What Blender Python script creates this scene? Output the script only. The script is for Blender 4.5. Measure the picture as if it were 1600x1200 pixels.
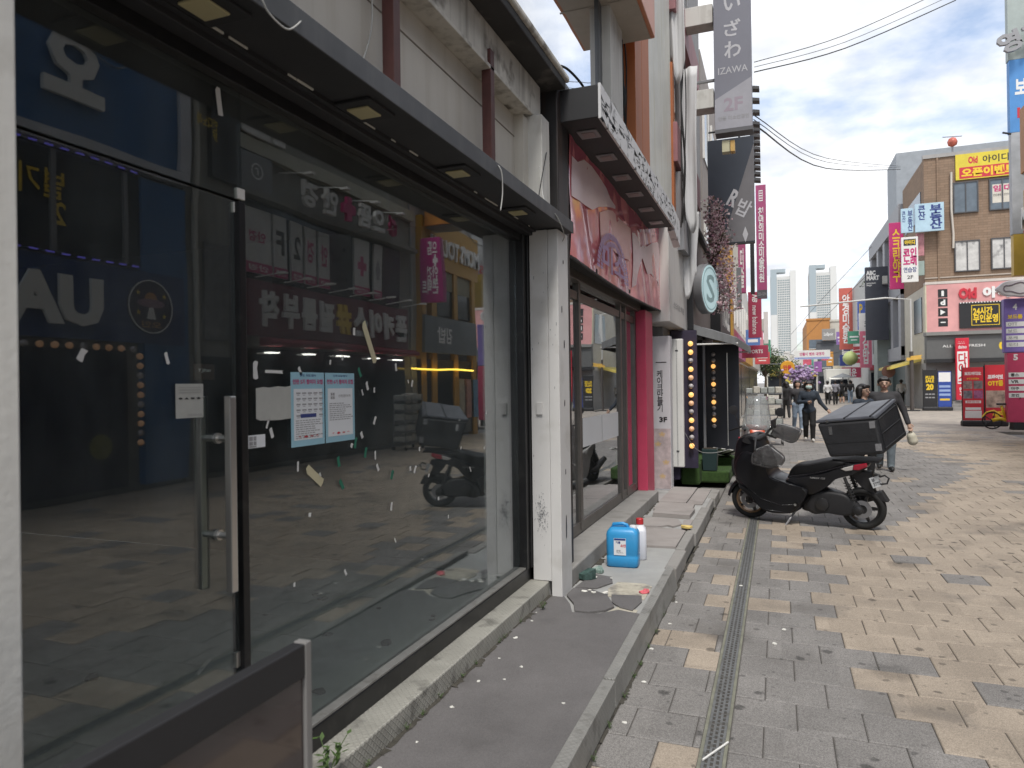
import bpy, math, random
import numpy as np
from mathutils import Vector, Matrix
random.seed(7)
sc = bpy.context.scene
for o in list(bpy.data.objects):
    bpy.data.objects.remove(o)
COL = sc.collection
R = math.radians

# ------------------------------------------------------------------ camera
cd = bpy.data.cameras.new('camera'); cam = bpy.data.objects.new('camera', cd); COL.objects.link(cam)
sc.camera = cam
EYE = Vector((0, 0, 1.65))
yaw, roll, pitch = math.atan(415 / 1100), 0.014, math.atan(3 / 1100)
fw = Vector((-math.sin(yaw) * math.cos(pitch), math.cos(yaw) * math.cos(pitch), math.sin(pitch)))
rt = Vector((math.cos(yaw), math.sin(yaw), 0)); up = rt.cross(fw)
rt2 = rt * math.cos(roll) - up * math.sin(roll); up2 = rt * math.sin(roll) + up * math.cos(roll)
cam.matrix_world = Matrix(((rt2.x, up2.x, -fw.x, EYE.x), (rt2.y, up2.y, -fw.y, EYE.y), (rt2.z, up2.z, -fw.z, EYE.z), (0, 0, 0, 1)))
cd.sensor_width = 36; cd.lens = 24.75; cd.clip_start = 0.05; cd.clip_end = 3000
cd.dof.use_dof = True; cd.dof.focus_distance = 7; cd.dof.aperture_fstop = 4.2

# ------------------------------------------------------------------ sky, sun, exposure
SUN_EL, SUN_AZ = 60, 162      # azimuth measured from +Y clockwise: behind the camera, to the right
w = bpy.data.worlds.new('World'); sc.world = w; w.use_nodes = True
nt = w.node_tree; nt.nodes.clear()
def N(t, **k):
    n = nt.nodes.new(t)
    for a, b in k.items(): setattr(n, a, b)
    return n
out = N('ShaderNodeOutputWorld'); bg = N('ShaderNodeBackground'); bg.inputs[1].default_value = 0.1
sky = N('ShaderNodeTexSky', sky_type='NISHITA', sun_disc=False)
sky.sun_elevation = R(SUN_EL); sky.sun_rotation = R(SUN_AZ); sky.dust_density = 2.0; sky.air_density = 1.0
tc = N('ShaderNodeTexCoord'); sep = N('ShaderNodeSeparateXYZ')
nt.links.new(tc.outputs['Generated'], sep.inputs[0])
zc = N('ShaderNodeMath', operation='MAXIMUM'); nt.links.new(sep.outputs[2], zc.inputs[0]); zc.inputs[1].default_value = 0.0
za = N('ShaderNodeMath', operation='ADD'); nt.links.new(zc.outputs[0], za.inputs[0]); za.inputs[1].default_value = 0.16
dx = N('ShaderNodeMath', operation='DIVIDE'); nt.links.new(sep.outputs[0], dx.inputs[0]); nt.links.new(za.outputs[0], dx.inputs[1])
dy = N('ShaderNodeMath', operation='DIVIDE'); nt.links.new(sep.outputs[1], dy.inputs[0]); nt.links.new(za.outputs[0], dy.inputs[1])
cmb = N('ShaderNodeCombineXYZ'); nt.links.new(dx.outputs[0], cmb.inputs[0]); nt.links.new(dy.outputs[0], cmb.inputs[1])
no = N('ShaderNodeTexNoise'); no.inputs['Scale'].default_value = 1.15; no.inputs['Detail'].default_value = 7; no.inputs['Roughness'].default_value = 0.55
nt.links.new(cmb.outputs[0], no.inputs['Vector'])
cr = N('ShaderNodeValToRGB'); cr.color_ramp.elements[0].position = 0.36; cr.color_ramp.elements[1].position = 0.5
nt.links.new(no.outputs[0], cr.inputs[0])
no2 = N('ShaderNodeTexNoise'); no2.inputs['Scale'].default_value = 2.6; no2.inputs['Detail'].default_value = 6
nt.links.new(cmb.outputs[0], no2.inputs['Vector'])
cr2 = N('ShaderNodeValToRGB')
cr2.color_ramp.elements[0].position = 0.34; cr2.color_ramp.elements[0].color = (3.7, 3.85, 4.15, 1)
cr2.color_ramp.elements[1].position = 0.6; cr2.color_ramp.elements[1].color = (5.6, 5.65, 5.75, 1)
nt.links.new(no2.outputs[0], cr2.inputs[0])
mx = N('ShaderNodeMix', data_type='RGBA'); nt.links.new(cr.outputs[0], mx.inputs[0])
nt.links.new(sky.outputs[0], mx.inputs[6]); nt.links.new(cr2.outputs[0], mx.inputs[7])
nt.links.new(mx.outputs[2], bg.inputs[0]); nt.links.new(bg.outputs[0], out.inputs[0])
sd = bpy.data.lights.new('sun', 'SUN'); sun = bpy.data.objects.new('sun', sd); COL.objects.link(sun)
sd.energy = 1.35; sd.angle = R(13); sd.color = (1, 0.96, 0.9)
az, el = R(SUN_AZ), R(SUN_EL)
sdir = Vector((math.sin(az) * math.cos(el), math.cos(az) * math.cos(el), math.sin(el)))
sun.rotation_euler = sdir.to_track_quat('Z', 'Y').to_euler()
sc.view_settings.view_transform = 'Standard'; sc.view_settings.look = 'None'
sc.view_settings.exposure = 1.22; sc.view_settings.gamma = 1.0; sc.view_settings.use_curve_mapping = False
sc.render.engine = 'CYCLES'
sc.cycles.use_denoising = True
sc.cycles.max_bounces = 8; sc.cycles.transparent_max_bounces = 24; sc.cycles.glossy_bounces = 4; sc.cycles.diffuse_bounces = 4
sc.cycles.caustics_reflective = False; sc.cycles.caustics_refractive = False; sc.cycles.sample_clamp_indirect = 6

# ------------------------------------------------------------------ materials
MATS = {}
def mat(name, col, rough=0.6, metal=0.0, var=0.12, scale=2.5, bump=0.0, bscale=60, streak=0.0, dirt=0.0, dcol=(0.05, 0.042, 0.035), dscale=6.0, emit=None, estr=0, spec=0.5, speck=0.0, local=False):
    if name in MATS: return MATS[name]
    m = bpy.data.materials.new(name); m.use_nodes = True; MATS[name] = m
    t = m.node_tree; b = t.nodes['Principled BSDF']; L = t.links.new
    b.inputs['Roughness'].default_value = rough; b.inputs['Metallic'].default_value = metal
    b.inputs['Specular IOR Level'].default_value = spec
    if emit:
        b.inputs['Emission Color'].default_value = (*emit, 1); b.inputs['Emission Strength'].default_value = estr
    if local:
        g = t.nodes.new('ShaderNodeTexCoord'); P = g.outputs['Object']
    else:
        g = t.nodes.new('ShaderNodeNewGeometry'); P = g.outputs['Position']
    n = t.nodes.new('ShaderNodeTexNoise'); n.inputs['Scale'].default_value = scale; n.inputs['Detail'].default_value = 6; n.inputs['Roughness'].default_value = 0.65
    L(P, n.inputs['Vector'])
    mr = t.nodes.new('ShaderNodeMapRange'); mr.inputs[1].default_value = 0.28; mr.inputs[2].default_value = 0.72
    mr.inputs[3].default_value = 1 - var; mr.inputs[4].default_value = 1 + var; L(n.outputs[0], mr.inputs[0])
    vm = t.nodes.new('ShaderNodeVectorMath'); vm.operation = 'SCALE'; vm.inputs[0].default_value = col; L(mr.outputs[0], vm.inputs['Scale'])
    cur = vm.outputs[0]
    def layer(fac, c):
        nonlocal cur
        x = t.nodes.new('ShaderNodeMix'); x.data_type = 'RGBA'; L(fac, x.inputs[0]); L(cur, x.inputs[6]); x.inputs[7].default_value = (*c, 1); cur = x.outputs[2]
    def noise(sc_, vec=None, lo=0.5, hi=0.65, amt=1.0, det=5):
        q = t.nodes.new('ShaderNodeTexNoise'); q.inputs['Scale'].default_value = sc_; q.inputs['Detail'].default_value = det; L(vec or P, q.inputs['Vector'])
        r = t.nodes.new('ShaderNodeMapRange'); r.inputs[1].default_value = lo; r.inputs[2].default_value = hi; r.inputs[4].default_value = amt; L(q.outputs[0], r.inputs[0])
        return r.outputs[0]
    if speck:
        v = t.nodes.new('ShaderNodeTexWhiteNoise'); sv = t.nodes.new('ShaderNodeVectorMath'); sv.operation = 'SNAP'; sv.inputs[1].default_value = (0.004, 0.004, 0.004)
        L(P, sv.inputs[0]); L(sv.outputs[0], v.inputs['Vector'])
        r = t.nodes.new('ShaderNodeMapRange'); r.inputs[3].default_value = 1 - speck; r.inputs[4].default_value = 1 + speck; L(v.outputs['Value'], r.inputs[0])
        s2 = t.nodes.new('ShaderNodeVectorMath'); s2.operation = 'SCALE'; L(cur, s2.inputs[0]); L(r.outputs[0], s2.inputs['Scale']); cur = s2.outputs[0]
    if streak:
        mp = t.nodes.new('ShaderNodeMapping'); mp.inputs['Scale'].default_value = (9, 9, 0.5); L(P, mp.inputs[0])
        layer(noise(1.4, mp.outputs[0], 0.5, 0.75, streak), dcol)
    if dirt:
        layer(noise(dscale, None, 0.56, 0.68, dirt, 9), dcol)
    L(cur, b.inputs['Base Color'])
    if bump:
        q = t.nodes.new('ShaderNodeTexNoise'); q.inputs['Scale'].default_value = bscale; q.inputs['Detail'].default_value = 4; L(P, q.inputs['Vector'])
        bp = t.nodes.new('ShaderNodeBump'); bp.inputs['Strength'].default_value = bump; bp.inputs['Distance'].default_value = 0.01
        L(q.outputs[0], bp.inputs['Height']); L(bp.outputs[0], b.inputs['Normal'])
    return m
def glass(name, tint=(0.92, 0.96, 0.94), gain=1.0, dust=0.05, base=0.045, film=(0.4, 0.42, 0.42)):
    """Window pane: Schlick mirror over a clear body, with a thin uneven film of dust."""
    if name in MATS: return MATS[name]
    m = bpy.data.materials.new(name); m.use_nodes = True; MATS[name] = m
    t = m.node_tree; t.nodes.clear(); L = t.links.new
    o = t.nodes.new('ShaderNodeOutputMaterial'); g = t.nodes.new('ShaderNodeNewGeometry')
    d = t.nodes.new('ShaderNodeVectorMath'); d.operation = 'DOT_PRODUCT'; L(g.outputs['Incoming'], d.inputs[0]); L(g.outputs['Normal'], d.inputs[1])
    def M_(op, a, b=None):
        n = t.nodes.new('ShaderNodeMath'); n.operation = op
        for i, v in enumerate((a, b)):
            if v is None: continue
            if isinstance(v, (int, float)): n.inputs[i].default_value = v
            else: L(v, n.inputs[i])
        return n.outputs[0]
    c = M_('ABSOLUTE', d.outputs['Value']); p5 = M_('POWER', M_('SUBTRACT', 1.0, c), 5.0)
    f = M_('MINIMUM', M_('MULTIPLY', M_('ADD', M_('MULTIPLY', p5, 1 - base), base), gain), 1.0)
    tr = t.nodes.new('ShaderNodeBsdfTransparent'); tr.inputs[0].default_value = (*tint, 1)
    gl = t.nodes.new('ShaderNodeBsdfGlossy'); gl.inputs['Roughness'].default_value = 0.012; gl.inputs[0].default_value = (0.95, 0.97, 1, 1)
    wv = t.nodes.new('ShaderNodeTexNoise'); wv.inputs['Scale'].default_value = 1.6; wv.inputs['Detail'].default_value = 1; L(g.outputs['Position'], wv.inputs['Vector']); wb = t.nodes.new('ShaderNodeBump'); wb.inputs['Strength'].default_value = 0.11; wb.inputs['Distance'].default_value = 0.012; L(wv.outputs[0], wb.inputs['Height']); L(wb.outputs[0], gl.inputs['Normal'])
    m1 = t.nodes.new('ShaderNodeMixShader'); L(f, m1.inputs[0]); L(tr.outputs[0], m1.inputs[1]); L(gl.outputs[0], m1.inputs[2])
    df = t.nodes.new('ShaderNodeBsdfDiffuse'); df.inputs[0].default_value = (*film, 1)
    mp = t.nodes.new('ShaderNodeMapping'); mp.inputs['Scale'].default_value = (1, 1, 0.45); L(g.outputs['Position'], mp.inputs[0])
    n1 = t.nodes.new('ShaderNodeTexNoise'); n1.inputs['Scale'].default_value = 3.2; n1.inputs['Detail'].default_value = 9; n1.inputs['Roughness'].default_value = 0.7; L(mp.outputs[0], n1.inputs['Vector'])
    r1 = t.nodes.new('ShaderNodeMapRange'); r1.inputs[1].default_value = 0.35; r1.inputs[2].default_value = 0.75; r1.inputs[3].default_value = dust * 0.3; r1.inputs[4].default_value = dust * 1.8; L(n1.outputs[0], r1.inputs[0])
    m2 = t.nodes.new('ShaderNodeMixShader'); L(r1.outputs[0], m2.inputs[0]); L(m1.outputs[0], m2.inputs[1]); L(df.outputs[0], m2.inputs[2])
    L(m2.outputs[0], o.inputs[0]); return m

# ------------------------------------------------------------------ mesh helpers
class MB:
    def __init__(s): s.v = []; s.f = []; s.m = []
    def add(s, vs, fs, mi=0):
        b = len(s.v); s.v += [tuple(p) for p in vs]; s.f += [tuple(i + b for i in f) for f in fs]; s.m += [mi] * len(fs); return s
    def box(s, x0, x1, y0, y1, z0, z1, mi=0, M=None):
        vs = [Vector(p) for p in ((x0, y0, z0), (x1, y0, z0), (x1, y1, z0), (x0, y1, z0), (x0, y0, z1), (x1, y0, z1), (x1, y1, z1), (x0, y1, z1))]
        if M is not None: vs = [M @ p for p in vs]
        return s.add(vs, [(0, 3, 2, 1), (4, 5, 6, 7), (0, 1, 5, 4), (1, 2, 6, 5), (2, 3, 7, 6), (3, 0, 4, 7)], mi)
    def hexa(s, p, mi=0):
        return s.add(p, [(0, 3, 2, 1), (4, 5, 6, 7), (0, 1, 5, 4), (1, 2, 6, 5), (2, 3, 7, 6), (3, 0, 4, 7)], mi)
    def quad(s, a, b, c, d, mi=0): return s.add([a, b, c, d], [(0, 1, 2, 3)], mi)
    def prism(s, pts, fn, d0, d1, mi=0):
        """2-D outline pts; fn(u, v, d) -> xyz; extruded from d0 to d1."""
        n = len(pts); vs = [fn(u, v, d0) for u, v in pts] + [fn(u, v, d1) for u, v in pts]
        fs = [tuple(range(n - 1, -1, -1)), tuple(range(n, 2 * n))] + [(i, (i + 1) % n, n + (i + 1) % n, n + i) for i in range(n)]
        return s.add(vs, fs, mi)
    def tube(s, path, r, n=8, mi=0, cap=True):
        path = [Vector(p) for p in path]; k = len(path); rr = r if isinstance(r, (list, tuple)) else [r] * k
        vs = []; last = None
        for i, p in enumerate(path):
            t = (path[min(i + 1, k - 1)] - path[max(i - 1, 0)]).normalized()
            a = last if last is not None else (Vector((0, 0, 1)) if abs(t.z) < 0.9 else Vector((1, 0, 0)))
            a = (a - t * a.dot(t)).normalized(); last = a; b = t.cross(a)
            vs += [p + (a * math.cos(2 * math.pi * j / n) + b * math.sin(2 * math.pi * j / n)) * rr[i] for j in range(n)]
        fs = [(i * n + j, i * n + (j + 1) % n, (i + 1) * n + (j + 1) % n, (i + 1) * n + j) for i in range(k - 1) for j in range(n)]
        if cap: fs += [tuple(range(n - 1, -1, -1)), tuple(range((k - 1) * n, k * n))]
        return s.add(vs, fs, mi)
    def lathe(s, prof, org=(0, 0, 0), ax=(0, 0, 1), n=16, mi=0, closed=False):
        ax = Vector(ax).normalized(); a = Vector((0, 0, 1)) if abs(ax.z) < 0.9 else Vector((1, 0, 0))
        a = (a - ax * a.dot(ax)).normalized(); b = ax.cross(a); o = Vector(org); k = len(prof)
        vs = [o + ax * h + (a * math.cos(2 * math.pi * j / n) + b * math.sin(2 * math.pi * j / n)) * r for r, h in prof for j in range(n)]
        fs = [(i * n + j, i * n + (j + 1) % n, ((i + 1) % k) * n + (j + 1) % n, ((i + 1) % k) * n + j) for i in range(k if closed else k - 1) for j in range(n)]
        if not closed: fs += [tuple(range(n - 1, -1, -1)), tuple(range((k - 1) * n, k * n))]
        return s.add(vs, fs, mi)
    def mesh(s, name, mats, smooth=False):
        me = bpy.data.meshes.new(name); me.from_pydata(s.v, [], s.f)
        for m_ in (mats if isinstance(mats, (list, tuple)) else [mats]): me.materials.append(m_)
        if len(me.materials) > 1: me.polygons.foreach_set('material_index', s.m)
        if smooth: me.polygons.foreach_set('use_smooth', [True] * len(me.polygons))
        me.update(); return me
    def build(s, name, mats, parent=None, smooth=False, bevel=0, loc=None, rotz=0, auto=False):
        o = link(name, s.mesh(name, mats, smooth or auto), parent)
        if loc is not None: o.location = loc
        if rotz: o.rotation_euler = (0, 0, rotz)
        if bevel:
            bm = o.modifiers.new('bevel', 'BEVEL'); bm.width = bevel; bm.segments = 2; bm.limit_method = 'ANGLE'; bm.angle_limit = R(40)
        if auto:
            es = o.modifiers.new('split', 'EDGE_SPLIT'); es.split_angle = R(38)
        return o
def link(name, data, parent=None):
    o = bpy.data.objects.new(name, data); COL.objects.link(o)
    if parent is not None: o.parent = parent
    return o
def tag(o, label=None, cat=None, group=None, kind=None):
    if label: o['label'] = label
    if cat: o['category'] = cat
    if group: o['group'] = group
    if kind: o['kind'] = kind
    return o
def thing(name, label, cat, loc=(0, 0, 0), rotz=0, group=None):
    o = link(name, None); o.location = loc; o.rotation_euler = (0, 0, rotz); o.empty_display_size = 0.1
    return tag(o, label, cat, group)
def box(name, m, parent, *b, bevel=0): return MB().box(*b).build(name, m, parent, bevel=bevel)
def struct(name, mb, m): return tag(mb.build(name, m), kind='structure')
def copy_tree(o, parent=None):
    c = o.copy(); COL.objects.link(c); c.parent = parent
    for ch in o.children: copy_tree(ch, c)
    return c
# text: planes of letters. face 'X' reads from +X side, 'Y' reads from the -Y side (towards the camera), 'x' reads from -X side
FACE = {'X': ((0, 1, 0), (0, 0, 1), (1, 0, 0)), 'Y': ((1, 0, 0), (0, 0, 1), (0, -1, 0)), 'x': ((0, -1, 0), (0, 0, 1), (-1, 0, 0))}
TCACHE = {}
def text_mesh(body, bold, depth):
    k = (body, bold, depth)
    if k not in TCACHE:
        cu = bpy.data.curves.new('t', 'FONT'); cu.body = body; cu.size = 1; cu.offset = bold; cu.extrude = depth; cu.resolution_u = 2; cu.fill_mode = 'BOTH' if depth else 'FRONT'
        cu.space_line = 0.85
        ob = bpy.data.objects.new('t', cu); me = bpy.data.meshes.new_from_object(ob)
        bpy.data.objects.remove(ob)
        co = np.array([v.co[:] for v in me.vertices]) if len(me.vertices) else np.zeros((1, 3))
        TCACHE[k] = (co, [tuple(p.vertices) for p in me.polygons])
    return TCACHE[k]
def letters(body, m, parent, face, cx, cy, cz, w=None, h=None, bold=0.015, depth=0.0, vertical=False, rot=0, thick=0.0, shear=0, name='lettering'):
    """Lettering fitted into w x h, centred on (cx, cy, cz), lying in the given face."""
    if vertical: body = '\n'.join(body)
    co, fs = text_mesh(body, bold, depth)
    co = co.copy(); lo, hi = co.min(0), co.max(0); s = np.maximum(hi - lo, 1e-6); co = co - (lo + hi) / 2
    if w and h: co[:, 0] *= w / s[0]; co[:, 1] *= h / s[1]
    elif h: co[:, :2] *= h / s[1]
    elif w: co[:, :2] *= w / s[0]
    if thick: co[:, 2] = (co[:, 2] > 0) * thick
    else: co[:, 2] = 0
    if shear: co[:, 0] += co[:, 1] * shear
    if rot:
        c, s_ = math.cos(rot), math.sin(rot); co[:, :2] = co[:, :2] @ np.array([[c, s_], [-s_, c]])
    a, b, n = (Vector(q) for q in (FACE[face] if isinstance(face, str) else face))
    vs = [Vector((cx, cy, cz)) + a * p[0] + b * p[1] + n * p[2] for p in co.tolist()]
    return MB().add(vs, fs).build(name, m, parent)
def flat(name, m, parent, face, cx, cy, cz, w, h, t=0.0015):
    """A thin printed sheet lying in a face."""
    a, b, n = (Vector(q) for q in (FACE[face] if isinstance(face, str) else face)); c = Vector((cx, cy, cz))
    p = [c - a * w / 2 - b * h / 2, c + a * w / 2 - b * h / 2, c + a * w / 2 + b * h / 2, c - a * w / 2 + b * h / 2]
    return MB().hexa([p[0] - n * t, p[1] - n * t, p[2] - n * t, p[3] - n * t, p[0], p[1], p[2], p[3]]).build(name, m, parent)

# common paints
BLACK = mat('black paint', (0.012, 0.012, 0.014), 0.45, var=0.3)
MATTE = mat('matte black plastic', (0.018, 0.018, 0.02), 0.6, var=0.2, bump=0.05, bscale=300)
WHITE = mat('white paint', (0.72, 0.71, 0.68), 0.55, var=0.06)
STEEL = mat('brushed steel', (0.55, 0.54, 0.52), 0.3, 0.9, var=0.1)
GREYM = mat('grey metal', (0.25, 0.25, 0.26), 0.45, 0.4, var=0.12)
INKW = mat('white ink', (0.78, 0.78, 0.76), 0.5, var=0.03)
INKB = mat('black ink', (0.02, 0.02, 0.022), 0.5, var=0.05)
INKR = mat('red ink', (0.55, 0.03, 0.05), 0.5, var=0.05)
INKM = mat('magenta ink', (0.5, 0.04, 0.17), 0.5, var=0.05)
INKY = mat('yellow ink', (0.8, 0.55, 0.03), 0.5, var=0.05)
INKN = mat('navy ink', (0.03, 0.05, 0.2), 0.5, var=0.05)
INKG = mat('grey ink', (0.3, 0.3, 0.31), 0.5, var=0.05)
RUBBER = mat('tyre rubber', (0.014, 0.014, 0.014), 0.85, var=0.2, bump=0.1, bscale=200)
# ================================================================== ground and paving
TILE = 0.302
def paver_mat(name, col, speck):
    m = mat(name, col, 0.75, var=0.16, scale=1.6, bump=0.12, bscale=260, speck=speck, dirt=0.5, dcol=(0.12, 0.11, 0.1), dscale=1.4)
    t = m.node_tree; L = t.links.new; b = t.nodes['Principled BSDF']
    src = b.inputs['Base Color'].links[0].from_socket
    g = t.nodes.new('ShaderNodeNewGeometry')
    # each paver a slightly different stone
    sp = t.nodes.new('ShaderNodeVectorMath'); sp.operation = 'SNAP'; sp.inputs[1].default_value = (TILE, TILE, 1)
    wn = t.nodes.new('ShaderNodeTexWhiteNoise'); L(g.outputs['Position'], sp.inputs[0]); L(sp.outputs[0], wn.inputs['Vector'])
    r = t.nodes.new('ShaderNodeMapRange'); r.inputs[3].default_value = 0.9; r.inputs[4].default_value = 1.08; L(wn.outputs['Value'], r.inputs[0])
    # gum spots and drips
    nz = t.nodes.new('ShaderNodeTexNoise'); nz.inputs['Scale'].default_value = 35; L(g.outputs['Position'], nz.inputs['Vector']); cur = r.outputs[0]
    for scl, lo, dk in ((3.3, 0.15, 0.42), (5.7, 0.16, 0.55), (9.0, 0.15, 0.6), (1.3, 0.17, 0.66)):
        vo = t.nodes.new('ShaderNodeTexVoronoi'); vo.inputs['Scale'].default_value = scl; L(g.outputs['Position'], vo.inputs['Vector'])
        ad = t.nodes.new('ShaderNodeMath'); ad.operation = 'MULTIPLY_ADD'; L(nz.outputs[0], ad.inputs[0]); ad.inputs[1].default_value = 0.14; L(vo.outputs['Distance'], ad.inputs[2])
        r2 = t.nodes.new('ShaderNodeMapRange'); r2.inputs[1].default_value = lo; r2.inputs[2].default_value = lo + (0.04 if scl > 2 else 0.1); r2.inputs[3].default_value = dk; r2.inputs[4].default_value = 1.0; L(ad.outputs[0], r2.inputs[0])
        mu = t.nodes.new('ShaderNodeMath'); mu.operation = 'MULTIPLY'; L(cur, mu.inputs[0]); L(r2.outputs[0], mu.inputs[1]); cur = mu.outputs[0]
    s = t.nodes.new('ShaderNodeVectorMath'); s.operation = 'SCALE'; L(src, s.inputs[0]); L(cur, s.inputs['Scale'])
    L(s.outputs[0], b.inputs['Base Color']); return m
BEIGE = paver_mat('beige granite paver', (0.325, 0.273, 0.217), 0.26)
GREYP = paver_mat('grey granite paver', (0.205, 0.195, 0.185), 0.36)
BED = mat('joint mortar', (0.07, 0.064, 0.057), 0.95, var=0.3, scale=12)
FARG = mat('far paving', (0.33, 0.29, 0.245), 0.8, var=0.12, scale=0.25, dirt=0.3, dcol=(0.2, 0.18, 0.16), dscale=0.5)
t = FARG.node_tree; b_ = t.nodes['Principled BSDF']; br = t.nodes.new('ShaderNodeTexBrick'); gg = t.nodes.new('ShaderNodeNewGeometry')
br.inputs['Scale'].default_value = 1; br.inputs['Brick Width'].default_value = TILE; br.inputs['Row Height'].default_value = TILE; br.inputs['Mortar Size'].default_value = 0.004
br.inputs['Color1'].default_value = (1.1, 1.1, 1.1, 1); br.inputs['Color2'].default_value = (0.8, 0.82, 0.85, 1); br.inputs['Mortar'].default_value = (0.45, 0.45, 0.45, 1)
mm = t.nodes.new('ShaderNodeVectorMath'); mm.operation = 'MULTIPLY'; src = b_.inputs['Base Color'].links[0].from_socket
t.links.new(gg.outputs['Position'], br.inputs['Vector']); t.links.new(src, mm.inputs[0]); t.links.new(br.outputs[0], mm.inputs[1]); t.links.new(mm.outputs[0], b_.inputs['Base Color'])
struct('ground', MB().quad((-900, -300, -0.09), (900, -300, -0.09), (900, 1500, -0.09), (-900, 1500, -0.09)), mat('ground dust', (0.2, 0.19, 0.18), 0.95))
struct('far_paving', MB().box(-1.6, 7.9, 26.12, 130, -0.08, 0.0).box(7.9, 40, 26.12, 45, -0.08, 0.0), FARG)
pav = struct('pavement', MB().box(-0.8, 6.4, -6, 26.12, -0.08, -0.006), BED)
def boundary(y):   # edge between the grey band by the shops and the beige field
    P = [(-9, 1.6), (2.6, 1.3), (3.6, 0.72), (4.2, 0.42), (4.8, 0.66), (5.1, 0.3), (6.0, 0.3), (6.7, 0.5), (7.2, 0.3), (7.9, 0.55), (8.5, 0.9), (9.2, 1.2), (10, 1.65), (11.2, 1.75), (12.4, 2.25), (13.7, 2.85), (15.9, 3.5), (16.9, 3.45), (18.2, 3.2), (19.5, 2.7), (20.6, 1.2), (22, -0.5), (23.5, -0.5), (24, 3.6), (25, 5), (99, 5)]
    for (a, p), (b, q) in zip(P, P[1:]):
        if a <= y < b: return p + (q - p) * (y - a) / (b - a)
    return 0
def grey(x, y):
    g = x < boundary(y)
    if y > 20.5: g = x < boundary(y) or (21.5 < y < 23.2 and x < 4.5 and random.random() < 0.55)
    if g: return random.random() > (0.22 if x < 0.3 and y < 9 else 0.05)
    return random.random() < 0.065
def tile_vf(x0, x1, y0, y1, z, tx=0.0, ty=0.0):
    c = 0.006; vs = []; xm, ym = (x0 + x1) / 2, (y0 + y1) / 2
    for (i, zz) in ((c, z), (0, z - 0.0035), (0, z - 0.045)):
        for (x, y) in ((x0 + i, y0 + i), (x1 - i, y0 + i), (x1 - i, y1 - i), (x0 + i, y1 - i)): vs.append((x, y, zz + (x - xm) * tx + (y - ym) * ty))
    fs = [(0, 1, 2, 3)] + [(a + 4, (a + 1) % 4 + 4, (a + 1) % 4, a) for a in range(4)] + [(a + 8, (a + 1) % 4 + 8, (a + 1) % 4 + 4, a + 4) for a in range(4)]
    return vs, fs
tiles = []; rest = MB(); Y0 = 3.585; J = 0.0025
for r in range(-32, 75):
    y0 = Y0 + r * TILE; y1 = y0 + TILE
    off = 0.065 if r % 2 == 0 else -0.085
    for c in range(-4, 22):
        x0 = off + c * TILE; x1 = x0 + TILE
        for (a, b) in ((-0.785, -0.352), (-0.232, 6.38)):
            p, q = max(x0, a), min(x1, b)
            if q - p < 0.03: continue
            tiles.append((p + J, q - J, y0 + J, y1 - J, grey((p + q) / 2, (y0 + y1) / 2)))
def in_view(t):
    v = Vector(((t[0] + t[1]) / 2, (t[2] + t[3]) / 2, 0)) - EYE; z = v.dot(fw)
    if z < 0.5: return None
    px, py = 800 + 1100 * v.dot(rt2) / z, 600 - 1100 * v.dot(up2) / z
    return z if -60 < px < 1660 and py < 1260 else None
vis = sorted([(in_view(t), i) for i, t in enumerate(tiles) if in_view(t) and tiles[i][0] > -0.8])
single = {i for _, i in vis[:296]}; cache = {}
for i, t_ in enumerate(tiles):
    z = random.uniform(-0.0015, 0.0015); tx, ty = random.uniform(-0.006, 0.006), random.uniform(-0.006, 0.006)
    if i in single:
        k = (round(t_[1] - t_[0], 3), t_[4], random.randrange(3))
        if k not in cache:
            vs, fs = tile_vf(-k[0] / 2, k[0] / 2, -(TILE / 2 - J), TILE / 2 - J, 0, tx, ty); cache[k] = MB().add(vs, fs).mesh('paver', GREYP if t_[4] else BEIGE)
        o = link('paver', cache[k], pav); o.location = ((t_[0] + t_[1]) / 2, (t_[2] + t_[3]) / 2, z)
    else:
        vs, fs = tile_vf(*t_[:4], z, tx, ty); rest.add(vs, fs, int(t_[4]))
o = rest.build('pavers', [BEIGE, GREYP], pav); o['kind'] = 'stuff'

# drain with slotted gratings
IRON = mat('galvanised grating', (0.2, 0.205, 0.205), 0.5, 0.5, var=0.2, scale=20, dirt=0.5, dcol=(0.1, 0.09, 0.07), dscale=14)
dr = struct('drain', MB().box(-0.352, -0.232, -6, 26.1, -0.079, -0.0755), mat('drain bottom', (0.008, 0.008, 0.008), 1))
box('channel_edge', mat('mossy concrete', (0.19, 0.19, 0.15), 0.9, var=0.3, scale=9), dr, -0.351, -0.336, -6, 26.1, -0.075, -0.001)
box('channel_edge', MATS['mossy concrete'], dr, -0.248, -0.233, -6, 26.1, -0.075, -0.001)
g = MB(); W0, W1 = -0.043, 0.043; SL = 0.0135; cols = [-0.024, 0, 0.024]
xs = [W0] + [q for c in cols for q in (c - SL / 2, c + SL / 2)] + [W1]
for i in range(0, len(xs), 2): g.box(xs[i], xs[i + 1], 0, 0.496, -0.012, 0.0)
for ci, c in enumerate(cols):
    for k in range(12):
        y = k * 0.0415 + (0.0207 if ci == 1 else 0) ; y1 = min(y + 0.011, 0.496)
        if y1 > y: g.box(c - SL / 2, c + SL / 2, y, y1, -0.012, -0.0004)
gm = g.mesh('grate', IRON)
for k in range(44):
    o = link('grate', gm, dr); o.location = (-0.292, 1.9 + k * 0.5, -0.001)

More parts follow.
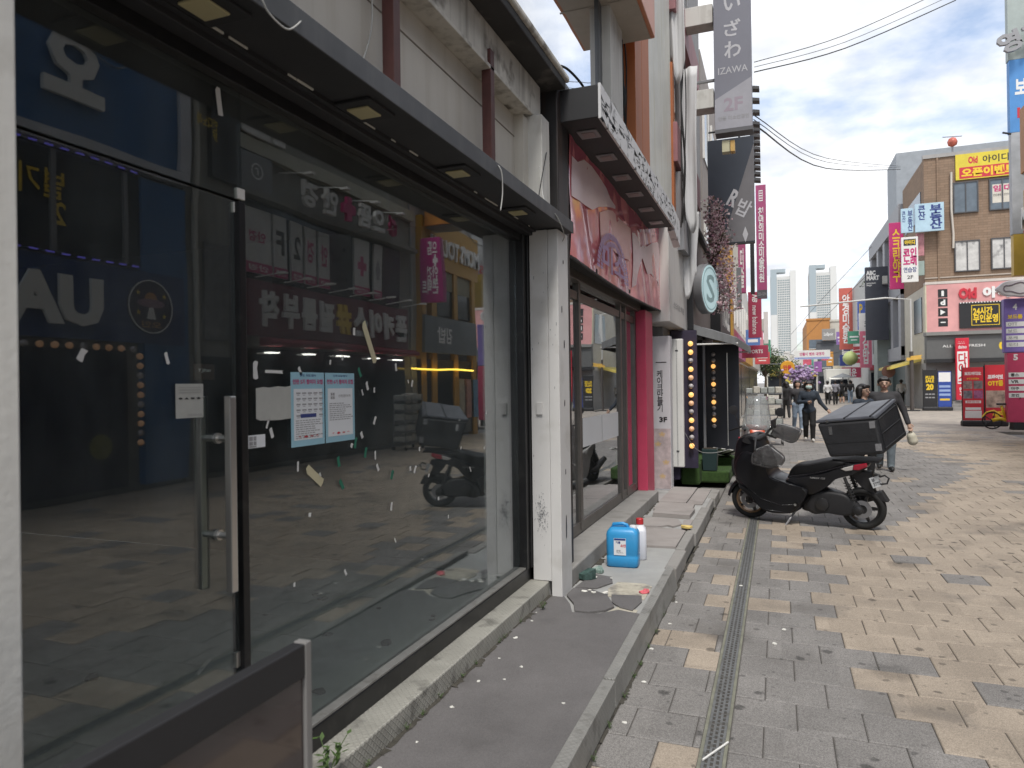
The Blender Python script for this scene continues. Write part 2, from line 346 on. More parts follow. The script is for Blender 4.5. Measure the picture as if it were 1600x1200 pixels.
# ================================================================== raised forecourt in front of the shops
CONC = mat('old concrete', (0.27, 0.26, 0.245), 0.9, var=0.2, scale=3, bump=0.25, bscale=60, dirt=0.5, dcol=(0.12, 0.11, 0.1), dscale=3)
CONCL = mat('pale screed', (0.33, 0.33, 0.32), 0.85, var=0.16, scale=2.2, bump=0.15, bscale=50, dirt=0.4, dcol=(0.2, 0.19, 0.18), dscale=2.5)
FELT = mat('dark grey coating', (0.13, 0.123, 0.122), 0.7, var=0.2, scale=1.8, bump=0.3, bscale=120, dirt=0.6, dcol=(0.085, 0.08, 0.078), dscale=2.6, speck=0.14)
def plate_mat(name, col):
    m = mat(name, col, 0.55, 0.15, var=0.16, scale=5, dirt=0.6, dcol=(0.1, 0.095, 0.085), dscale=7)
    t = m.node_tree; L = t.links.new; b = t.nodes['Principled BSDF']; g = t.nodes.new('ShaderNodeNewGeometry')
    sm = t.nodes.new('ShaderNodeSeparateXYZ'); L(g.outputs['Position'], sm.inputs[0])
    def M_(op, a, c):
        n = t.nodes.new('ShaderNodeMath'); n.operation = op
        for i, v in enumerate((a, c)):
            if isinstance(v, (int, float)): n.inputs[i].default_value = v
            else: L(v, n.inputs[i])
        return n.outputs[0]
    xz = M_('ADD', sm.outputs[0], sm.outputs[2])
    s1 = M_('SINE', M_('MULTIPLY', M_('ADD', xz, sm.outputs[1]), 190), 0); s2 = M_('SINE', M_('MULTIPLY', M_('SUBTRACT', xz, sm.outputs[1]), 190), 0)
    h = M_('MAXIMUM', M_('POWER', M_('MAXIMUM', s1, 0), 4), M_('POWER', M_('MAXIMUM', s2, 0), 4))
    bp = t.nodes.new('ShaderNodeBump'); bp.inputs['Strength'].default_value = 0.6; bp.inputs['Distance'].default_value = 0.004
    L(h, bp.inputs['Height']); L(bp.outputs[0], b.inputs['Normal']); return m
PLATE = plate_mat('chequer plate', (0.27, 0.266, 0.25))
PLATEB = plate_mat('worn chequer plate with concrete', (0.37, 0.36, 0.32))
PZ = 0.128
fc = struct('forecourt', MB().box(-1.9, -0.845, -4, 10.45, -0.08, PZ), CONCL)
def poly(name, pts, z0, z1, m, parent): return MB().prism(pts, lambda u, v, d: (u, v, d), z0, z1).build(name, m, parent, bevel=0.002)
poly('coating_slab', [(-1.56, -4), (-0.857, -4), (-0.857, 4.62), (-1.02, 4.66), (-1.12, 4.55), (-1.2, 4.52), (-1.3, 4.52), (-1.36, 4.68), (-1.45, 4.84), (-1.56, 4.84)], PZ, PZ + 0.014, FELT, fc)
poly('broken_slab', [(-1.44, 4.87), (-1.34, 4.7), (-1.29, 4.545), (-1.2, 4.55), (-1.1, 4.62), (-1.06, 4.72), (-1.16, 4.95), (-1.3, 5.06), (-1.44, 5.06)], PZ, PZ + 0.017, FELT, fc)
poly('broken_slab', [(-1.02, 4.72), (-0.93, 4.68), (-0.905, 4.9), (-0.93, 5.03), (-1.14, 4.99), (-1.1, 4.82)], PZ, PZ + 0.013, FELT, fc)
poly('broken_slab', [(-1.44, 5.1), (-1.28, 5.12), (-1.2, 5.3), (-1.24, 5.45), (-1.4, 5.5)], PZ, PZ + 0.012, FELT, fc)
LT = mat('cream adhesive patch', (0.42, 0.39, 0.32), 0.9, var=0.25, scale=14, dirt=0.75, dcol=(0.16, 0.15, 0.14), dscale=9)
poly('adhesive_patch', [(-1.16, 4.96), (-0.9, 4.96), (-0.9, 5.3), (-0.97, 5.36), (-1.17, 5.34), (-1.2, 5.15)], PZ, PZ + 0.006, LT, fc)
poly('adhesive_patch', [(-1.13, 4.5), (-0.9, 4.5), (-0.9, 4.72), (-1.04, 4.76)], PZ, PZ + 0.005, LT, fc)
SLAB = mat('weathered slab', (0.30, 0.275, 0.26), 0.85, var=0.14, scale=2.5, bump=0.15, bscale=70, dirt=0.4, dcol=(0.17, 0.155, 0.145), dscale=3)
for pts, h in (([(-1.44, 6.55), (-0.9, 6.6), (-0.9, 7.35), (-1.0, 7.42), (-1.44, 7.45)], 0.022), ([(-1.44, 7.5), (-1.22, 7.47), (-1.12, 7.6), (-1.05, 7.55), (-0.98, 7.7), (-1.05, 7.95), (-1.3, 8.0), (-1.44, 7.92)], 0.02),
               ([(-0.96, 7.5), (-0.89, 7.46), (-0.89, 7.98), (-0.99, 7.92)], 0.018), ([(-1.36, 8.12), (-0.94, 8.06), (-0.93, 8.5), (-1.38, 8.55)], 0.05), ([(-1.42, 8.5), (-0.97, 8.46), (-0.98, 8.98), (-1.42, 9.0)], 0.03),
               ([(-1.44, 9.05), (-1.1, 9.05), (-1.1, 10.4), (-1.44, 10.4)], 0.026), ([(-1.09, 9.02), (-0.9, 9.05), (-0.9, 10.4), (-1.09, 10.4)], 0.016)):
    poly('loose_slab', pts, PZ, PZ + h, SLAB, fc)
kb = thing('metal_kerb_strip', 'grey chequer plate edging along the near forecourt', 'kerb edging', (-0.83, 2.5, 0))
def local(mb, o): mb.v = [tuple(Vector(p) - Vector(o.location)) for p in mb.v]; return mb
local(MB().box(-0.856, -0.792, -3, 3.52, 0.004, PZ + 0.022), kb).build('edge_plate', PLATE, kb, bevel=0.004)
local(MB().hexa([(-0.856, 3.53, 0.004), (-0.79, 3.53, 0.004), (-0.775, 5.78, 0.004), (-0.85, 5.8, 0.004), (-0.856, 3.53, PZ + 0.024), (-0.795, 3.53, PZ + 0.024), (-0.80, 5.72, PZ + 0.045), (-0.862, 5.8, PZ + 0.045)]), kb).build('edge_plate', PLATE, kb, bevel=0.004)
ce = thing('concrete_kerb', 'chipped concrete kerb beyond the metal edging', 'kerb', (-0.86, 8, 0))
y = 5.86
while y < 10.4:
    l = random.uniform(0.5, 0.9); local(MB().box(-0.895, -0.80 + random.uniform(-.012, .012), y, min(y + l, 10.42), 0.0, PZ + 0.012 + random.uniform(-.02, .012)), ce).build('kerb_block', CONC, ce, bevel=0.012); y += l + 0.012
# litter on the forecourt and along the kerb
PAP = mat('scrap paper', (0.66, 0.65, 0.6), 0.8, var=0.1)
def crumple(name, lab, x, y, z, s, m, group=None, cat='litter', h=0.3, seed=0):
    rr = random.Random(seed); n = 7; vs = [(x, y, z + s * h)]; fs = []
    for i in range(n):
        a = 2 * math.pi * i / n; q = s * rr.uniform(0.5, 1.1); vs.append((x + q * math.cos(a), y + q * math.sin(a), z + 0.001 + rr.random() * s * h))
    for i in range(n): vs.append((vs[1 + i][0], vs[1 + i][1], z + 0.0005))
    fs = [(0, 1 + i, 1 + (i + 1) % n) for i in range(n)] + [(1 + i, 1 + n + i, 1 + n + (i + 1) % n, 1 + (i + 1) % n) for i in range(n)]
    return tag(MB().add(vs, fs).build(name, m), lab, cat, group)
rr = random.Random(3)
for i in range(11):
    x, y = rr.uniform(-1.5, -0.95), rr.uniform(2.2, 4.5)
    if i < 8: x = -1.53 + rr.random() * 0.09; y = 2.4 + i * 0.3 + rr.uniform(-.1, .1)
    crumple('paper_scrap', 'tiny crumpled white paper scrap lying on the dark forecourt coating', x, y, PZ + 0.0145, rr.uniform(0.006, 0.016), PAP, 'paper scraps on the forecourt', seed=i)
for i in range(6):
    crumple('paint_flake', 'small pale flake lying beside the metal kerb on the pavers', -0.765 + rr.random() * 0.05, 2.9 + i * 0.5, 0.001, rr.uniform(0.008, 0.016), PAP, 'flakes along the kerb', seed=50 + i)
for i in range(6):
    crumple('plaster_crumb', 'small white plaster crumb beside the foot of the white pillar', -1.40 + rr.random() * 0.22, 4.95 + rr.random() * 0.5, PZ + 0.018, rr.uniform(0.012, 0.03), PAP, 'plaster crumbs by the pillar', seed=80 + i)
crumple('candy_wrapper', 'small red and white wrapper lying at the end of the metal kerb', -0.925, 5.12, PZ + 0.008, 0.04, mat('red wrapper', (0.6, 0.12, 0.14), 0.5, var=0.5, scale=60), h=0.5, seed=5)
crumple('yellow_rag', 'crumpled yellow scrap on the chipped concrete kerb', -0.91, 7.45, PZ + 0.03, 0.07, mat('yellow scrap', (0.6, 0.45, 0.15), 0.8), h=0.4, seed=6)
crumple('green_scrap', 'crumpled dark green plastic scrap against the concrete step by the pillar', -1.4, 5.35, PZ + 0.014, 0.09, mat('green scrap', (0.05, 0.09, 0.08), 0.5, var=0.5, scale=30), h=0.9, seed=8)
crumple('green_scrap', 'pale green torn plastic piece beside the dark green scrap', -1.38, 5.58, PZ + 0.004, 0.06, mat('pale green scrap', (0.2, 0.27, 0.24), 0.5, var=0.5, scale=30), h=0.9, seed=9)
for i, (x, y) in enumerate(((-0.30, 6.0), (0.02, 5.02), (-0.04, 4.73))):
    crumple('tissue_scrap', ['white tissue scrap lying on the drain grating', 'white tissue scrap on grey pavers right of the drain, farther one', 'white tissue scrap on grey pavers right of the drain, nearer one'][i], x, y, 0.001, 0.018, PAP, seed=90 + i)
stick = MB().tube([(-0.33, 3.17, 0.004), (-0.235, 3.36, 0.006)], 0.005, 6).build('straw', WHITE); tag(stick, 'white plastic straw lying across the drain grating', 'straw')
# weeds
WEED = mat('weed leaf', (0.06, 0.11, 0.025), 0.6, var=0.4, scale=40)
def weed(x, y, z, n, s, lab, seed, grp=None):
    rr = random.Random(seed); t = thing('weed', lab, 'weed', (x, y, z), 0, grp); mb = MB(); st = MB()
    for i in range(n):
        a = rr.uniform(0, 6.28); h = s * rr.uniform(0.5, 1.1); b = Vector((math.cos(a), math.sin(a), 0)); tip = b * h * 0.5 + Vector((0, 0, h))
        st.tube([(0, 0, 0), b * h * 0.15 + Vector((0, 0, h * 0.5)), tip], s * 0.012, 4)
        for k in range(4):
            c = b * h * 0.5 * (k + 1) / 4 + Vector((0, 0, h * (k + 1) / 4)); d = Vector((rr.uniform(-1, 1), rr.uniform(-1, 1), rr.uniform(0, .7))).normalized() * s * 0.33; e = d.cross(Vector((0, 0, 1))).normalized() * s * 0.07
            mb.quad(c, c + d * 0.5 + e, c + d, c + d * 0.5 - e)
    st.build('stem', WEED, t); mb.build('leaf', WEED, t)
weed(-1.545, 2.16, 0.244, 6, 0.13, 'tall green weed growing by the corner of the near black board', 1)
weed(-1.5, 4.5, PZ + 0.014, 9, 0.05, 'small green weed at the foot of the step beside the white pillar', 2)
for i in range(8): weed(-0.775, 3.05 + i * 0.28 + random.uniform(-.08, .08), 0.0, 5, 0.035, 'tiny weed tuft in the joint at the foot of the metal kerb', 10 + i, 'weed tufts along the kerb')
for i in range(9): weed(-1.545, 2.45 + i * 0.22 + random.uniform(-.08, .08), PZ + 0.014, 5, 0.03, 'tiny weed tuft in the joint at the foot of the concrete step', 30 + i, 'weed tufts along the step')

# soil and grime gathered in the joints
SOIL = mat('joint grime', (0.055, 0.05, 0.04), 0.95, var=0.4, scale=25, bump=0.4, bscale=120)
def grime(x, y0, y1, z, side, wmax, seed):
    rr = random.Random(seed); mb = MB(); y = y0
    while y < y1:
        l = rr.uniform(0.04, 0.22); w_ = wmax * rr.uniform(0.15, 1) ** 1.6; n = 5
        mb.add([(x, y, z + .006), (x, y + l, z + .006)] + [(x + side * w_ * rr.uniform(.5, 1), y + l * (1 - k / (n - 1)), z + .0012) for k in range(n)], [(0, 1) + tuple(range(2, 2 + n))][:1]); y += l * rr.uniform(.75, 1.3)
    mb.f = [f if side < 0 else f[::-1] for f in mb.f]; return mb
o = grime(-1.5565, 1.6, 4.83, PZ + .0142, 1, .06, 1).build('joint_dirt', SOIL, fc); o['kind'] = 'stuff'
o = grime(-0.791, 1.6, 5.8, 0.0, 1, .045, 2).build('joint_dirt', SOIL, kb); o['kind'] = 'stuff'; o.location = (.83, -2.5, 0)
o = grime(-0.80, 5.86, 10.4, 0.0, 1, .04, 3).build('joint_dirt', SOIL, ce); o['kind'] = 'stuff'; o.location = (.86, -8, 0)
o = grime(-1.4695, 5.1, 9.2, PZ, 1, .08, 4).build('joint_dirt', SOIL, fc); o['kind'] = 'stuff'
# ================================================================== the vacant shop
PLAST = mat('stained white plaster', (0.62, 0.61, 0.575), 0.8, var=0.08, scale=1.5, bump=0.12, bscale=40, streak=0.35, dirt=0.35, dcol=(0.3, 0.28, 0.24), dscale=4)
PANEL = mat('cream wall panel', (0.60, 0.57, 0.51), 0.75, var=0.07, scale=1.0, streak=0.3, dcol=(0.36, 0.31, 0.23))
BEAM = mat('mouldy beam', (0.56, 0.54, 0.49), 0.85, var=0.14, scale=4, bump=0.2, bscale=40, streak=0.6, dirt=0.9, dcol=(0.1, 0.085, 0.065), dscale=4.5)
PILLAR = mat('scuffed white pillar paint', (0.66, 0.65, 0.635), 0.6, var=0.05, scale=2, dirt=0.35, dcol=(0.4, 0.38, 0.34), dscale=3, bump=0.06, bscale=30)
FASC = mat('grey canopy fascia', (0.058, 0.06, 0.064), 0.5, 0.2, var=0.3, scale=3, streak=0.35, dcol=(0.12, 0.12, 0.12))
UNDER = mat('black canopy underside', (0.022, 0.022, 0.024), 0.55, var=0.3, dirt=0.2, dcol=(0.04, 0.035, 0.03))
REDP = mat('red oxide steel', (0.085, 0.03, 0.027), 0.6, var=0.2, scale=9, streak=0.3, dcol=(0.03, 0.02, 0.02))
FRAME = mat('black window frame', (0.014, 0.014, 0.015), 0.35, 0.2, var=0.3, scale=6, dirt=0.25, dcol=(0.07, 0.068, 0.062), dscale=14)
ALU = mat('dusty aluminium', (0.3, 0.295, 0.28), 0.5, 0.5, var=0.15, scale=10, dirt=0.5, dcol=(0.18, 0.17, 0.15), dscale=18)
GLASS = glass('shop window glass', tint=(0.82, 0.86, 0.84), gain=1.75, dust=0.06, film=(0.34, 0.37, 0.38))
vs_ = thing('vacant_shop', 'empty dark glass fronted shop with black canopy and white pillars', 'shop', (-1.75, 3, 0))
def P(name, mb, m, parent=vs_, bevel=0, **k):
    root = parent
    while root.parent: root = root.parent
    return local(mb, root).build(name, m, parent, bevel=bevel, **k)
# pillars
P('pillar', MB().box(-1.95, -1.46, 0.2, 1.0, PZ, 4.0), PLAST, bevel=0.006)
pil = P('pillar', MB().box(-1.672, -1.535, 4.82, 5.075, 0.245, 2.77).box(-1.672, -1.56, 4.83, 5.07, PZ, 0.245), PILLAR, bevel=0.004); pil['label'] = 'chipped white pillar with black gouges'
P('pillar_board', MB().box(-1.5335, -1.456, 4.818, 5.078, PZ, 2.768), PILLAR, pil, bevel=0.004)
gouge = MB()
for (px, pz, ww, hh) in ((-1.455, 0.62, 0.02, 0.17), (-1.455, 1.52, 0.014, 0.045), (-1.455, 1.02, 0.01, 0.04), (-1.455, 1.95, 0.018, 0.06), (-1.455, 2.2, 0.014, 0.05), (-1.455, 2.55, 0.012, 0.03)):
    yy = 4.9 + (pz * 37 % 0.1); pts = [(yy - ww / 2, pz - hh / 2), (yy + ww * .3, pz - hh * .45), (yy + ww / 2, pz), (yy + ww * .2, pz + hh * .5), (yy - ww * .3, pz + hh * .42), (yy - ww * .6, pz + .05 * hh)]
    gouge.prism(pts, lambda u, v, d: (d, u, v), px, px + 0.002)
o = P('gouge', gouge, INKB, pil); o['kind'] = 'stuff'
sc_ = MB(); rr = random.Random(4)
for i in range(190):
    a, b = rr.gauss(0, 0.022), rr.gauss(0, 0.06); s = rr.uniform(0.0015, 0.0045)
    sc_.box(-1.605 + a, -1.605 + a + s, 4.8165, 4.8178, 0.72 + b, 0.72 + b + s * rr.uniform(1, 2.5))
for i in range(18):
    a, b = rr.uniform(-1.66, -1.47), rr.uniform(0.3, 2.6); s = rr.uniform(0.0015, 0.005); sc_.box(a, a + s, 4.8162, 4.8176, b, b + s * rr.uniform(1, 5))
o = P('scuff_marks', sc_, mat('grey scuff', (0.27, 0.275, 0.285), 0.8), pil); o['kind'] = 'stuff'
P('wall_box', MB().box(-1.63, -1.585, 4.806, 4.817, 1.44, 1.53), PILLAR, pil, bevel=0.003)
# step, sill and frame
P('step', MB().box(-1.75, -1.557, 0.3, 4.84, PZ - 0.02, 0.243), PLATEB, bevel=0.008)
fr = P('window_frame', MB().box(-1.77, -1.695, 0.9, 4.86, 0.244, 0.335), FRAME, bevel=0.003)
P('sill', MB().box(-1.765, -1.70, 1.96, 4.76, 0.3355, 0.349), ALU, fr, bevel=0.003)
P('jamb', MB().box(-1.79, -1.69, 4.74, 4.862, 0.336, 2.77).box(-1.69, -1.676, 4.80, 4.86, 0.336, 2.77), FRAME, fr, bevel=0.003)
P('head_rail', MB().box(-1.79, -1.705, 0.9, 4.74, 2.69, 2.765), FRAME, fr, bevel=0.003)
P('door_stile', MB().box(-1.775, -1.725, 1.935, 1.968, 0.336, 2.30), FRAME, fr, bevel=0.003)
# panes
P('pane', MB().box(-1.753, -1.745, 1.972, 4.738, 0.349, 2.69), GLASS, fr)
door = P('glass_door', MB().box(-1.753, -1.745, 0.9, 1.934, 0.3365, 2.302), GLASS)
P('transom_pane', MB().box(-1.753, -1.745, 0.9, 1.968, 2.312, 2.69), GLASS, fr)
P('door_clip', MB().box(-1.757, -1.742, 1.93, 1.97, 2.262, 2.298), WHITE, door, bevel=0.002)
P('door_clip', MB().box(-1.757, -1.741, 1.948, 1.985, 2.314, 2.352), WHITE, door, bevel=0.002)
P('door_clip', MB().box(-1.757, -1.741, 1.915, 1.933, 0.70, 0.75), STEEL, door)
hd = P('door_handle', MB().box(-1.70, -1.672, 1.825, 1.853, 0.985, 1.63), STEEL, door, bevel=0.004)
P('door_handle', MB().box(-1.828, -1.80, 1.825, 1.853, 0.985, 1.63), STEEL, door, bevel=0.004)
for z in (1.17, 1.49): P('handle_mount', MB().tube([(-1.80, 1.839, z), (-1.70, 1.839, z)], 0.011, 12).lathe([(0.018, 0), (0.018, 0.012)], (-1.745, 1.839, z), (1, 0, 0), 12), STEEL, hd)
# canopy
can = P('canopy', MB().box(-1.79, -1.407, 0.2, 5.045, 2.774, 2.85), UNDER, bevel=0.003)
P('fascia', MB().box(-1.406, -1.40, 0.19, 5.05, 2.772, 2.858), FASC, can, bevel=0.002)
P('inner_lip', MB().box(-1.705, -1.64, 0.9, 4.81, 2.735, 2.773), UNDER, can, bevel=0.003)
P('inner_lip', MB().box(-1.64, -1.615, 0.9, 4.81, 2.757, 2.7735), UNDER, can)
ch = MB(); rr = random.Random(11); y = 1.0
while y < 4.7:
    l = rr.uniform(0.01, 0.12)
    if rr.random() < 0.55: ch.box(-1.6148, -1.612 + rr.random() * 0.004, y, y + l, 2.766, 2.7725)
    y += l + rr.uniform(0, 0.05)
o = P('peeling_paint', ch, PAP, can); o['kind'] = 'stuff'
LAMP = mat('yellowed lamp cover', (0.5, 0.45, 0.26), 0.4, var=0.1)
for i, y in enumerate((1.6, 2.445, 3.334, 4.239)):
    d = P('downlight', MB().box(-1.63, -1.455, y - 0.10, y + 0.10, 2.762, 2.7738), MATTE, can, bevel=0.003); P('lamp_cover', MB().box(-1.59, -1.495, y - 0.052, y + 0.052, 2.754, 2.7615), LAMP, d, bevel=0.002)
# upper wall, beam, posts
P('upper_wall', MB().box(-1.95, -1.73, -1, 4.85, 2.86, 3.6), PANEL)
for y in (0.4, 1.6, 2.82, 3.98): P('post', MB().box(-1.66, -1.60, y - 0.03, y + 0.03, 2.8505, 3.70), REDP, bevel=0.002)
P('panel_joint', MB().box(-1.731, -1.7285, -1, 4.7, 3.42, 3.43), mat('dark panel joint', (0.18, 0.15, 0.12), 0.9), vs_)  # panel joint drawn as a thin dark strip
P('beam', MB().box(-1.95, -1.62, -1, 4.98, 3.60, 3.867), BEAM, bevel=0.01)
P('beam_lip', MB().box(-1.73, -1.60, -1, 4.7, 3.575, 3.60), BEAM, bevel=0.004)
P('corner_column', MB().box(-1.80, -1.556, 4.80, 4.98, 2.855, 3.598), PLAST, bevel=0.006)
P('corner_column', MB().box(-1.73, -1.661, 4.70, 4.80, 2.855, 3.575), PANEL)
P('soffit', MB().box(-1.95, -1.46, -1, 5.10, 3.87, 3.935), mat('dark mouldy soffit', (0.035, 0.033, 0.032), 0.8, var=0.4, dirt=0.6, dcol=(0.16, 0.145, 0.13), dscale=5), bevel=0.008)
P('ledge', MB().box(-1.62, -1.44, -1, 5.15, 3.936, 3.985), BEAM, bevel=0.015)
UPG = glass('upper window glass', tint=(0.3, 0.32, 0.33), gain=3.5, dust=0.03)
up_ = P('upper_window', MB().box(-1.56, -1.55, -1, 6.5, 4.03, 8.5), UPG)
P('upper_frame', MB().box(-1.60, -1.53, -1, 6.5, 3.986, 4.03).box(-1.60, -1.53, 6.5, 6.62, 3.986, 8.5).box(-1.60, -1.53, 2.9, 2.97, 4.03, 8.5), mat('grey window frame', (0.16, 0.165, 0.17), 0.5, 0.3), up_)
P('upper_room', MB().box(-4.2, -4.0, -1, 6.5, 3.9, 8.5).box(-4, -1.6, -1, 6.5, 3.94, 3.98), mat('dim office wall', (0.3, 0.31, 0.3), 0.9), vs_)
P('upper_blind', MB().box(-1.9, -1.88, -1, 4.4, 5.6, 8.5), mat('pale blind', (0.5, 0.53, 0.53), 0.8), vs_)
P('upper_wall_above', MB().box(-3, -1.5, -4, 7, 8.5, 14), PLAST)
# room behind the glass
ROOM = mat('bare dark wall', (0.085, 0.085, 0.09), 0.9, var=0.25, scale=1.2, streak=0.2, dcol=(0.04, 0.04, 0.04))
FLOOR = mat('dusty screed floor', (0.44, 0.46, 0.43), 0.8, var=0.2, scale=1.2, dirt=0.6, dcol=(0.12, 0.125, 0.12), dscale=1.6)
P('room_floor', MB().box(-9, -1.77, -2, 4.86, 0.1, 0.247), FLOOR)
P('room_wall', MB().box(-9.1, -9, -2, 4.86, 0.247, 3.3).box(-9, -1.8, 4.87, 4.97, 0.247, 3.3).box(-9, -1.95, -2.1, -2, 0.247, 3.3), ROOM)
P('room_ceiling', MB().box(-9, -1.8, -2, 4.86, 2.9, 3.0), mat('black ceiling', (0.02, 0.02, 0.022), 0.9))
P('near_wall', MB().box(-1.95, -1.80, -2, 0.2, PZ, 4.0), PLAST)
rr = random.Random(5)
for i in range(16):
    crumple('floor_scrap', 'dark scrap of rubbish on the empty shop floor', rr.uniform(-3.2, -1.95), rr.uniform(1.0, 4.2), 0.2475, rr.uniform(0.015, 0.05), mat('floor rubbish', (0.1, 0.1, 0.09), 0.9), 'scraps on the empty shop floor', seed=200 + i)
# hanging cables
CW = mat('pale cable', (0.42, 0.42, 0.4), 0.6); CB = mat('dark cable', (0.02, 0.02, 0.02), 0.6)
def cable(name, lab, pts, r, m, n=5, cat='cable', grp=None):
    pts = [Vector(p) for p in pts]; q = []
    for i in range(len(pts) - 1):
        a = pts[max(i - 1, 0)]; b = pts[i]; c = pts[i + 1]; d = pts[min(i + 2, len(pts) - 1)]
        for k in range(6):
            t = k / 6; q.append(0.5 * ((2 * b) + (c - a) * t + (2 * a - 5 * b + 4 * c - d) * t * t + (3 * b - a - 3 * c + d) * t ** 3))
    q.append(pts[-1]); return tag(MB().tube(q, r, n).build(name, m, smooth=True), lab, cat, grp)
cable('cable', 'thin pale cable hanging on the cream wall above the canopy', [(-1.70, 2.75, 3.6), (-1.68, 2.74, 3.3), (-1.66, 2.62, 3.05), (-1.6, 2.45, 2.862)], 0.004, CW)
cable('cable', 'looped pale wire hanging from the canopy front near its top left', [(-1.45, 1.62, 2.862), (-1.398, 1.66, 2.80), (-1.395, 1.70, 2.765), (-1.395, 1.78, 2.755), (-1.396, 1.84, 2.80), (-1.42, 1.9, 2.862)], 0.003, CW)
cable('cable', 'thin white wire dangling over the canopy edge in its middle', [(-1.5, 3.5, 2.9), (-1.396, 3.55, 2.84), (-1.39, 3.58, 2.72), (-1.392, 3.55, 2.6)], 0.0035, CW)
cable('cable', 'thin white wire over the canopy edge near the white pillar', [(-1.56, 4.75, 3.2), (-1.45, 4.5, 2.9), (-1.395, 4.62, 2.80), (-1.4, 4.8, 2.72), (-1.45, 4.93, 2.7)], 0.0035, CW)
cable('cable', 'dark wire sloping from the beam corner to the canopy', [(-1.555, 4.9, 3.35), (-1.5, 4.6, 3.05), (-1.44, 4.35, 2.862)], 0.004, CB)
# things stuck on the glass
GX = -1.7435
po = thing('poster', 'pair of pale blue recruitment posters taped on the shop window', 'poster', (GX, 2.44, 1.57))
CY = mat('poster blue', (0.30, 0.52, 0.62), 0.5, var=0.12); PW = mat('poster white', (0.72, 0.74, 0.76), 0.5, var=0.03)
for i, y in enumerate((2.328, 2.548)):
    a = flat('sheet', CY, po, 'X', 0, y - 2.44, 0, 0.212, 0.29, 0.001); a['label'] = ['poster sheet with logos, fifth intake', 'poster sheet with text lines, sixth intake'][i]
    flat('print_area', PW, a, 'X', 0.0006, y - 2.44, -0.02, 0.18, 0.20, 0.0003)
    letters('인턴 %d기 참여자 모집' % (5 + i), INKM, a, 'X', 0.001, y - 2.44, 0.108, w=0.19, h=0.02, bold=0.03)
    letters('인턴 모집 참여', INKN, a, 'X', 0.001, y - 2.44, 0.133, w=0.1, h=0.009)
    mk = MB(); rr = random.Random(i)
    if i == 0:
        for r in range(5):
            for c in range(5):
                yy, zz = y - 2.44 - 0.075 + c * 0.036, 0.06 - r * 0.022
                if r == 4 and 0 < c < 4: continue
                mk.quad((0.001, yy, zz), (0.001, yy + 0.026, zz), (0.001, yy + 0.026, zz + 0.006), (0.001, yy, zz + 0.006)); mk.quad((0.001, yy + .004, zz - 0.006), (0.001, yy + 0.02, zz - .006), (0.001, yy + 0.02, zz - 0.0035), (0.001, yy + .004, zz - 0.0035))
        flat('blue_bar', INKN, a, 'X', 0.0011, y - 2.44, -0.026, 0.1, 0.015, 0.0003)
    else:
        for r in range(2):
            for c in range(2): mk.box(0.0008, 0.001, y - 2.44 - 0.07 + c * 0.015, y - 2.44 - 0.058 + c * 0.015, 0.035 + r * 0.015, 0.047 + r * 0.015)
        letters('인턴참여자', INKG, a, 'X', 0.001, y - 2.44 + 0.03, 0.048, w=0.09, h=0.012)
    for r in range(9):
        zz = (-0.046 if i == 0 else 0.015) - r * 0.0085; ln = rr.uniform(0.07, 0.14); y0 = y - 2.44 - 0.08
        while ln > 0: s = rr.uniform(0.008, 0.025); mk.quad((0.001, y0, zz), (0.001, y0 + s, zz), (0.001, y0 + s, zz + 0.0035), (0.001, y0, zz + 0.0035)); y0 += s + 0.004; ln -= s
    o = MB().add(mk.v, mk.f).build('small_print', INKG, a); o['kind'] = 'stuff'
    letters('✿ ♣ ❀ ✤', INKR, a, 'X', 0.001, y - 2.44, -0.108, w=0.13, h=0.01)
GP = mat('greyed paper', (0.42, 0.42, 0.39), 0.8, var=0.06, scale=25)
nb_ = thing('notice', 'grey paper notice with small icons stuck left of the door handles', 'notice', (GX, 1.727, 1.617)); flat('sheet', GP, nb_, 'X', 0, 0, 0, 0.112, 0.108, 0.0008)
letters('안경 인기 다소', INKG, nb_, 'X', 0.001, 0.02, -0.045, w=0.06, h=0.006); letters('● ▲ ■ ◆', INKB, nb_, 'X', 0.001, 0, 0.008, w=0.09, h=0.008)
mk = MB()
for r in range(3): mk.box(0.0006, 0.0009, -0.045, 0.045, 0.025 + r * 0.008, 0.028 + r * 0.008)
mk.build('small_print', mat('faint print', (0.33, 0.33, 0.31), 0.8), nb_)
pts = [(2.03, 1.545), (2.05, 1.538), (2.11, 1.536), (2.16, 1.535), (2.222, 1.538), (2.222, 1.662), (2.19, 1.658), (2.15, 1.661), (2.1, 1.656), (2.07, 1.659), (2.03, 1.654)]
tag(MB().prism(pts, lambda u, v, d: (d, u, v), GX - 0.001, GX).build('torn_paper', GP), 'blank grey torn paper sheet left of the blue posters', 'paper')
stk = thing('sticker', 'small white contact sticker below the torn paper on glass', 'sticker', (GX, 2.03, 1.465)); flat('sheet', PW, stk, 'X', 0, 0, 0, 0.09, 0.046, 0.0008)
mk = MB(); mk.box(0.0006, .001, -0.038, -0.02, 0.003, 0.018).box(0.0006, .001, -0.016, -0.002, 0.003, 0.018).box(0.0006, .001, -0.038, -0.02, -0.013, 0).box(0.0006, .001, -0.016, -0.002, -0.013, 0).box(0.0006, .001, -0.038, -0.002, -0.02, -0.0155); mk.build('print', INKG, stk)
br_ = thing('door_sign', 'small brown sign with white script hanging in the glass door', 'sign', (-1.758, 1.803, 1.71)); flat('plate', mat('brown sign', (0.06, 0.032, 0.025), 0.5), br_, 'X', 0, 0, 0, 0.09, 0.052, 0.002); letters('Y Jihan', INKW, br_, 'X', 0.001, 0, 0.004, w=0.055, h=0.014, shear=0.3)
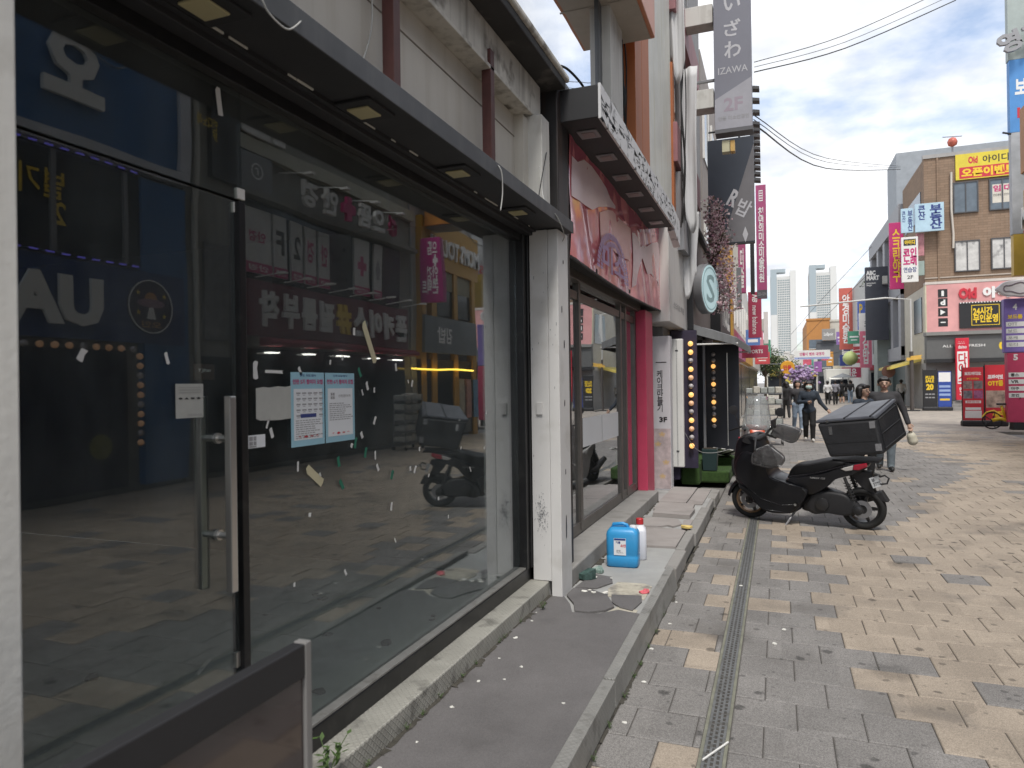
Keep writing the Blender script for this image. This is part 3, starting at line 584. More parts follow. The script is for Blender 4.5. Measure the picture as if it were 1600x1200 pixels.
GRT = mat('green tape', (0.015, 0.16, 0.10), 0.6); YLT = mat('yellowed tape', (0.55, 0.5, 0.33), 0.6); WHT = mat('white tape scrap', (0.62, 0.62, 0.6), 0.7)
rr = random.Random(21)
def scrap(name, lab, y, z, w_, h_, a, m, grp=None):
    c, s = math.cos(a), math.sin(a); n = 6; pts = []
    for (u, v) in ((-.5, -.5), (0, -.45 - rr.random() * .15), (.5, -.5), (.5 - rr.random() * .25, .1), (.5, .5), (-.1, .45 + rr.random() * .1), (-.5, .4)):
        u *= w_; v *= h_; pts.append((y + u * c - v * s, z + u * s + v * c))
    return tag(MB().prism(pts, lambda u, v, d: (d, u, v), GX - 0.0012, GX).build(name, m), lab, 'tape scrap', grp)
for (y, z, a) in ((2.7, 1.72, 0.5), (2.54, 1.475, 0), (2.74, 1.36, -.3), (2.97, 1.23, -.4), (2.55, 1.24, .6), (2.53, 1.34, .2), (2.66, 1.41, -.3)):
    scrap('tape_scrap', 'bit of green tape stuck on the shop window', y, z, 0.018, 0.045, a, GRT, 'green tape bits on the window')
scrap('tape_scrap', 'long yellowed tape strip on glass above the blue posters', 2.78, 1.86, 0.035, 0.2, 0.5, YLT)
scrap('tape_scrap', 'wide yellowed tape strip on glass below the blue posters', 2.365, 1.3, 0.035, 0.12, 0.95, YLT)
scrap('tape_scrap', 'white tape strip at top of the glass above the door', 1.87, 2.62, 0.022, 0.09, 0.15, WHT)
for (y, z) in [(2.26, 1.35), (2.4, 1.3), (2.76, 1.66), (2.72, 1.63), (2.82, 1.64), (3.14, 1.68), (3.18, 1.67), (2.48, 1.76), (2.57, 1.78), (2.28, 1.72), (2.71, 1.44), (2.63, 1.4), (2.33, 1.15), (2.99, 0.91), (2.82, 1.34), (2.84, 1.28), (3.15, 1.24), (3.2, 1.23), (3.25, 1.33), (3.35, 1.18), (3.46, 1.04), (3.58, 0.92), (2.11, 1.49), (2.09, 1.525), (2.23, 0.9), (2.57, 0.86), (2.96, 1.08), (3.89, 1.15), (3.76, 1.29), (4.11, 1.26), (4.15, 1.48), (2.66, 1.9), (2.82, 1.5), (3.02, 1.75)]:
    scrap('paper_bit', 'tiny white paper bit stuck on the shop window pane', y, z, rr.uniform(0.008, 0.018), rr.uniform(0.015, 0.04), rr.uniform(-.6, .6), WHT, 'white paper bits on the window')
scrap('paper_bit', 'torn white paper bit on the glass door near its left', 1.36, 1.75, 0.02, 0.035, -.5, WHT); scrap('paper_bit', 'torn white paper bit on the glass door near the brown sign', 1.64, 1.75, 0.012, 0.035, .3, WHT)
scrap('paper_strip', 'long torn white paper edge beside the door stile', 2.03, 1.72, 0.025, 0.06, 0, WHT); scrap('paper_strip', 'thin torn white paper strip above the grey torn paper', 2.13, 1.715, 0.1, 0.012, -.02, WHT)
# standing board close to the camera
bd = thing('standing_board', 'dark glossy standing board with black top band close to camera', 'board', (-1.0, 0.6, PZ + 0.014))
DG = mat('dark glossy acrylic', (0.045, 0.032, 0.03), 0.06, var=0.1, spec=1.0)
local(MB().box(-1.03, -1.008, -0.3, 1.312, 0.3, 1.0), bd).build('face', DG, bd)
local(MB().box(-1.034, -1.0, -0.3, 1.313, 1.003, 1.078), bd).build('top_band', MATTE, bd, bevel=0.004)
local(MB().box(-1.034, -1.0, 1.314, 1.336, 0.25, 1.079), bd).build('side_trim', mat('grey board edge', (0.2, 0.195, 0.19), 0.5, var=0.1), bd, bevel=0.003)
for y in (-0.2, 1.27): local(MB().box(-1.17, -0.89, y - 0.02, y + 0.02, PZ + 0.0145, PZ + 0.04).box(-1.03, -1.01, y - 0.02, y + 0.02, PZ + 0.04, 0.3), bd).build('foot', MATTE, bd)
# blue jerry can and white bottle
BLU = mat('blue plastic can', (0.035, 0.30, 0.62), 0.38, var=0.06, scale=6, dirt=0.15, dcol=(0.2, 0.35, 0.5))
cn = thing('jerry_can', 'blue plastic jerry can with white label on the forecourt', 'canister', (-1.235, 5.87, PZ), R(4))
def rrect(wd, hg, rad, n=5):
    o = []
    for cx, cy, a0 in ((wd - rad, hg - rad, 0), (-wd + rad, hg - rad, 90), (-wd + rad, -hg + rad, 180), (wd - rad, -hg + rad, 270)):
        for k in range(n): a = R(a0 + 90 * k / (n - 1)); o.append((cx + rad * math.cos(a), cy + rad * math.sin(a)))
    return o
def loft(sections, fn, mi=0, mb=None):
    """sections: list of (outline, t); joined ring to ring and capped."""
    mb = mb or MB(); n = len(sections[0][0]); vs = [fn(u, v, t) for s, t in sections for u, v in s]; k = len(sections)
    fs = [(i * n + j, i * n + (j + 1) % n, (i + 1) * n + (j + 1) % n, (i + 1) * n + j) for i in range(k - 1) for j in range(n)] + [tuple(range(n - 1, -1, -1)), tuple(range((k - 1) * n, k * n))]
    return mb.add(vs, fs, mi)
S = lambda a, b, r: rrect(a, b, r)
loft([(S(0.118, 0.075, 0.03), 0.0), (S(0.130, 0.088, 0.034), 0.012), (S(0.132, 0.09, 0.034), 0.09), (S(0.128, 0.086, 0.034), 0.1), (S(0.132, 0.09, 0.034), 0.11), (S(0.132, 0.09, 0.034), 0.27), (S(0.125, 0.085, 0.034), 0.295), (S(0.105, 0.07, 0.034), 0.318), (S(0.09, 0.05, 0.03), 0.325)], lambda u, v, t: (u, v, t)).build('body', BLU, cn, smooth=True)
MB().tube([(-0.085, 0, 0.315), (-0.08, 0, 0.345), (0.0, 0, 0.352), (0.035, 0, 0.34), (0.04, 0, 0.315)], 0.014, 8).build('handle', BLU, cn, smooth=True)
MB().lathe([(0.03, 0.31), (0.03, 0.335), (0.026, 0.34)], (0.085, 0, 0), n=14).build('cap', mat('white cap', (0.7, 0.7, 0.72), 0.4), cn, auto=True)
lb = flat('label_sticker', PW, cn, 'Y', -0.015, -0.0925, 0.175, 0.1, 0.14, 0.001)
flat('label_band', INKN, lb, 'Y', -0.015, -0.0933, 0.235, 0.094, 0.016, 0.0003); letters('기름', INKN, lb, 'Y', -0.03, -0.0936, 0.21, w=0.04, h=0.02, bold=0.04); letters('소인', INKR, lb, 'Y', 0.012, -0.0936, 0.185, w=0.045, h=0.025, bold=0.04); letters('운영\n18.75 L', INKG, lb, 'Y', -0.015, -0.0936, 0.135, w=0.06, h=0.03)
bt = thing('bottle', 'white plastic bottle with red cap behind the blue can', 'bottle', (-1.145, 6.15, PZ), R(10))
loft([(S(0.05, 0.07, 0.03), 0.0), (S(0.056, 0.078, 0.03), 0.012), (S(0.056, 0.078, 0.03), 0.24), (S(0.05, 0.07, 0.03), 0.265), (S(0.03, 0.03, 0.028), 0.295), (S(0.026, 0.026, 0.025), 0.30)], lambda u, v, t: (u, v, t)).build('body', mat('white plastic', (0.68, 0.69, 0.74), 0.4, var=0.04), bt, smooth=True)
MB().lathe([(0.032, 0.3), (0.032, 0.345), (0.028, 0.35)], n=16).build('cap', mat('red cap', (0.5, 0.03, 0.035), 0.4), bt, auto=True)
# ================================================================== pink shop next door
RUST = mat('rusted black sheet', (0.022, 0.021, 0.022), 0.5, 0.2, var=0.5, scale=2.5, streak=0.5, dcol=(0.085, 0.045, 0.03))
PINK = mat('pink vinyl', (0.78, 0.25, 0.28), 0.1, var=0.1, scale=1.2, spec=0.9)
PINKD = mat('deep pink paint', (0.56, 0.06, 0.125), 0.45, var=0.12, scale=3, dirt=0.25, dcol=(0.3, 0.1, 0.12))
PINKM = mat('painted mauve shade', (0.5, 0.11, 0.17), 0.12, var=0.1)  # tone for the banner's dark reflection and canopy shade, not another vinyl
PINKL = mat('painted pale reflection', (0.85, 0.66, 0.68), 0.3, var=0.06)  # tone for the bright reflections on the glossy banner
LILAC = mat('lilac print', (0.45, 0.3, 0.5), 0.5, var=0.1)
ANOD = mat('brown anodised frame', (0.14, 0.128, 0.118), 0.4, 0.45, var=0.15, scale=5)
PEEL = mat('peeling white fascia', (0.66, 0.66, 0.67), 0.7, var=0.08, dirt=0.95, dcol=(0.05, 0.05, 0.05), dscale=9)
ps = thing('pink_shop', 'closed pink shop with sagging pink banner and brown framed glass', 'shop', (-1.75, 7.3, 0))
PP = lambda name, mb, m, parent=ps, **k: P(name, mb, m, parent, **k)
PP('party_column', MB().box(-2.0, -1.52, 5.08, 5.36, PZ, 4.0), RUST, bevel=0.01)
# banner: wavy sheet with a sagging foot
def banner(y0, y1, z0f, z1f, xf, nu=40, nv=14):
    mb = MB(); vs = []
    for j in range(nv + 1):
        for i in range(nu + 1):
            u, v = i / nu, j / nv; y = y0 + (y1 - y0) * u; z = z0f(u) + (z1f(u) - z0f(u)) * v; vs.append((xf(u, v), y, z))
    fs = [(j * (nu + 1) + i, j * (nu + 1) + i + 1, (j + 1) * (nu + 1) + i + 1, (j + 1) * (nu + 1) + i) for j in range(nv) for i in range(nu)]
    return mb.add(vs, fs)
bx = lambda u, v: -1.535 + 0.012 * math.sin(u * 21 + v * 3) * (1 - v * .6) + 0.008 * math.sin(u * 55 + v * 9)
bn = PP('banner', banner(5.42, 10.15, lambda u: 2.64 + 0.05 * (2 * u - 1) ** 2, lambda u: 3.84, bx), PINK, smooth=True)
def on_banner(name, pts, m, off):   # flat coloured shape following the banner sheet
    f = lambda u, v, d: (bx((u - 5.42) / 4.73, (v - 2.66) / 1.18) + d, u, v)
    mb = MB(); n = len(pts); top = [p[0] for p in pts]
    vs = []
    for (y, a, b) in pts:
        for k in range(5): vs.append(f(y, a + (b - a) * k / 4, off))
    fs = [(i * 5 + k, (i + 1) * 5 + k, (i + 1) * 5 + k + 1, i * 5 + k + 1) for i in range(n - 1) for k in range(4)]
    return PP(name, mb.add(vs, fs), m, bn, smooth=True)
top = lambda y: 3.80 if y < 0 else 3.835
on_banner('painted_shade', [(y, z, 3.835) for y, z in ((5.45, 3.5), (5.66, 3.51), (5.9, 3.6), (6.17, 3.62), (6.4, 3.6), (6.66, 3.55), (7.0, 3.5), (7.4, 3.44), (7.9, 3.42), (8.2, 3.5), (8.6, 3.5), (8.9, 3.56), (9.4, 3.62), (10.1, 3.7))], PINKM, 0.004)  # dark reflection and shade under the canopy, painted as a mauve shape
on_banner('painted_reflection', [(5.46, 3.17, 3.49), (5.66, 3.18, 3.5), (5.9, 3.2, 3.59), (6.17, 3.22, 3.61), (6.4, 3.3, 3.59), (6.66, 3.36, 3.54), (6.9, 3.41, 3.5), (7.1, 3.44, 3.47)], PINKL, 0.008)  # glossy reflections painted onto the banner as pale shapes
on_banner('salmon_shape', [(6.45, 2.9, 3.26), (6.7, 3.02, 3.34), (7.0, 2.98, 3.4), (7.4, 3.0, 3.4), (7.88, 3.04, 3.4)], mat('salmon vinyl', (.76, .42, .4), .3, var=.08), 0.008)
on_banner('painted_reflection', [(8.0, 2.75, 3.38), (8.15, 2.8, 3.4), (8.3, 2.95, 3.36), (8.5, 3.16, 3.3), (8.7, 3.2, 3.36), (9.0, 3.05, 3.4), (9.3, 3.1, 3.5), (9.75, 3.05, 3.6), (9.9, 3.0, 3.6)], PINKL, 0.008)  # second painted reflection, towards the far end
em = MB()
for i in range(30):
    a0, a1 = R(6 * i), R(6 * i + 4.6)
    for r0, r1 in ((0.36, 0.42), (0.29, 0.34)): em.quad(*[(-1.512, 6.95 + 1.7 * rr_ * math.cos(a), 2.72 + rr_ * math.sin(a)) for rr_, a in ((r0, a0), (r1, a0), (r1, a1), (r0, a1))])
o = PP('emblem', em, LILAC, bn); o['kind'] = 'stuff'
letters('미소', LILAC, bn, 'X', 0.241, -0.35, 2.86, w=1.0, h=0.26, bold=0.03)
# canopy with lamps and peeling fascia
cp = PP('canopy', MB().box(-1.9, -1.226, 5.16, 9.15, 3.655, 3.90), MATTE, bevel=0.004)
PP('fascia', MB().box(-1.225, -1.205, 5.15, 9.2, 3.64, 3.905), PEEL, cp, bevel=0.002)
PP('fascia_gusset', MB().prism([(9.21, 3.62), (9.75, 3.5), (9.75, 3.84), (9.21, 3.9)], lambda u, v, d: (d, u, v), -1.3, -1.21), PEEL, cp)
for i, y in enumerate((5.48, 6.1, 6.75, 7.4, 8.1, 8.8)):
    d = PP('downlight', MB().box(-1.46, -1.30, y - 0.09, y + 0.09, 3.645, 3.6545), GREYM, cp, bevel=0.002); PP('lamp_cover', MB().box(-1.43, -1.33, y - 0.055, y + 0.055, 3.641, 3.6448), mat('dead lamp', (0.2, 0.15, 0.15), 0.3), d)
rr = random.Random(31); fl = MB()
for i in range(150):
    y, z = rr.uniform(5.2, 9.15), rr.gauss(3.76, 0.065); z = min(max(z, 3.645), 3.895); s = rr.uniform(0.012, 0.06)
    fl.add([(-1.2045, y + s * rr.uniform(-1, 1) * 2.6, z + s * rr.uniform(-1, 1) * .6) for k in range(4)], [(0, 1, 2), (0, 2, 3)])
o = PP('paint_flakes', fl, mat('bare dark metal', (0.06, 0.06, 0.062), 0.7, var=0.3), cp); o['kind'] = 'stuff'
PP('banner_rail', MB().tube([(-1.53, 5.42, 2.675), (-1.53, 6.6, 2.645), (-1.53, 7.8, 2.63), (-1.53, 9.0, 2.65), (-1.53, 10.15, 2.68)], 0.014, 6), MATTE, ps)
PP('soffit', MB().box(-1.9, -1.55, 5.36, 10.1, 2.68, 2.72), mat('black soffit', (0.014, 0.014, 0.014), 0.8), ps)
# glass front
SG = glass('pink shop glass', tint=(0.55, 0.58, 0.56), gain=1.9, dust=0.03)
gf = PP('glass_front', MB().box(-1.762, -1.754, 5.4, 9.28, 0.34, 2.62), SG)
for y in (5.42, 6.4, 8.25, 8.55, 9.14): PP('mullion', MB().box(-1.79, -1.725, y - 0.035, y + 0.035, 0.30, 2.66), ANOD, gf, bevel=0.003)
PP('bottom_rail', MB().box(-1.785, -1.735, 5.4, 9.28, 0.27, 0.37), ANOD, gf, bevel=0.003); PP('transom', MB().box(-1.785, -1.735, 5.4, 9.28, 2.44, 2.52), ANOD, gf, bevel=0.003); PP('head', MB().box(-1.80, -1.68, 5.38, 9.3, 2.60, 2.68), ANOD, gf, bevel=0.003)
for (a, b) in ((6.55, 7.33), (7.345, 8.15)): tag(MB().box(-1.753, -1.752, a, b, 1.05, 1.33).build('paper_sheet', PW), 'blank white paper sheet taped on pink shop glass, ' + ('left one' if a < 7 else 'right one'), 'paper')
PP('step', MB().box(-1.8, -1.47, 5.08, 9.25, PZ - .02, 0.262), CONC, bevel=0.012)
PP('side_column', MB().box(-1.73, -1.60, 9.2, 9.74, PZ, 2.62), PINKD, bevel=0.008)
PP('room', MB().box(-6, -5.9, 5.2, 10, 0.2, 3).box(-5.9, -1.9, 5.1, 5.2, .2, 3).box(-5.9, -1.9, 9.35, 9.45, .2, 3).box(-5.9, -1.8, 5.2, 9.35, 2.7, 2.8).box(-5.9, -1.8, 5.2, 9.35, 0.15, 0.25), mat('dim room', (0.2, 0.19, 0.18), 0.9, var=0.2))
for y0, m_, h_ in ((6.0, 'dim shelf stock', 1.5), (7.4, 'dim shelf stock', 1.2)):
    PP('shelf', MB().box(-3.6, -3.2, y0, y0 + 0.9, 0.25, h_), mat(m_, (0.12, 0.11, 0.1), 0.7, var=0.6, scale=8))
# ------------------------------------------------------------------ upper floors along the left
MARB = mat('yellow stained marble sheet', (0.60, 0.60, 0.55), 0.35, var=0.12, scale=2.5, streak=0.5, dcol=(0.45, 0.43, 0.25))
ORNG = mat('orange cladding', (0.42, 0.135, 0.045), 0.55, var=0.1)
ub = thing('orange_trim_building', 'upper storeys with orange trim and marble sheets above pink shop', 'building', (-1.8, 8, 3.9))
U = lambda name, mb, m, parent=ub, **k: P(name, mb, m, parent, **k)
U('wall', MB().box(-6, -1.75, 5.1, 10.75, 3.92, 15), mat('grey upper wall', (0.3, 0.3, 0.31), 0.8, streak=0.3))
U('white_panel', MB().box(-1.75, -1.45, 6.64, 7.2, 3.95, 9), PLAST, bevel=0.004)
U('cable_recess', MB().box(-1.75, -1.6, 7.2, 7.75, 3.95, 9), INKB)
for (a, b) in ((7.75, 8.15), (8.17, 8.65)): U('orange_pilaster', MB().box(-1.75, -1.42, a, b, 3.905, 13), ORNG, bevel=0.004)
U('marble_sheet', MB().box(-1.75, -1.44, 8.7, 10.7, 3.905, 13), MARB, bevel=0.004)
ob = thing('orange_box_sign', 'orange box sign with beige underside above the pink shop', 'sign', (-1.3, 6.6, 4.95))
local(MB().box(-1.54, -1.16, 5.75, 7.5, 5.3, 9), ob).build('case', mat('orange sign face', (0.55, 0.22, 0.12), 0.4, var=0.1), ob, bevel=0.01)
local(MB().box(-1.53, -1.2, 5.79, 7.46, 5.285, 5.299).box(-1.54, -1.16, 6.6, 6.62, 5.275, 5.285), ob).build('underside', mat('beige underside', (0.45, 0.41, 0.36), 0.6), ob)
rr = random.Random(77)
for i in range(9):
    y = 7.25 + rr.random() * 0.45; pts = [(-1.58 + rr.random() * 0.1, y + rr.uniform(-.12, .12), 3.95 + k * 0.42) for k in range(8)]
    cable('cable', 'tangled dark cable in the recess beside the orange pilaster', pts, 0.008, CB, 4, grp='cables in the recess beside the orange pilaster')
cable('cable', 'black cable looping over the rusted column top', [(-1.5, 4.95, 4.0), (-1.45, 5.1, 4.03), (-1.4, 5.35, 4.0), (-1.38, 5.5, 3.93)], 0.01, CB)
# next building: draped white tarps and mauve frames
MAUV = mat('mauve cladding', (0.30, 0.135, 0.145), 0.6, var=0.15, streak=0.3, dcol=(0.2, 0.14, 0.14)); TARP = mat('white tarpaulin', (0.55, 0.55, 0.555), 0.6, var=0.08, scale=1.5, dirt=0.2, dcol=(0.45, 0.44, 0.42))
mb_ = thing('mauve_building', 'shabby building with mauve bands and torn white tarpaulins', 'building', (-1.8, 12.5, 0))
Mv = lambda name, mb, m, parent=mb_, **k: P(name, mb, m, parent, **k)
Mv('wall', MB().box(-6, -1.62, 10.8, 17, 0, 14), mat('dull grey render', (0.26, 0.26, 0.265), 0.85, streak=0.4))
for (z0, z1) in ((5.0, 5.6), (7.3, 7.9), (9.6, 10.2)): Mv('mauve_band', MB().box(-1.62, -1.36, 10.8, 14.2, z0, z1), MAUV, bevel=0.01)
WDK = glass('dusty upper glass', tint=(0.1, 0.1, 0.11), gain=3.0, dust=0.12)
for (z0, z1) in ((5.65, 7.25), (7.95, 9.55)):
    for y in (10.9, 11.75, 12.6, 13.4): f_ = Mv('window', MB().box(-1.60, -1.585, y, y + 0.76, z0, z1), WDK); [Mv('window_jamb', MB().box(-1.60, -1.55, q, q + .04, z0, z1), WHITE, f_) for q in (y - .04, y + .76)]
Mv('orange_post', MB().box(-1.6, -1.42, 10.78, 10.98, 3.6, 6.5), ORNG)
Mv('grey_blade', MB().hexa([(-1.6, 11.0, 3.7), (-1.3, 11.0, 3.7), (-1.3, 12.8, 3.7), (-1.6, 12.8, 3.7), (-1.6, 11.0, 4.9), (-1.34, 11.0, 4.9), (-1.34, 12.8, 4.9), (-1.6, 12.8, 4.9)]), GREYM)
def tarp(y, z0, z1, wd, seed, lab, x=-1.28):
    rr = random.Random(seed); mb = MB(); nu, nv = 10, 16; vs = []
    for j in range(nv + 1):
        for i in range(nu + 1):
            u, v = i / nu, j / nv; vs.append((x + (u - .5) * wd * (0.75 + .25 * v) + .008 * math.sin(6 * v + seed), y + .03 * math.sin(9 * u + 3 * v + seed) + .02 * math.sin(17 * u), z0 + (z1 - z0) * v + .2 * math.sin(5 * u + seed) * (1 - v)))
    fs = [(j * (nu + 1) + i, j * (nu + 1) + i + 1, (j + 1) * (nu + 1) + i + 1, (j + 1) * (nu + 1) + i) for j in range(nv) for i in range(nu)]
    o = tag(mb.add(vs, fs).build('tarpaulin', TARP, smooth=True), lab, 'tarpaulin'); m_ = o.modifiers.new('solid', 'SOLIDIFY'); m_.thickness = 0.006
tarp(11.3, 4.2, 6.6, 0.35, 1, 'long white tarpaulin hanging under the grey vertical sign'); tarp(10.9, 6.4, 9.2, 0.3, 2, 'upper white tarpaulin hanging beside the marble sheets', -1.36); tarp(11.6, 3.2, 4.4, 0.3, 3, 'lower torn white tarpaulin beside the blossom branches', -1.3)
for i in range(5): cable('cable', 'dark cable running up the mauve building front', [(-1.34 + rr.random() * .1, 10.85 + rr.random() * .3, 4 + k * 0.9 + rr.random() * .2) for k in range(6)], 0.009, CB, 4, grp='cables up the mauve building')
ab = thing('air_bracket', 'white concrete bracket blocks stepping up behind the vertical sign', 'bracket', (-1.2, 12.2, 6.5))
for z in (6.2, 7.6): local(MB().box(-1.6, -0.92, 12.05, 12.35, z, z + 0.32), ab).build('block', PLAST, ab, bevel=0.01)
# ------------------------------------------------------------------ shop signs at ground level, left row
s3 = thing('cake_class_sign', 'tall white cake making sign reading 3F beside pink column', 'sign', (-1.56, 10.2, PZ))
local(MB().box(-1.685, -1.435, 10.2, 10.42, PZ, 2.335), s3).build('case', mat('white sign case', (0.62, 0.61, 0.63), 0.5, var=0.05), s3, bevel=0.008)
letters('케이크만들기', INKB, s3, 'Y', -0.02, -0.0035, 1.42, w=0.085, h=0.6, bold=0.01, vertical=True); letters('3F', INKB, s3, 'Y', 0.02, -0.0035, 1.01, w=0.11, h=0.075, bold=0.04)
flat('sign_line', INKB, s3, 'Y', 0.0, -0.003, 1.83, 0.15, 0.012); fp = flat('photo_print', mat('cake photo print', (0.5, 0.42, 0.42), 0.5, var=0.35, scale=7), s3, 'Y', 0, -0.003, 0.45, 0.24, 0.86)
for k in range(4): letters('❀', mat('pale gold print', (0.6, 0.42, 0.2), 0.5), fp, 'Y', [0, -.06, .05, 0][k], -0.0035, [.8, .66, .4, .2][k], w=0.09, h=0.07)
wp = thing('metal_strip', 'narrow white metal panel with ribs beside the bulb column', 'panel', (-1.42, 10.9, 0.35)); local(MB().box(-1.51, -1.34, 10.9, 11.0, 0.38, 2.33), wp).build('sheet', WHITE, wp, bevel=0.01)
for x in (-1.44, -1.43): local(MB().box(x, x + 0.004, 10.897, 10.899, 0.4, 2.31), wp).build('rib', GREYM, wp)
for z in (0.62, 2.15): local(MB().box(-1.45, -1.41, 10.89, 10.899, z, z + 0.012), wp).build('clip', INKB, wp)
ws = thing('white_box_sign', 'blank white box sign with faint text above cake sign', 'sign', (-1.5, 10.6, 2.5)); local(MB().box(-1.75, -1.4, 10.0, 12.1, 2.52, 4.05), ws).build('case', mat('off white sign case', (0.6, 0.59, 0.57), 0.5, var=0.06, streak=0.3, dcol=(0.4, 0.38, 0.34)), ws, bevel=0.012)
letters('스드디오 학원', INKG, ws, 'X', 0.1035, 0.4, 0.3, w=1.2, h=0.1)
# bulb columns and the café entrance
BULB = mat('warm lit bulb', (0.8, 0.5, 0.2), 0.3, emit=(1, 0.5, 0.14), estr=0.5); BULBO = mat('unlit bulb', (0.45, 0.42, 0.42), 0.15, var=0.1, spec=0.8)
BULBP = mat('dim warm bulb', (0.75, 0.48, 0.33), 0.3, emit=(1, 0.5, 0.2), estr=0.12)
cf = thing('purple_cafe', 'dark cafe entrance with purple doorway and round sign', 'shop', (-1.4, 13, 0))
Cf = lambda name, mb, m, parent=cf, **k: P(name, mb, m, parent, **k)
PUR = mat('dark purple wall', (0.035, 0.028, 0.055), 0.5, var=0.4, scale=4)  # plain dark purple wall colour
Cf('entrance_wall', MB().box(-1.6, -1.2, 11.52, 11.6, 0.3, 2.5), PUR); Cf('door_recess', MB().box(-1.6, -1.5, 11.6, 13.4, 0.1, 2.6), mat('purple recess wall', (0.05, 0.04, 0.08), 0.5))  # recess wall in a slightly paler purple
Cf('door_frame', MB().box(-1.24, -1.2, 12.9, 12.96, 0.3, 2.5).box(-1.48, -1.2, 12.9, 12.96, 2.42, 2.5), GREYM)
Cf('dark_wall', MB().box(-1.3, -0.66, 13.5, 13.62, 0.35, 2.4).box(-1.6, -1.3, 13.5, 15.8, 0, 2.7), mat('navy black wall', (0.014, 0.016, 0.024), 0.45), cf)
Cf('light_post', MB().box(-0.87, -0.855, 13.47, 13.495, 0.5, 2.2), STEEL); Cf('plinth', MB().box(-0.85, -0.55, 13.52, 13.7, 0.0, 0.35), mat('stone plinth', (0.4, 0.4, 0.38), 0.6))
Cf('fascia', MB().box(-1.6, -1.36, 12.15, 16.0, 2.62, 4.35), mat('taupe fascia', (0.25, 0.22, 0.205), 0.55, var=0.06), bevel=0.005)
Cf('fascia_frame', MB().box(-1.6, -1.30, 12.05, 12.14, 2.55, 4.45).box(-1.6, -1.28, 12.15, 16.0, 4.36, 4.45), INKB)
Cf('far_fascia', MB().box(-1.6, -1.15, 16.05, 19.6, 2.6, 4.2), mat('black fascia', (0.02, 0.02, 0.022), 0.5)); letters('HOLE', INKW, cf, 'X', 0.2535, 4.9, 3.4, w=2.4, h=0.9, bold=0.03)
for ci, (x, y, z0, z1, lit) in enumerate(((-1.285, 11.5, 0.66, 2.28, 'LLOLPOLPOLPOL'), (-1.105, 13.5, 0.86, 2.18, 'OOLOOLOOLOOLO'))):
    n = len(lit)
    for k in range(n):
        z = z1 + (z0 - z1) * k / (n - 1); b = Cf('bulb', MB().lathe([(0.01, 0.095), (0.022, 0.089), (0.037, 0.07), (0.042, 0.052), (0.039, 0.032), (0.023, 0.013), (0.018, 0)], (x, y - 0.002, z), (0, -1, 0), 10), {'L': BULB, 'O': BULBO, 'P': BULBP}[lit[k]], smooth=True)
        Cf('socket', MB().tube([(x, y - .002, z), (x, y - 0.02, z)], 0.02, 8), INKB, b)
# awning with pleats
aw = thing('awning', 'grey pleated fabric awning over the cafe entrance', 'awning', (-1.3, 13, 2.6)); vs = []; AWN = mat('grey awning cloth', (0.20, 0.205, 0.21), 0.75, var=0.1, streak=0.2); nn = 46
for i in range(nn + 1):
    u = i / nn; yy = 12.1 + 3.6 * u; d = 0.012 * (i % 2)
    vs += [(-1.38, yy, 2.64 + d), (-1.0, yy, 2.53 + d), (-0.52 - .1 * (1 - u), yy, 2.39 + d), (-0.52 - .1 * (1 - u), yy, 2.26 + d)]
mbx = MB().add(vs, [(i * 4 + k, i * 4 + k + 1, i * 4 + 5 + k, i * 4 + 4 + k) for i in range(nn) for k in range(3)])
o = local(mbx, aw).build('cloth', AWN, aw); o.modifiers.new('s', 'SOLIDIFY').thickness = 0.008
for yy in (12.12, 15.68): local(MB().tube([(-1.36, yy, 2.3), (-0.6, yy, 2.3)], 0.015, 6), aw).build('arm', WHITE, aw)
local(MB().hexa([(-1.38, 12.085, 2.5), (-1.37, 12.095, 2.5), (-.63, 12.095, 2.27), (-.63, 12.085, 2.27), (-1.38, 12.085, 2.66), (-1.37, 12.095, 2.66), (-.63, 12.095, 2.39), (-.63, 12.085, 2.39)]), aw).build('side_flap', AWN, aw)
rs = thing('round_sign', 'round backlit pale teal sign on the taupe fascia', 'sign', (-1.15, 12.9, 3.32)); nrm = Vector((0.965, -0.26, 0))
MB().lathe([(0.43, -0.09), (0.44, -0.08), (0.44, 0.05), (0.43, 0.06)], (0, 0, 0), nrm, 36).build('case', GREYM, rs, auto=True)
MB().lathe([(0.415, 0.061), (0.415, 0.066)], (0, 0, 0), nrm, 36).build('face', mat('pale teal lit face', (0.45, 0.6, 0.62), 0.4, emit=(0.6, 0.85, 0.9), estr=0.12), rs, auto=True)
fx = (tuple(Vector((0, 0, 1)).cross(nrm)), (0, 0, 1), tuple(nrm)); letters('S', mat('teal print', (0.3, 0.45, 0.47), 0.5), rs, fx, *(nrm * 0.068), w=0.4, h=0.5)
MB().lathe([(0.36, 0.067), (0.38, 0.067), (0.38, 0.069), (0.36, 0.069)], (0, 0, 0), nrm, 36, closed=True).build('ring', MATS['teal print'], rs)
MB().box(-0.22, -0.05, -0.03, 0.03, -0.03, 0.03).build('bracket', INKB, rs)
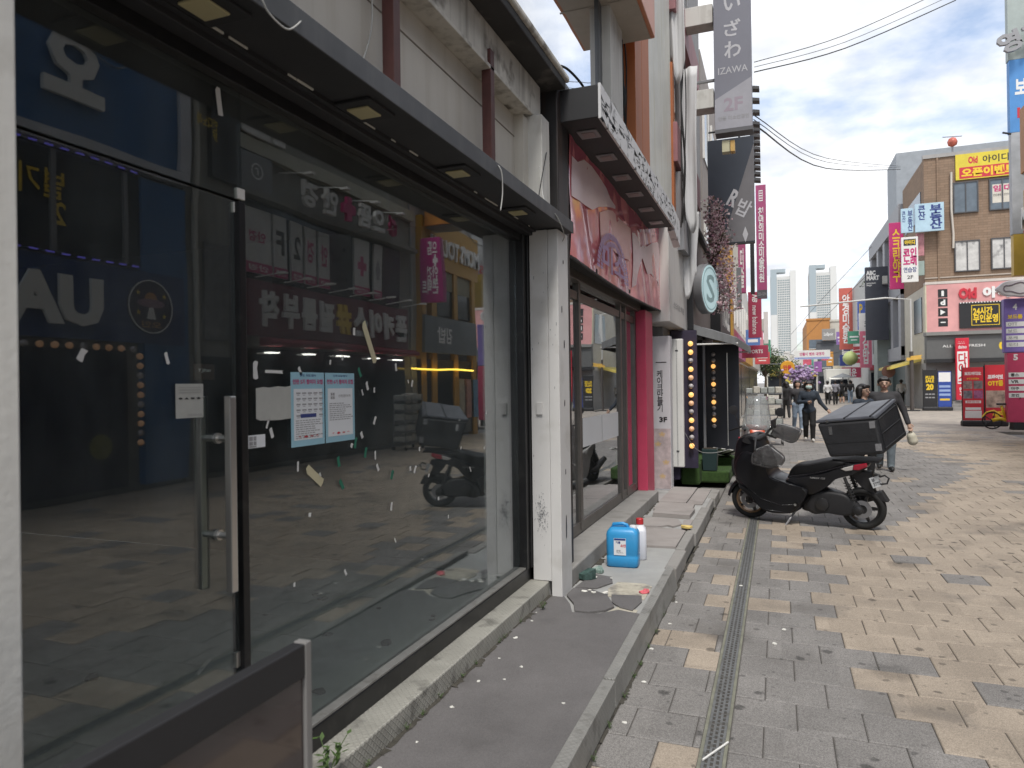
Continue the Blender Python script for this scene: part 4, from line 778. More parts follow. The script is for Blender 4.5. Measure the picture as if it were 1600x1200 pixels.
# turf steps, planter, mat
TURF = mat('artificial turf', (0.035, 0.075, 0.015), 0.9, var=0.35, scale=18, bump=0.6, bscale=180)
tf = thing('turf_steps', 'two low steps covered in green artificial turf', 'steps', (-1.1, 12.5, 0)); local(MB().box(-1.45, -0.76, 12.05, 12.95, 0.0, 0.2), tf).build('lower_step', TURF, tf, bevel=0.03); local(MB().box(-1.5, -1.2, 11.75, 13.45, 0.0, 0.36).box(-1.2, -0.75, 12.96, 13.45, 0, 0.33), tf).build('upper_step', TURF, tf, bevel=0.03)
pl_ = thing('planter_box', 'dark green tapered planter box on the turf steps', 'planter', (-1.07, 12.15, 0.2)); MB().hexa([(-.11, -.1, 0), (.11, -.1, 0), (.11, .1, 0), (-.11, .1, 0), (-.125, -.115, .36), (.125, -.115, .36), (.125, .115, .36), (-.125, .115, .36)]).build('box', mat('dark green metal', (0.018, 0.04, 0.04), 0.5), pl_, bevel=0.006); MB().box(-.105, .105, -.095, .095, .3605, .368).build('soil', mat('soil', (0.04, 0.03, 0.02), 0.95), pl_)
dm = thing('striped_mat', 'black and white striped door mat on the turf steps', 'mat', (-0.9, 13.0, 0.335))
for k in range(7): MB().box(-0.3 + k * 0.07, -0.3 + (k + 1) * 0.07 - .002, -0.35, 0.35, 0.0, 0.012).build('stripe', WHITE if k % 2 == 0 else INKB, dm)
dm.rotation_euler = (R(-12), R(8), R(20)); dm.location.z = 0.42
# blossom
BL = [mat('pink blossom %d' % i, c, 0.7, var=0.2, scale=20) for i, c in enumerate(((0.62, 0.42, 0.45), (0.72, 0.6, 0.6), (0.5, 0.26, 0.33), (0.16, 0.13, 0.09)))]
bp_ = thing('blossom_branches', 'artificial pink blossom branches cascading beside the round sign', 'plant', (-0.95, 13.6, 3.2)); fm = MB(); bm_ = MB(); rr = random.Random(12)
for i in range(15):
    a = Vector((-1.25, 13.3 + rr.random() * .8, 3.3 + rr.random() * .4)); b = Vector((-0.95 + rr.gauss(0, .13), 13.2 + rr.random() * 1.0, 3.4 + 1.55 * rr.random())); c = (a + b) / 2 + Vector((.1, 0, .15)); bm_.tube([a, c, b], [0.02, 0.012, 0.005], 5)
for i in range(1900):
    zz = rr.betavariate(1.3, 1.2); p = Vector((-1.0 + rr.gauss(0, 0.10) + .38 * (1 - zz) * rr.random() - .06, 13.1 + rr.random() * 1.1, 2.95 + 2.1 * zz)); s = rr.uniform(0.018, 0.04)
    d = Vector((rr.gauss(0, 1), rr.gauss(0, 1), rr.gauss(0, 1))).normalized(); e = d.orthogonal().normalized(); f_ = d.cross(e); mi = rr.choice((0, 0, 1, 1, 2, 3))
    for k in range(2): q = math.pi * k / 2; g1 = e * math.cos(q) + f_ * math.sin(q); fm.quad(p - g1 * s, p + d * s * .5 + g1.cross(d) * s * .6, p + g1 * s, p + d * s * .4 - g1.cross(d) * s * .6, mi)
local(bm_, bp_).build('branch', mat('brown twig', (0.07, 0.045, 0.03), 0.9), bp_); o = local(fm, bp_).build('blossom', BL, bp_); o['kind'] = 'stuff'
# ------------------------------------------------------------------ projecting signs
def pipe_bracket(par, x0, x1, y, z): return MB().tube([(x0, y, z), (x1, y, z)], 0.03, 6).build('bracket', GREYM, par)
iz = thing('izawa_sign', 'tall grey vertical sign reading IZAWA and 2F', 'sign', (-0.61, 12.0, 5.77)); local(MB().box(-0.905, -0.32, 12.0, 12.22, 5.79, 9.2), iz).build('case', mat('slate sign face', (0.20, 0.205, 0.245), 0.5, var=0.05), iz, bevel=0.006)
MB().prism([(-.29, .52), (.286, .82), (.286, .03), (-.29, .03)], lambda u, v, d: (u, d, v), -0.004, -0.001).build('pale_corner', mat('pale slate face', (0.36, 0.36, 0.40), 0.5), iz); local(MB().box(-0.9, -0.31, 11.97, 12.25, 5.73, 5.789), iz).build('lower_frame', mat('sign frame', (0.12, 0.12, 0.13), 0.5), iz)
SLW = mat('sign white', (0.52, 0.52, 0.55), 0.5)
for ch_, z in (('い', 2.08), ('ざ', 1.66), ('わ', 1.31)): letters(ch_, SLW, iz, 'Y', 0, -0.0025, z, w=0.26, h=0.27, bold=0.02)
letters('IZAWA', SLW, iz, 'Y', 0, -0.0025, 0.98, w=0.46, h=0.11, bold=0.005); letters('2F', mat('dull mauve print', (0.33, 0.28, 0.33), 0.5), iz, 'Y', 0, -0.0055, 0.42, w=0.3, h=0.22, bold=0.03); letters('안동 미소안경인', INKG, iz, 'Y', 0, -0.0055, 0.2, w=0.48, h=0.07)
for z in (0.9, 2.0): pipe_bracket(iz, -1.0, -0.29, 0.12, z)
by_ = thing('yellow_lamp_box', 'small cream and yellow lamp box under the grey vertical sign', 'lamp box', (-0.7, 12.05, 5.5)); MB().box(-.1, .02, 0, .15, -.06, .13).build('case', mat('cream box', (0.55, 0.52, 0.35), 0.5), by_, bevel=0.004); MB().box(.03, .1, 0, .15, -.06, .12).build('end', mat('amber box', (0.6, 0.38, 0.12), 0.5), by_, bevel=0.004)
dk = thing('navy_blade_sign', 'dark navy and grey projecting sign under the grey vertical sign', 'sign', (-0.75, 14, 4.2)); local(MB().box(-1.2, -0.36, 14.0, 14.2, 4.3, 6.3), dk).build('case', mat('navy sign face', (0.045, 0.055, 0.075), 0.5, var=0.1), dk)
local(MB().prism([(-0.36, 6.15), (-0.36, 4.32), (-.95, 4.32)], lambda u, v, d: (u, d, v), 13.994, 13.998), dk).build('grey_corner', mat('grey sign corner', (0.17, 0.165, 0.175), 0.5), dk)
letters('R', SLW, dk, 'Y', 0.02, -0.0085, 0.95, w=0.17, h=0.32, rot=-.5, bold=.03); letters('밥', SLW, dk, 'Y', 0.2, -0.0085, 0.75, w=0.25, h=0.32, rot=-.5); letters('◆', SLW, dk, 'Y', 0.22, -0.0085, 0.25, w=0.1, h=0.3)
def bladesign(name, lab, x0, x1, y, z0, z1, m, body, ink, vert=True, rot=0, tw=.55, th=.8, bold=.025, d=0.18, cat='sign', dz=0):
    s = thing(name, lab, cat, ((x0 + x1) / 2, y, z0)); MB().box(-(x1 - x0) / 2, (x1 - x0) / 2, 0, d, 0, z1 - z0).build('case', m, s, bevel=0.008)
    if body: letters(body, ink, s, 'Y', 0, -0.003, (z1 - z0) / 2 + dz, w=(x1 - x0) * tw, h=(z1 - z0) * th, vertical=vert, rot=rot, bold=bold)
    return s
MAG = mat('magenta sign face', (0.38, 0.075, 0.185), 0.5, var=0.06)
s = bladesign('art_school_sign', 'tall magenta vertical sign with white art school lettering', -0.58, -0.27, 24, 4.35, 8.0, MAG, '천년의미소미술학원', INKW, th=.66, dz=-.1); flat('foot_strip', mat('dark sign foot', (0.1, 0.1, 0.11), 0.5), s, 'Y', 0, -0.002, 0.14, 0.31, 0.26); letters('223-1234', INKG, s, 'Y', 0, -0.005, 0.14, w=.26, h=.1); letters('▤', INKW, s, 'Y', 0, -.004, 3.3, w=.12, h=.35)
NBR = mat('crimson sign face', (0.40, 0.05, 0.10), 0.5, var=0.06)
s = bladesign('new_balance_sign', 'crimson vertical sign with rotated new balance lettering', -0.93, -0.49, 26, 3.22, 4.82, NBR, None, None); letters('new balance', INKW, s, 'Y', 0, -.004, .62, w=1.02, h=.2, bold=.015); s.children[-1].rotation_euler = (0, 0, 0)
o = s.children[-1]; bpy.data.objects.remove(o); fy = ((0, 0, -1), (1, 0, 0), (0, -1, 0)); letters('new balance', INKW, s, fy, 0, -.004, .62, w=1.0, h=.17, bold=.015); letters('NB', INKW, s, fy, 0, -.004, 1.36, w=.26, h=.17, bold=.03, shear=.3)
bladesign('white_blade_sign', 'narrow white projecting sign behind the crimson sign', -0.46, -0.3, 28, 3.1, 4.3, WHITE, None, None)
bladesign('red_low_sign', 'crimson board with small lettering below the crimson vertical sign', -1.2, -0.3, 27, 2.55, 3.0, NBR, 'SPORTS', INKW, vert=False, tw=.6, th=.3)
bladesign('pink_blade_sign', 'narrow pink projecting sign beside the yellow column', -1.0, -0.8, 21, 4.2, 5.6, MAG, '미술', INKW)
bladesign('black_white_sign', 'narrow black and white sign left of the magenta sign', -0.74, -0.62, 23, 4.4, 6.3, INKB, None, None)
bladesign('oval_blade_sign', 'narrow dark oval edged sign by the yellow column', -0.98, -0.86, 19.5, 3.6, 4.7, GREYM, None, None)
# floodlights on a rail
for k in range(13):
    z = 5.75 + (k if k < 9 else 9 + (k - 9) * 1.9) * 0.125
    f_ = thing('floodlight', 'dark floodlight on an arm, one of the column beside the grey vertical sign', 'floodlight', (-0.36, 15, z), 0, 'floodlights beside the grey vertical sign')
    MB().tube([(-0.3, 0, .03), (0.0, 0, .03), (0.0, 0, 0)], 0.012, 5).build('arm', INKB, f_); MB().hexa([(-.09, -.1, -.045), (.1, -.1, -.075), (.1, .1, -.075), (-.09, .1, -.045), (-.09, -.1, .02), (.1, -.1, -.02), (.1, .1, -.02), (-.09, .1, .02)]).build('lamp_head', mat('dark lamp housing', (0.08, 0.08, 0.085), 0.5), f_)
fr_ = thing('floodlight_rail', 'thin dark rails carrying the floodlights', 'rail', (-0.66, 15, 5.6)); MB().tube([(0, 0, 0), (0, 0, 2.5)], 0.02, 6).build('upright', INKB, fr_); MB().tube([(-.6, 0, 1.2), (0, 0, 1.2)], .02, 6).build('strut', INKB, fr_)
# left row farther on: simple shop buildings
def row_building(lab, y0, y1, h, m, x=-1.6, band=None, seed=0, xs=-9):
    t = thing('shop_building', lab, 'building', (x, (y0 + y1) / 2, 0)); rr = random.Random(seed); L_ = lambda n, mb, mm_, par=t, **k: P(n, mb, mm_, par, **k)
    L_('wall', MB().box(xs, x, y0, y1, 0, h), m); z = 3.6
    L_('shopfront', MB().box(x, x + 0.03, y0 + .2, y1 - .2, 0.1, 2.5), mat('dark shopfront glass', (0.03, 0.035, 0.04), 0.15)); L_('signboard', MB().box(x, x + 0.25, y0 + .05, y1 - .05, 2.6, 3.5), band or GREYM)
    while z + 2.6 < h:
        n = max(1, int((y1 - y0) / 2))
        for k in range(n):
            yy = y0 + .4 + k * (y1 - y0 - .4) / n; w_ = L_('window', MB().box(x, x + .02, yy, yy + 1.2, z + .5, z + 1.9), mat('far window glass', (0.06, 0.075, 0.085), 0.12)); [L_('window_jamb', MB().box(x, x + .05, q, q + .06, z + .44, z + 1.96), WHITE, w_) for q in (yy - .06, yy + 1.2)]
        z += 3.0
    return t
YEL = mat('amber cladding', (0.55, 0.30, 0.06), 0.6, var=0.1)
t = row_building('amber trimmed shop building past the cafe', 17.05, 21.8, 9.5, mat('grey brown render', (0.3, 0.27, 0.25), 0.8), seed=1, band=mat('black signboard', (0.03, 0.03, 0.03), .5)); P('amber_column', MB().box(-1.6, -1.1, 19.7, 20.3, 0, 5.4), YEL, t)
row_building('grey shop building with dark signboard behind the crimson sign', 21.9, 27, 8, mat('pale grey render', (0.42, 0.42, 0.42), .8), seed=2, band=NBR)
row_building('cream shop building beyond the crimson sign', 27.1, 34, 8.5, mat('cream render', (0.52, 0.49, 0.42), .8), seed=3, band=MAG)
row_building('white low shop building far down the left side', 34.2, 44, 6.8, mat('white render', (0.6, 0.6, 0.58), .8), seed=4, band=YEL)
row_building('beige shop building far down the left side near the trees', 44.2, 62, 6.5, mat('beige render', (0.45, 0.4, 0.34), .8), seed=5, band=WHITE)

def ac_unit(lab, x, y, z, rz, grp=None):
    t = thing('air_conditioner', lab, 'air conditioner', (x, y, z), rz, grp); MB().box(-.4, .4, -.15, .15, 0, .55).build('case', mat('aged white case', (.5, .5, .46), .5, streak=.3), t, bevel=.015)
    MB().lathe([(.2, 0), (.22, 0), (.22, .012), (.2, .012)], (-.08, -.151, .28), (0, -1, 0), 20, closed=True).build('fan_ring', GREYM, t)
    for k in range(5): MB().tube([(-.08 - .2 * math.cos(R(36 * k)), -.156, .28 - .2 * math.sin(R(36 * k))), (-.08 + .2 * math.cos(R(36 * k)), -.156, .28 + .2 * math.sin(R(36 * k)))], .004, 4).build('fan_bar', GREYM, t)
    MB().box(-.35, -.3, -.14, .25, -.06, -.001).box(.3, .35, -.14, .25, -.06, -.001).build('bracket', GREYM, t); return t
ac_unit('air conditioner hung on the amber building beside the magenta sign', -1.3, 20.6, 6.2, R(90)); ac_unit('air conditioner on the white low building far left', -.9, 34.2, 4.0, 0)
# ================================================================== opposite side of the street (seen in the shop glass and at the right edge)
OX = 6.3
def rot_x(mb): return mb
ABLUE = mat('deep blue sign', (0.02, 0.115, 0.30), 0.4, var=0.08); NBLUE = mat('navy blue sign', (0.02, 0.05, 0.17), 0.4, var=0.1)
DARKG = mat('dark shop glass', (0.02, 0.024, 0.03), 0.12, var=0.2); DWALL = mat('dim grey wall', (0.2, 0.2, 0.19), 0.8, streak=.3)
ab_ = thing('blue_arcade', 'blue fronted game arcade with flying saucer logo across the street', 'shop', (OX + .3, 7, 0))
A = lambda n, mb, m, par=ab_, **k: P(n, mb, m, par, **k)
A('wall', MB().box(OX + .15, OX + 8, -4, 9.7, 0, 10), DWALL); bb = A('billboard', MB().box(OX, OX + .14, -3, 9.5, 5.5, 8.2), ABLUE)
A('billboard_frame', MB().box(OX - .06, OX + .149, -3, 9.72, 5.28, 5.49).box(OX - .06, OX + .149, 9.51, 9.72, 5.5, 8.2), mat('pale frame', (0.55, 0.56, 0.6), .5), bb)
letters('오', INKW, ab_, 'x', -.34, .5, 6.5, w=1.0, h=1.05, bold=.05, depth=.1, thick=.07); letters('모', INKW, ab_, 'x', -.34, -0.9, 6.5, w=1.0, h=1.05, bold=.05, depth=.1, thick=.07)
A('window_band', MB().box(OX + .05, OX + .14, -3, 9.4, 3.7, 5.2), DARKG)
for y in (5.2, 7.2, 8.4): A('window_post', MB().box(OX, OX + .05, y, y + .08, 3.7, 5.2), GREYM)
A('blue_post', MB().box(OX, OX + .14, 8.75, 9.7, 0.1, 5.2), ABLUE); letters('별기\n2', INKY, ab_, 'x', -.27, .1, 4.5, w=.7, h=.8)
ls = A('lower_sign', MB().box(OX - .02, OX + .14, -3, 9.6, 2.44, 3.62), NBLUE); letters('UA', INKW, ab_, 'x', -.34, .2, 3.0, w=1.5, h=.75, bold=.05, depth=.1, thick=.05)
LED = mat('blue led', (0.1, 0.1, 0.6), .4, emit=(0.25, 0.2, 1), estr=0.3)
for z in (3.66, 5.22):
    for k in range(14): A('led', MB().box(OX - .05, OX - .03, 5.4 + k * .24, 5.52 + k * .24, z, z + .025), LED, ls)
lg = thing('saucer_logo', 'round flying saucer logo disc on the blue arcade sign', 'logo', (OX - .05, 8.86, 3.05)); WARM = mat('saucer orange', (0.5, 0.24, 0.06), .5)
MB().lathe([(.44, -.02), (.44, .0)], (0, 0, 0), (-1, 0, 0), 32).build('disc', mat('plum disc', (0.03, 0.02, 0.05), .5), lg); MB().lathe([(.42, .003), (.44, .003), (.44, .012), (.42, .012)], (0, 0, 0), (-1, 0, 0), 40, closed=True).build('ring', INKW, lg)
D_ = lambda pts, m, nm, d=.004: MB().prism(pts, lambda u, v, t: (-t, -u, v), .0005, d).build(nm, m, lg)
D_([(.13 * math.cos(R(a)), .1 + .14 * math.sin(R(a))) for a in range(0, 181, 20)], WARM, 'dome'); D_([(.28 * math.cos(R(a)), .06 + .07 * math.sin(R(a))) for a in range(0, 360, 20)], mat('saucer plum', (.3, .16, .22), .5), 'saucer', .006); D_([(-.04, -.0), (.04, 0), (.09, -.2), (-.09, -.2)], INKW, 'beam')
letters('오인', WARM, lg, 'x', -.006, 0, -.29, w=.4, h=.11, bold=.03)
for (u, v) in ((-.25, .22), (.27, .2), (-.25, -.1), (.26, -.13)): letters('★', INKY, lg, 'x', -.006, u, v, w=.1, h=.1, name='star')
for k in range(9): A('bulb', MB().lathe([(.02, .0), (.05, .03), (.055, .06), (.03, .1)], (OX + .02, 6.75 + k * .22, 2.33), (-1, 0, 0), 8), BULBP if k % 4 else BULBO)
for k in range(10): A('bulb', MB().lathe([(.02, .0), (.05, .03), (.055, .06), (.03, .1)], (OX + .02, 8.63, 2.22 - k * .155), (-1, 0, 0), 8), BULBP if k % 3 != 2 else BULBO)
A('shopfront', MB().box(OX + .1, OX + .14, -3, 8.5, .1, 2.3), mat('navy shopfront', (0.018, 0.022, 0.045), .3, var=.4)); A('faceprint', MB().lathe([(.2, 0), (.2, .01)], (OX + .1, 8.0, .8), (-1, 0, 0), 20), mat('olive disc', (.2, .2, .05), .5))
gw = thing('grey_stair_building', 'narrow grey stairwell building beside the blue arcade', 'building', (OX, 10.4, 0)); Gw = lambda n, mb, m, par=gw, **k: P(n, mb, m, par, **k)
Gw('wall', MB().box(OX + .1, OX + 8, 9.75, 11.0, 0, 10), mat('olive grey render', (.26, .255, .23), .8, streak=.4)); Gw('pipe', MB().tube([(OX + .05, 9.95, 0), (OX + .05, 9.95, 9)], .05, 8), mat('pale pipe', (.5, .5, .45), .5)); Gw('door', MB().box(OX + .06, OX + .1, 10.1, 10.9, .1, 2.3), DARKG)
Gw('dark_sign', MB().box(OX - .02, OX + .1, 10.25, 11.0, 5.6, 7.6), INKB); letters('인디노래\n3F', INKY, gw, 'x', -.0245, -.25, 6.5, w=.5, h=.4); Gw('grey_poster', MB().box(OX + .05, OX + .1, 10.15, 10.95, 2.6, 4.4), mat('grey poster', (.16, .16, .16), .6, var=.5, scale=6))
op = thing('optician_building', 'optician building with maroon phone case shop sign across the street', 'building', (OX, 14.5, 0)); Op = lambda n, mb, m, par=op, **k: P(n, mb, m, par, **k)
MAR = mat('maroon sign', (.16, .022, .045), .45, var=.1); OPW = mat('optician wall', (.24, .235, .21), .8, var=.1)
Op('wall', MB().box(OX + .2, OX + 9, 11.05, 18.1, 0, 9), OPW); Op('pale_band', MB().box(OX + .05, OX + .2, 11.05, 18.1, 6.45, 6.75), mat('pale band', (.45, .44, .36), .7)); Op('ceiling_strip', MB().box(OX - .1, OX + .2, 11.05, 18.1, 5.5, 5.6), OPW)
Op('window_band', MB().box(OX + .12, OX + .2, 11.1, 17.4, 3.9, 5.45), DARKG)
for (a, b, z0, z1) in ((11.1, 11.9, 6.78, 7.3), (12.0, 12.4, 6.8, 7.1)): Op('white_plate', MB().box(OX, OX + .2, a, b, z0, z1), WHITE)
Op('dark_plate', MB().box(OX, OX + .2, 11.05, 11.95, 5.62, 6.4), mat('slate plate', (.22, .225, .23), .5)); letters('ⓡ', INKW, op, 'x', -.0035, -3.0, 6.05, w=.35, h=.35)
for (a, b, tx, mm) in ((11.15, 11.95, '안경', INKM), (12.02, 12.45, 'F', INKB), (12.6, 13.02, '2', INKB), (13.12, 13.56, '경', INKM), (13.66, 14.08, '안', INKM), (15.1, 15.78, '✚', INKM), (16.0, 16.4, '♣', INKG)):
    z1 = 5.3 if a < 15 else 5.42; pnl = Op('window_panel', MB().box(OX + .06, OX + .115, a, b, 4.0, z1), mat('white panel', (.6, .6, .58), .5)); Op('panel_foot', MB().box(OX + .05, OX + .059, a, b, 4.0, 4.22), INKM, pnl)
    letters(tx, mm, pnl, 'x', .055, (a + b) / 2 - 14.5, 4.75, w=(b - a) * .6, h=.5 if len(tx) == 1 else .22, bold=.03); letters('OTTO' if a > 15 else '안경', INKW, pnl, 'x', .045, (a + b) / 2 - 14.5, 4.11, w=(b - a) * .7, h=.12)
for k, (tx, y, mm) in enumerate((('❀', 16.3, INKM), ('으', 15.6, WHITE), ('뜸', 15.0, WHITE), ('✚', 14.3, INKM), ('안', 13.6, WHITE), ('경', 12.9, WHITE))): letters(tx, mm, op, 'x', -.25, y - 14.5, 5.9, w=.5, h=.55, bold=.04, depth=.1, thick=.08, name='channel_letter')
for k in range(4):
    y = 12.4 + k * 1.25; Op('sign_lamp', MB().tube([(OX + .2, y, 6.3), (OX - .6, y, 6.2)], .015, 5).box(OX - .75, OX - .55, y - .06, y + .06, 6.15, 6.2), WHITE)
for k in range(8):
    y = 11.4 + k * .85; Op('sign_lamp', MB().tube([(OX, y, 3.9), (OX - .6, y, 3.95)], .015, 5).box(OX - .75, OX - .55, y - .06, y + .06, 3.93, 3.97), WHITE)
Op('shop_sign', MB().box(OX, OX + .2, 11.2, 17.65, 2.75, 3.85), MAR)
ys = np.linspace(17.25, 11.75, 9)
for ch_, y in zip('폰케이스#필름부착', ys): letters(ch_, INKY if ch_ == '#' else INKW, op, 'x', -.003, y - 14.5, 3.3, w=.55, h=.72, bold=.04, depth=.1, thick=.06, name='channel_letter')
aw2 = thing('red_awning', 'folded dark red awning under the maroon phone case sign', 'awning', (OX - .2, 14.7, 2.6)); local(MB().tube([(OX - .15, 11.6, 2.62), (OX - .15, 17.95, 2.62)], .07, 8).box(OX - .1, OX + .1, 11.6, 17.95, 2.55, 2.72), aw2).build('roll', mat('red awning cloth', (.3, .025, .05), .7), aw2)
Op('shopfront', MB().box(OX + .15, OX + .2, 11.2, 17.7, .1, 2.5), DARKG)
CEIL = mat('shop lamp', (.8, .8, .8), .4, emit=(1, .95, .85), estr=4)
for k in range(5): Op('ceiling_lamp', MB().box(OX - .02, OX + .149, 11.8 + k * 1.3, 12.1 + k * 1.3, 2.4, 2.43), CEIL)
s = thing('optician_blade_sign', 'magenta optician blade sign projecting from the opposite facade', 'sign', (5.85, 18.2, 4.1)); MB().box(-.36, .34, 0, .2, 0, 1.85).build('case', mat('bright magenta face', (.42, .03, .2), .5), s, bevel=.01); letters('으뜸\n✚\n안경\n콘택트', INKW, s, 'Y', 0, -.003, .98, w=.52, h=1.5, bold=.03)
s = thing('orange_blade_sign', 'blank orange box sign above the magenta optician sign', 'sign', (5.8, 18.6, 6.4)); MB().box(-.45, .45, 0, .9, 0, 1.5).build('case', mat('orange box face', (.5, .2, .035), .5), s, bevel=.01); MB().box(-.42, .42, .03, .87, -.03, -.001).build('base', GREYM, s)
mt = thing('burger_building', 'yellow fronted burger restaurant building with grey lower sign', 'building', (OX, 21, 0)); Mt = lambda n, mb, m, par=mt, **k: P(n, mb, m, par, **k)
YW = mat('yellow cladding', (.52, .28, .03), .5, var=.06)
Mt('wall', MB().box(OX + .2, OX + 9, 18.2, 22.75, 0, 8.8), mat('pale wall', (.42, .42, .42), .7)); Mt('yellow_front', MB().box(OX, OX + .2, 18.5, 22.75, 5.3, 6.75), YW)
for y in (18.5, 19.2, 20.7, 22.2): Mt('yellow_post', MB().box(OX, OX + .2, y, y + .3, 0, 5.3), YW)
for (a, b) in ((19.5, 20.7), (21.0, 22.2)): w_ = Mt('window', MB().box(OX + .1, OX + .2, a, b, 3.9, 5.3), DARKG); Mt('blind', MB().box(OX + .08, OX + .099, a, b, 4.7, 5.3), mat('olive blind', (.3, .28, .2), .7), w_)
letters("MOM'S TOUCH", INKW, mt, 'x', -.003, -.1, 6.0, w=3.6, h=.6, bold=.03, depth=.1, thick=.07)
Mt('grey_sign', MB().box(OX - .1, OX - .001, 18.5, 22.3, 2.7, 3.8), mat('slate shop sign', (.17, .19, .2), .5)); letters('김밥', INKW, mt, 'x', -.103, -1.2, 3.25, w=1.0, h=.5, bold=.03); Mt('light_bar', MB().box(OX - .12, OX - .06, 17.7, 22, 2.17, 2.22), mat('yellow light bar', (.8, .6, .1), .4, emit=(1, .65, .08), estr=3)); Mt('shopfront', MB().box(OX + .05, OX + .19, 18.5, 22.7, .1, 2.5), DARKG)
for (y, c) in ((21.6, (.5, .25, .2)), (22.2, (.15, .3, .45)), (21.0, (.45, .4, .3))): Mt('poster', MB().box(OX - .02, OX + .049, y, y + .4, .6, 1.9), mat('poster %g' % y, c, .5, var=.4, scale=9))
bs = thing('blue_tower_sign', 'tall blue and grey building sign strip at the right edge', 'sign', (OX + .2, 24.3, 5.8)); local(MB().box(OX + .12, OX + 1.6, 24.25, 24.5, 8.8, 10.9), bs).build('blue_panel', mat('sky blue sign', (.08, .27, .6), .5), bs); local(MB().box(OX + .14, OX + 1.6, 24.25, 24.5, 5.85, 8.79), bs).build('grey_panel', mat('pale grey sign', (.4, .41, .42), .5, var=.2), bs); local(MB().box(OX + .16, OX + 1.6, 24.25, 24.5, 4.65, 5.84), bs).build('yellow_panel', mat('warm yellow sign', (.6, .4, .06), .5), bs); local(MB().box(OX + .1, OX + 1.6, 24.26, 24.5, 10.91, 14), bs).build('white_post', mat('grey green post', (.35, .4, .38), .5), bs)
letters('보드', INKW, bs, 'Y', .35, -.053, 4.3, w=.6, h=.45, bold=.04); letters('KE', INKR, bs, 'Y', .35, -.053, 3.55, w=.5, h=.3, bold=.03); letters('영기', INKG, bs, 'Y', .15, -.3, 5.6, w=1.2, h=.6, bold=.04, depth=.1, thick=.1, rot=.3); letters('5F', INKR, bs, 'Y', .4, -.053, .2, w=.4, h=.3)
local(MB().tube([(OX + .12, 24.2, 8.75), (OX - .1, 24.1, 8.78)], .03, 6), bs).build('lamp_arm', INKB, bs)
# merchandise rack
def rack(lab, x, y, rz, grp=None, h=1.45):
    t = thing('display_rack', lab, 'display rack', (x, y, 0), rz); fr = MB()
    for sx in (-.45, .45):
        for sy in (-.18, .18): fr.tube([(sx, sy, .08), (sx, sy, h)], .012, 5)
    fr.build('frame', GREYM, t); rr = random.Random(int(x * 10))
    for k in range(4): sx = (-.45, .45)[k % 2]; sy = (-.18, .18)[k // 2]; MB().lathe([(.045, -.012), (.045, .012)], (sx, sy, .045), (1, 0, 0), 10).build('wheel', RUBBER, t)
    for k in range(5):
        z = .2 + k * (h - .3) / 4.2; MB().box(-.46, .46, -.2, .2, z, z + .02).build('shelf', GREYM, t)
        for i in range(5):
            x0 = -.45 + i * .182; hh = rr.uniform(.12, .2); MB().box(x0, x0 + .165, -.19, .15, z + .021, z + .021 + hh).build('packet', rr.choice(PKT), t, bevel=.02)
    return t
PKT = [mat('packet %d' % i, c, .5, var=.25, scale=14) for i, c in enumerate(((.5, .5, .45), (.42, .42, .38), (.55, .52, .45), (.36, .38, .36)))]
rack('rack of pale packets in front of the opposite phone case shop', 5.75, 16.6, R(95)); rack('rack of pale packets on the left beyond the motor scooter', -0.35, 19.8, R(5), h=1.5)
# ================================================================== brown corner building and the right side beyond the cross street
BRK = mat('brown brick', (.255, .175, .12), .85, var=.12, scale=.8, streak=.25, dcol=(.3, .25, .2)); t = BRK.node_tree; b_ = t.nodes['Principled BSDF']; br = t.nodes.new('ShaderNodeTexBrick'); gg = t.nodes.new('ShaderNodeNewGeometry'); cx_ = t.nodes.new('ShaderNodeSeparateXYZ'); cm = t.nodes.new('ShaderNodeCombineXYZ'); ad = t.nodes.new('ShaderNodeMath')
t.links.new(gg.outputs['Position'], cx_.inputs[0]); t.links.new(cx_.outputs[0], ad.inputs[0]); t.links.new(cx_.outputs[1], ad.inputs[1]); t.links.new(ad.outputs[0], cm.inputs[0]); t.links.new(cx_.outputs[2], cm.inputs[1]); t.links.new(cm.outputs[0], br.inputs['Vector'])
br.inputs['Scale'].default_value = 1; br.inputs['Brick Width'].default_value = .4; br.inputs['Row Height'].default_value = .14; br.inputs['Mortar Size'].default_value = .012; br.inputs['Color1'].default_value = (1.08, 1.08, 1.08, 1); br.inputs['Color2'].default_value = (.9, .9, .9, 1); br.inputs['Mortar'].default_value = (.75, .75, .75, 1)
mm = t.nodes.new('ShaderNodeVectorMath'); mm.operation = 'MULTIPLY'; src = b_.inputs['Base Color'].links[0].from_socket; t.links.new(src, mm.inputs[0]); t.links.new(br.outputs[0], mm.inputs[1]); t.links.new(mm.outputs[0], b_.inputs['Base Color'])
bw = thing('brown_brick_building', 'brown brick corner building with yellow banner and pink ground sign', 'building', (7.8, 45, 0)); Bw = lambda n, mb, m, par=bw, **k: P(n, mb, m, par, **k)
Bw('wall', MB().box(7.8, 20, 45, 52, 6.95, 14.0), BRK); Bw('parapet', MB().box(7.75, 20, 44.93, 45.2, 14.0, 14.2), mat('grey coping', (.35, .34, .33), .7)); Bw('corner_strip', MB().box(8.42, 8.5, 44.94, 44.999, 7, 14), BRK)
FWIN = mat('grey blue window', (.13, .16, .19), .15, var=.2); WPRT = mat('white window print', (.55, .54, .52), .5, var=.25, scale=2.4, dirt=.9, dcol=(.04, .04, .05), dscale=1.7)
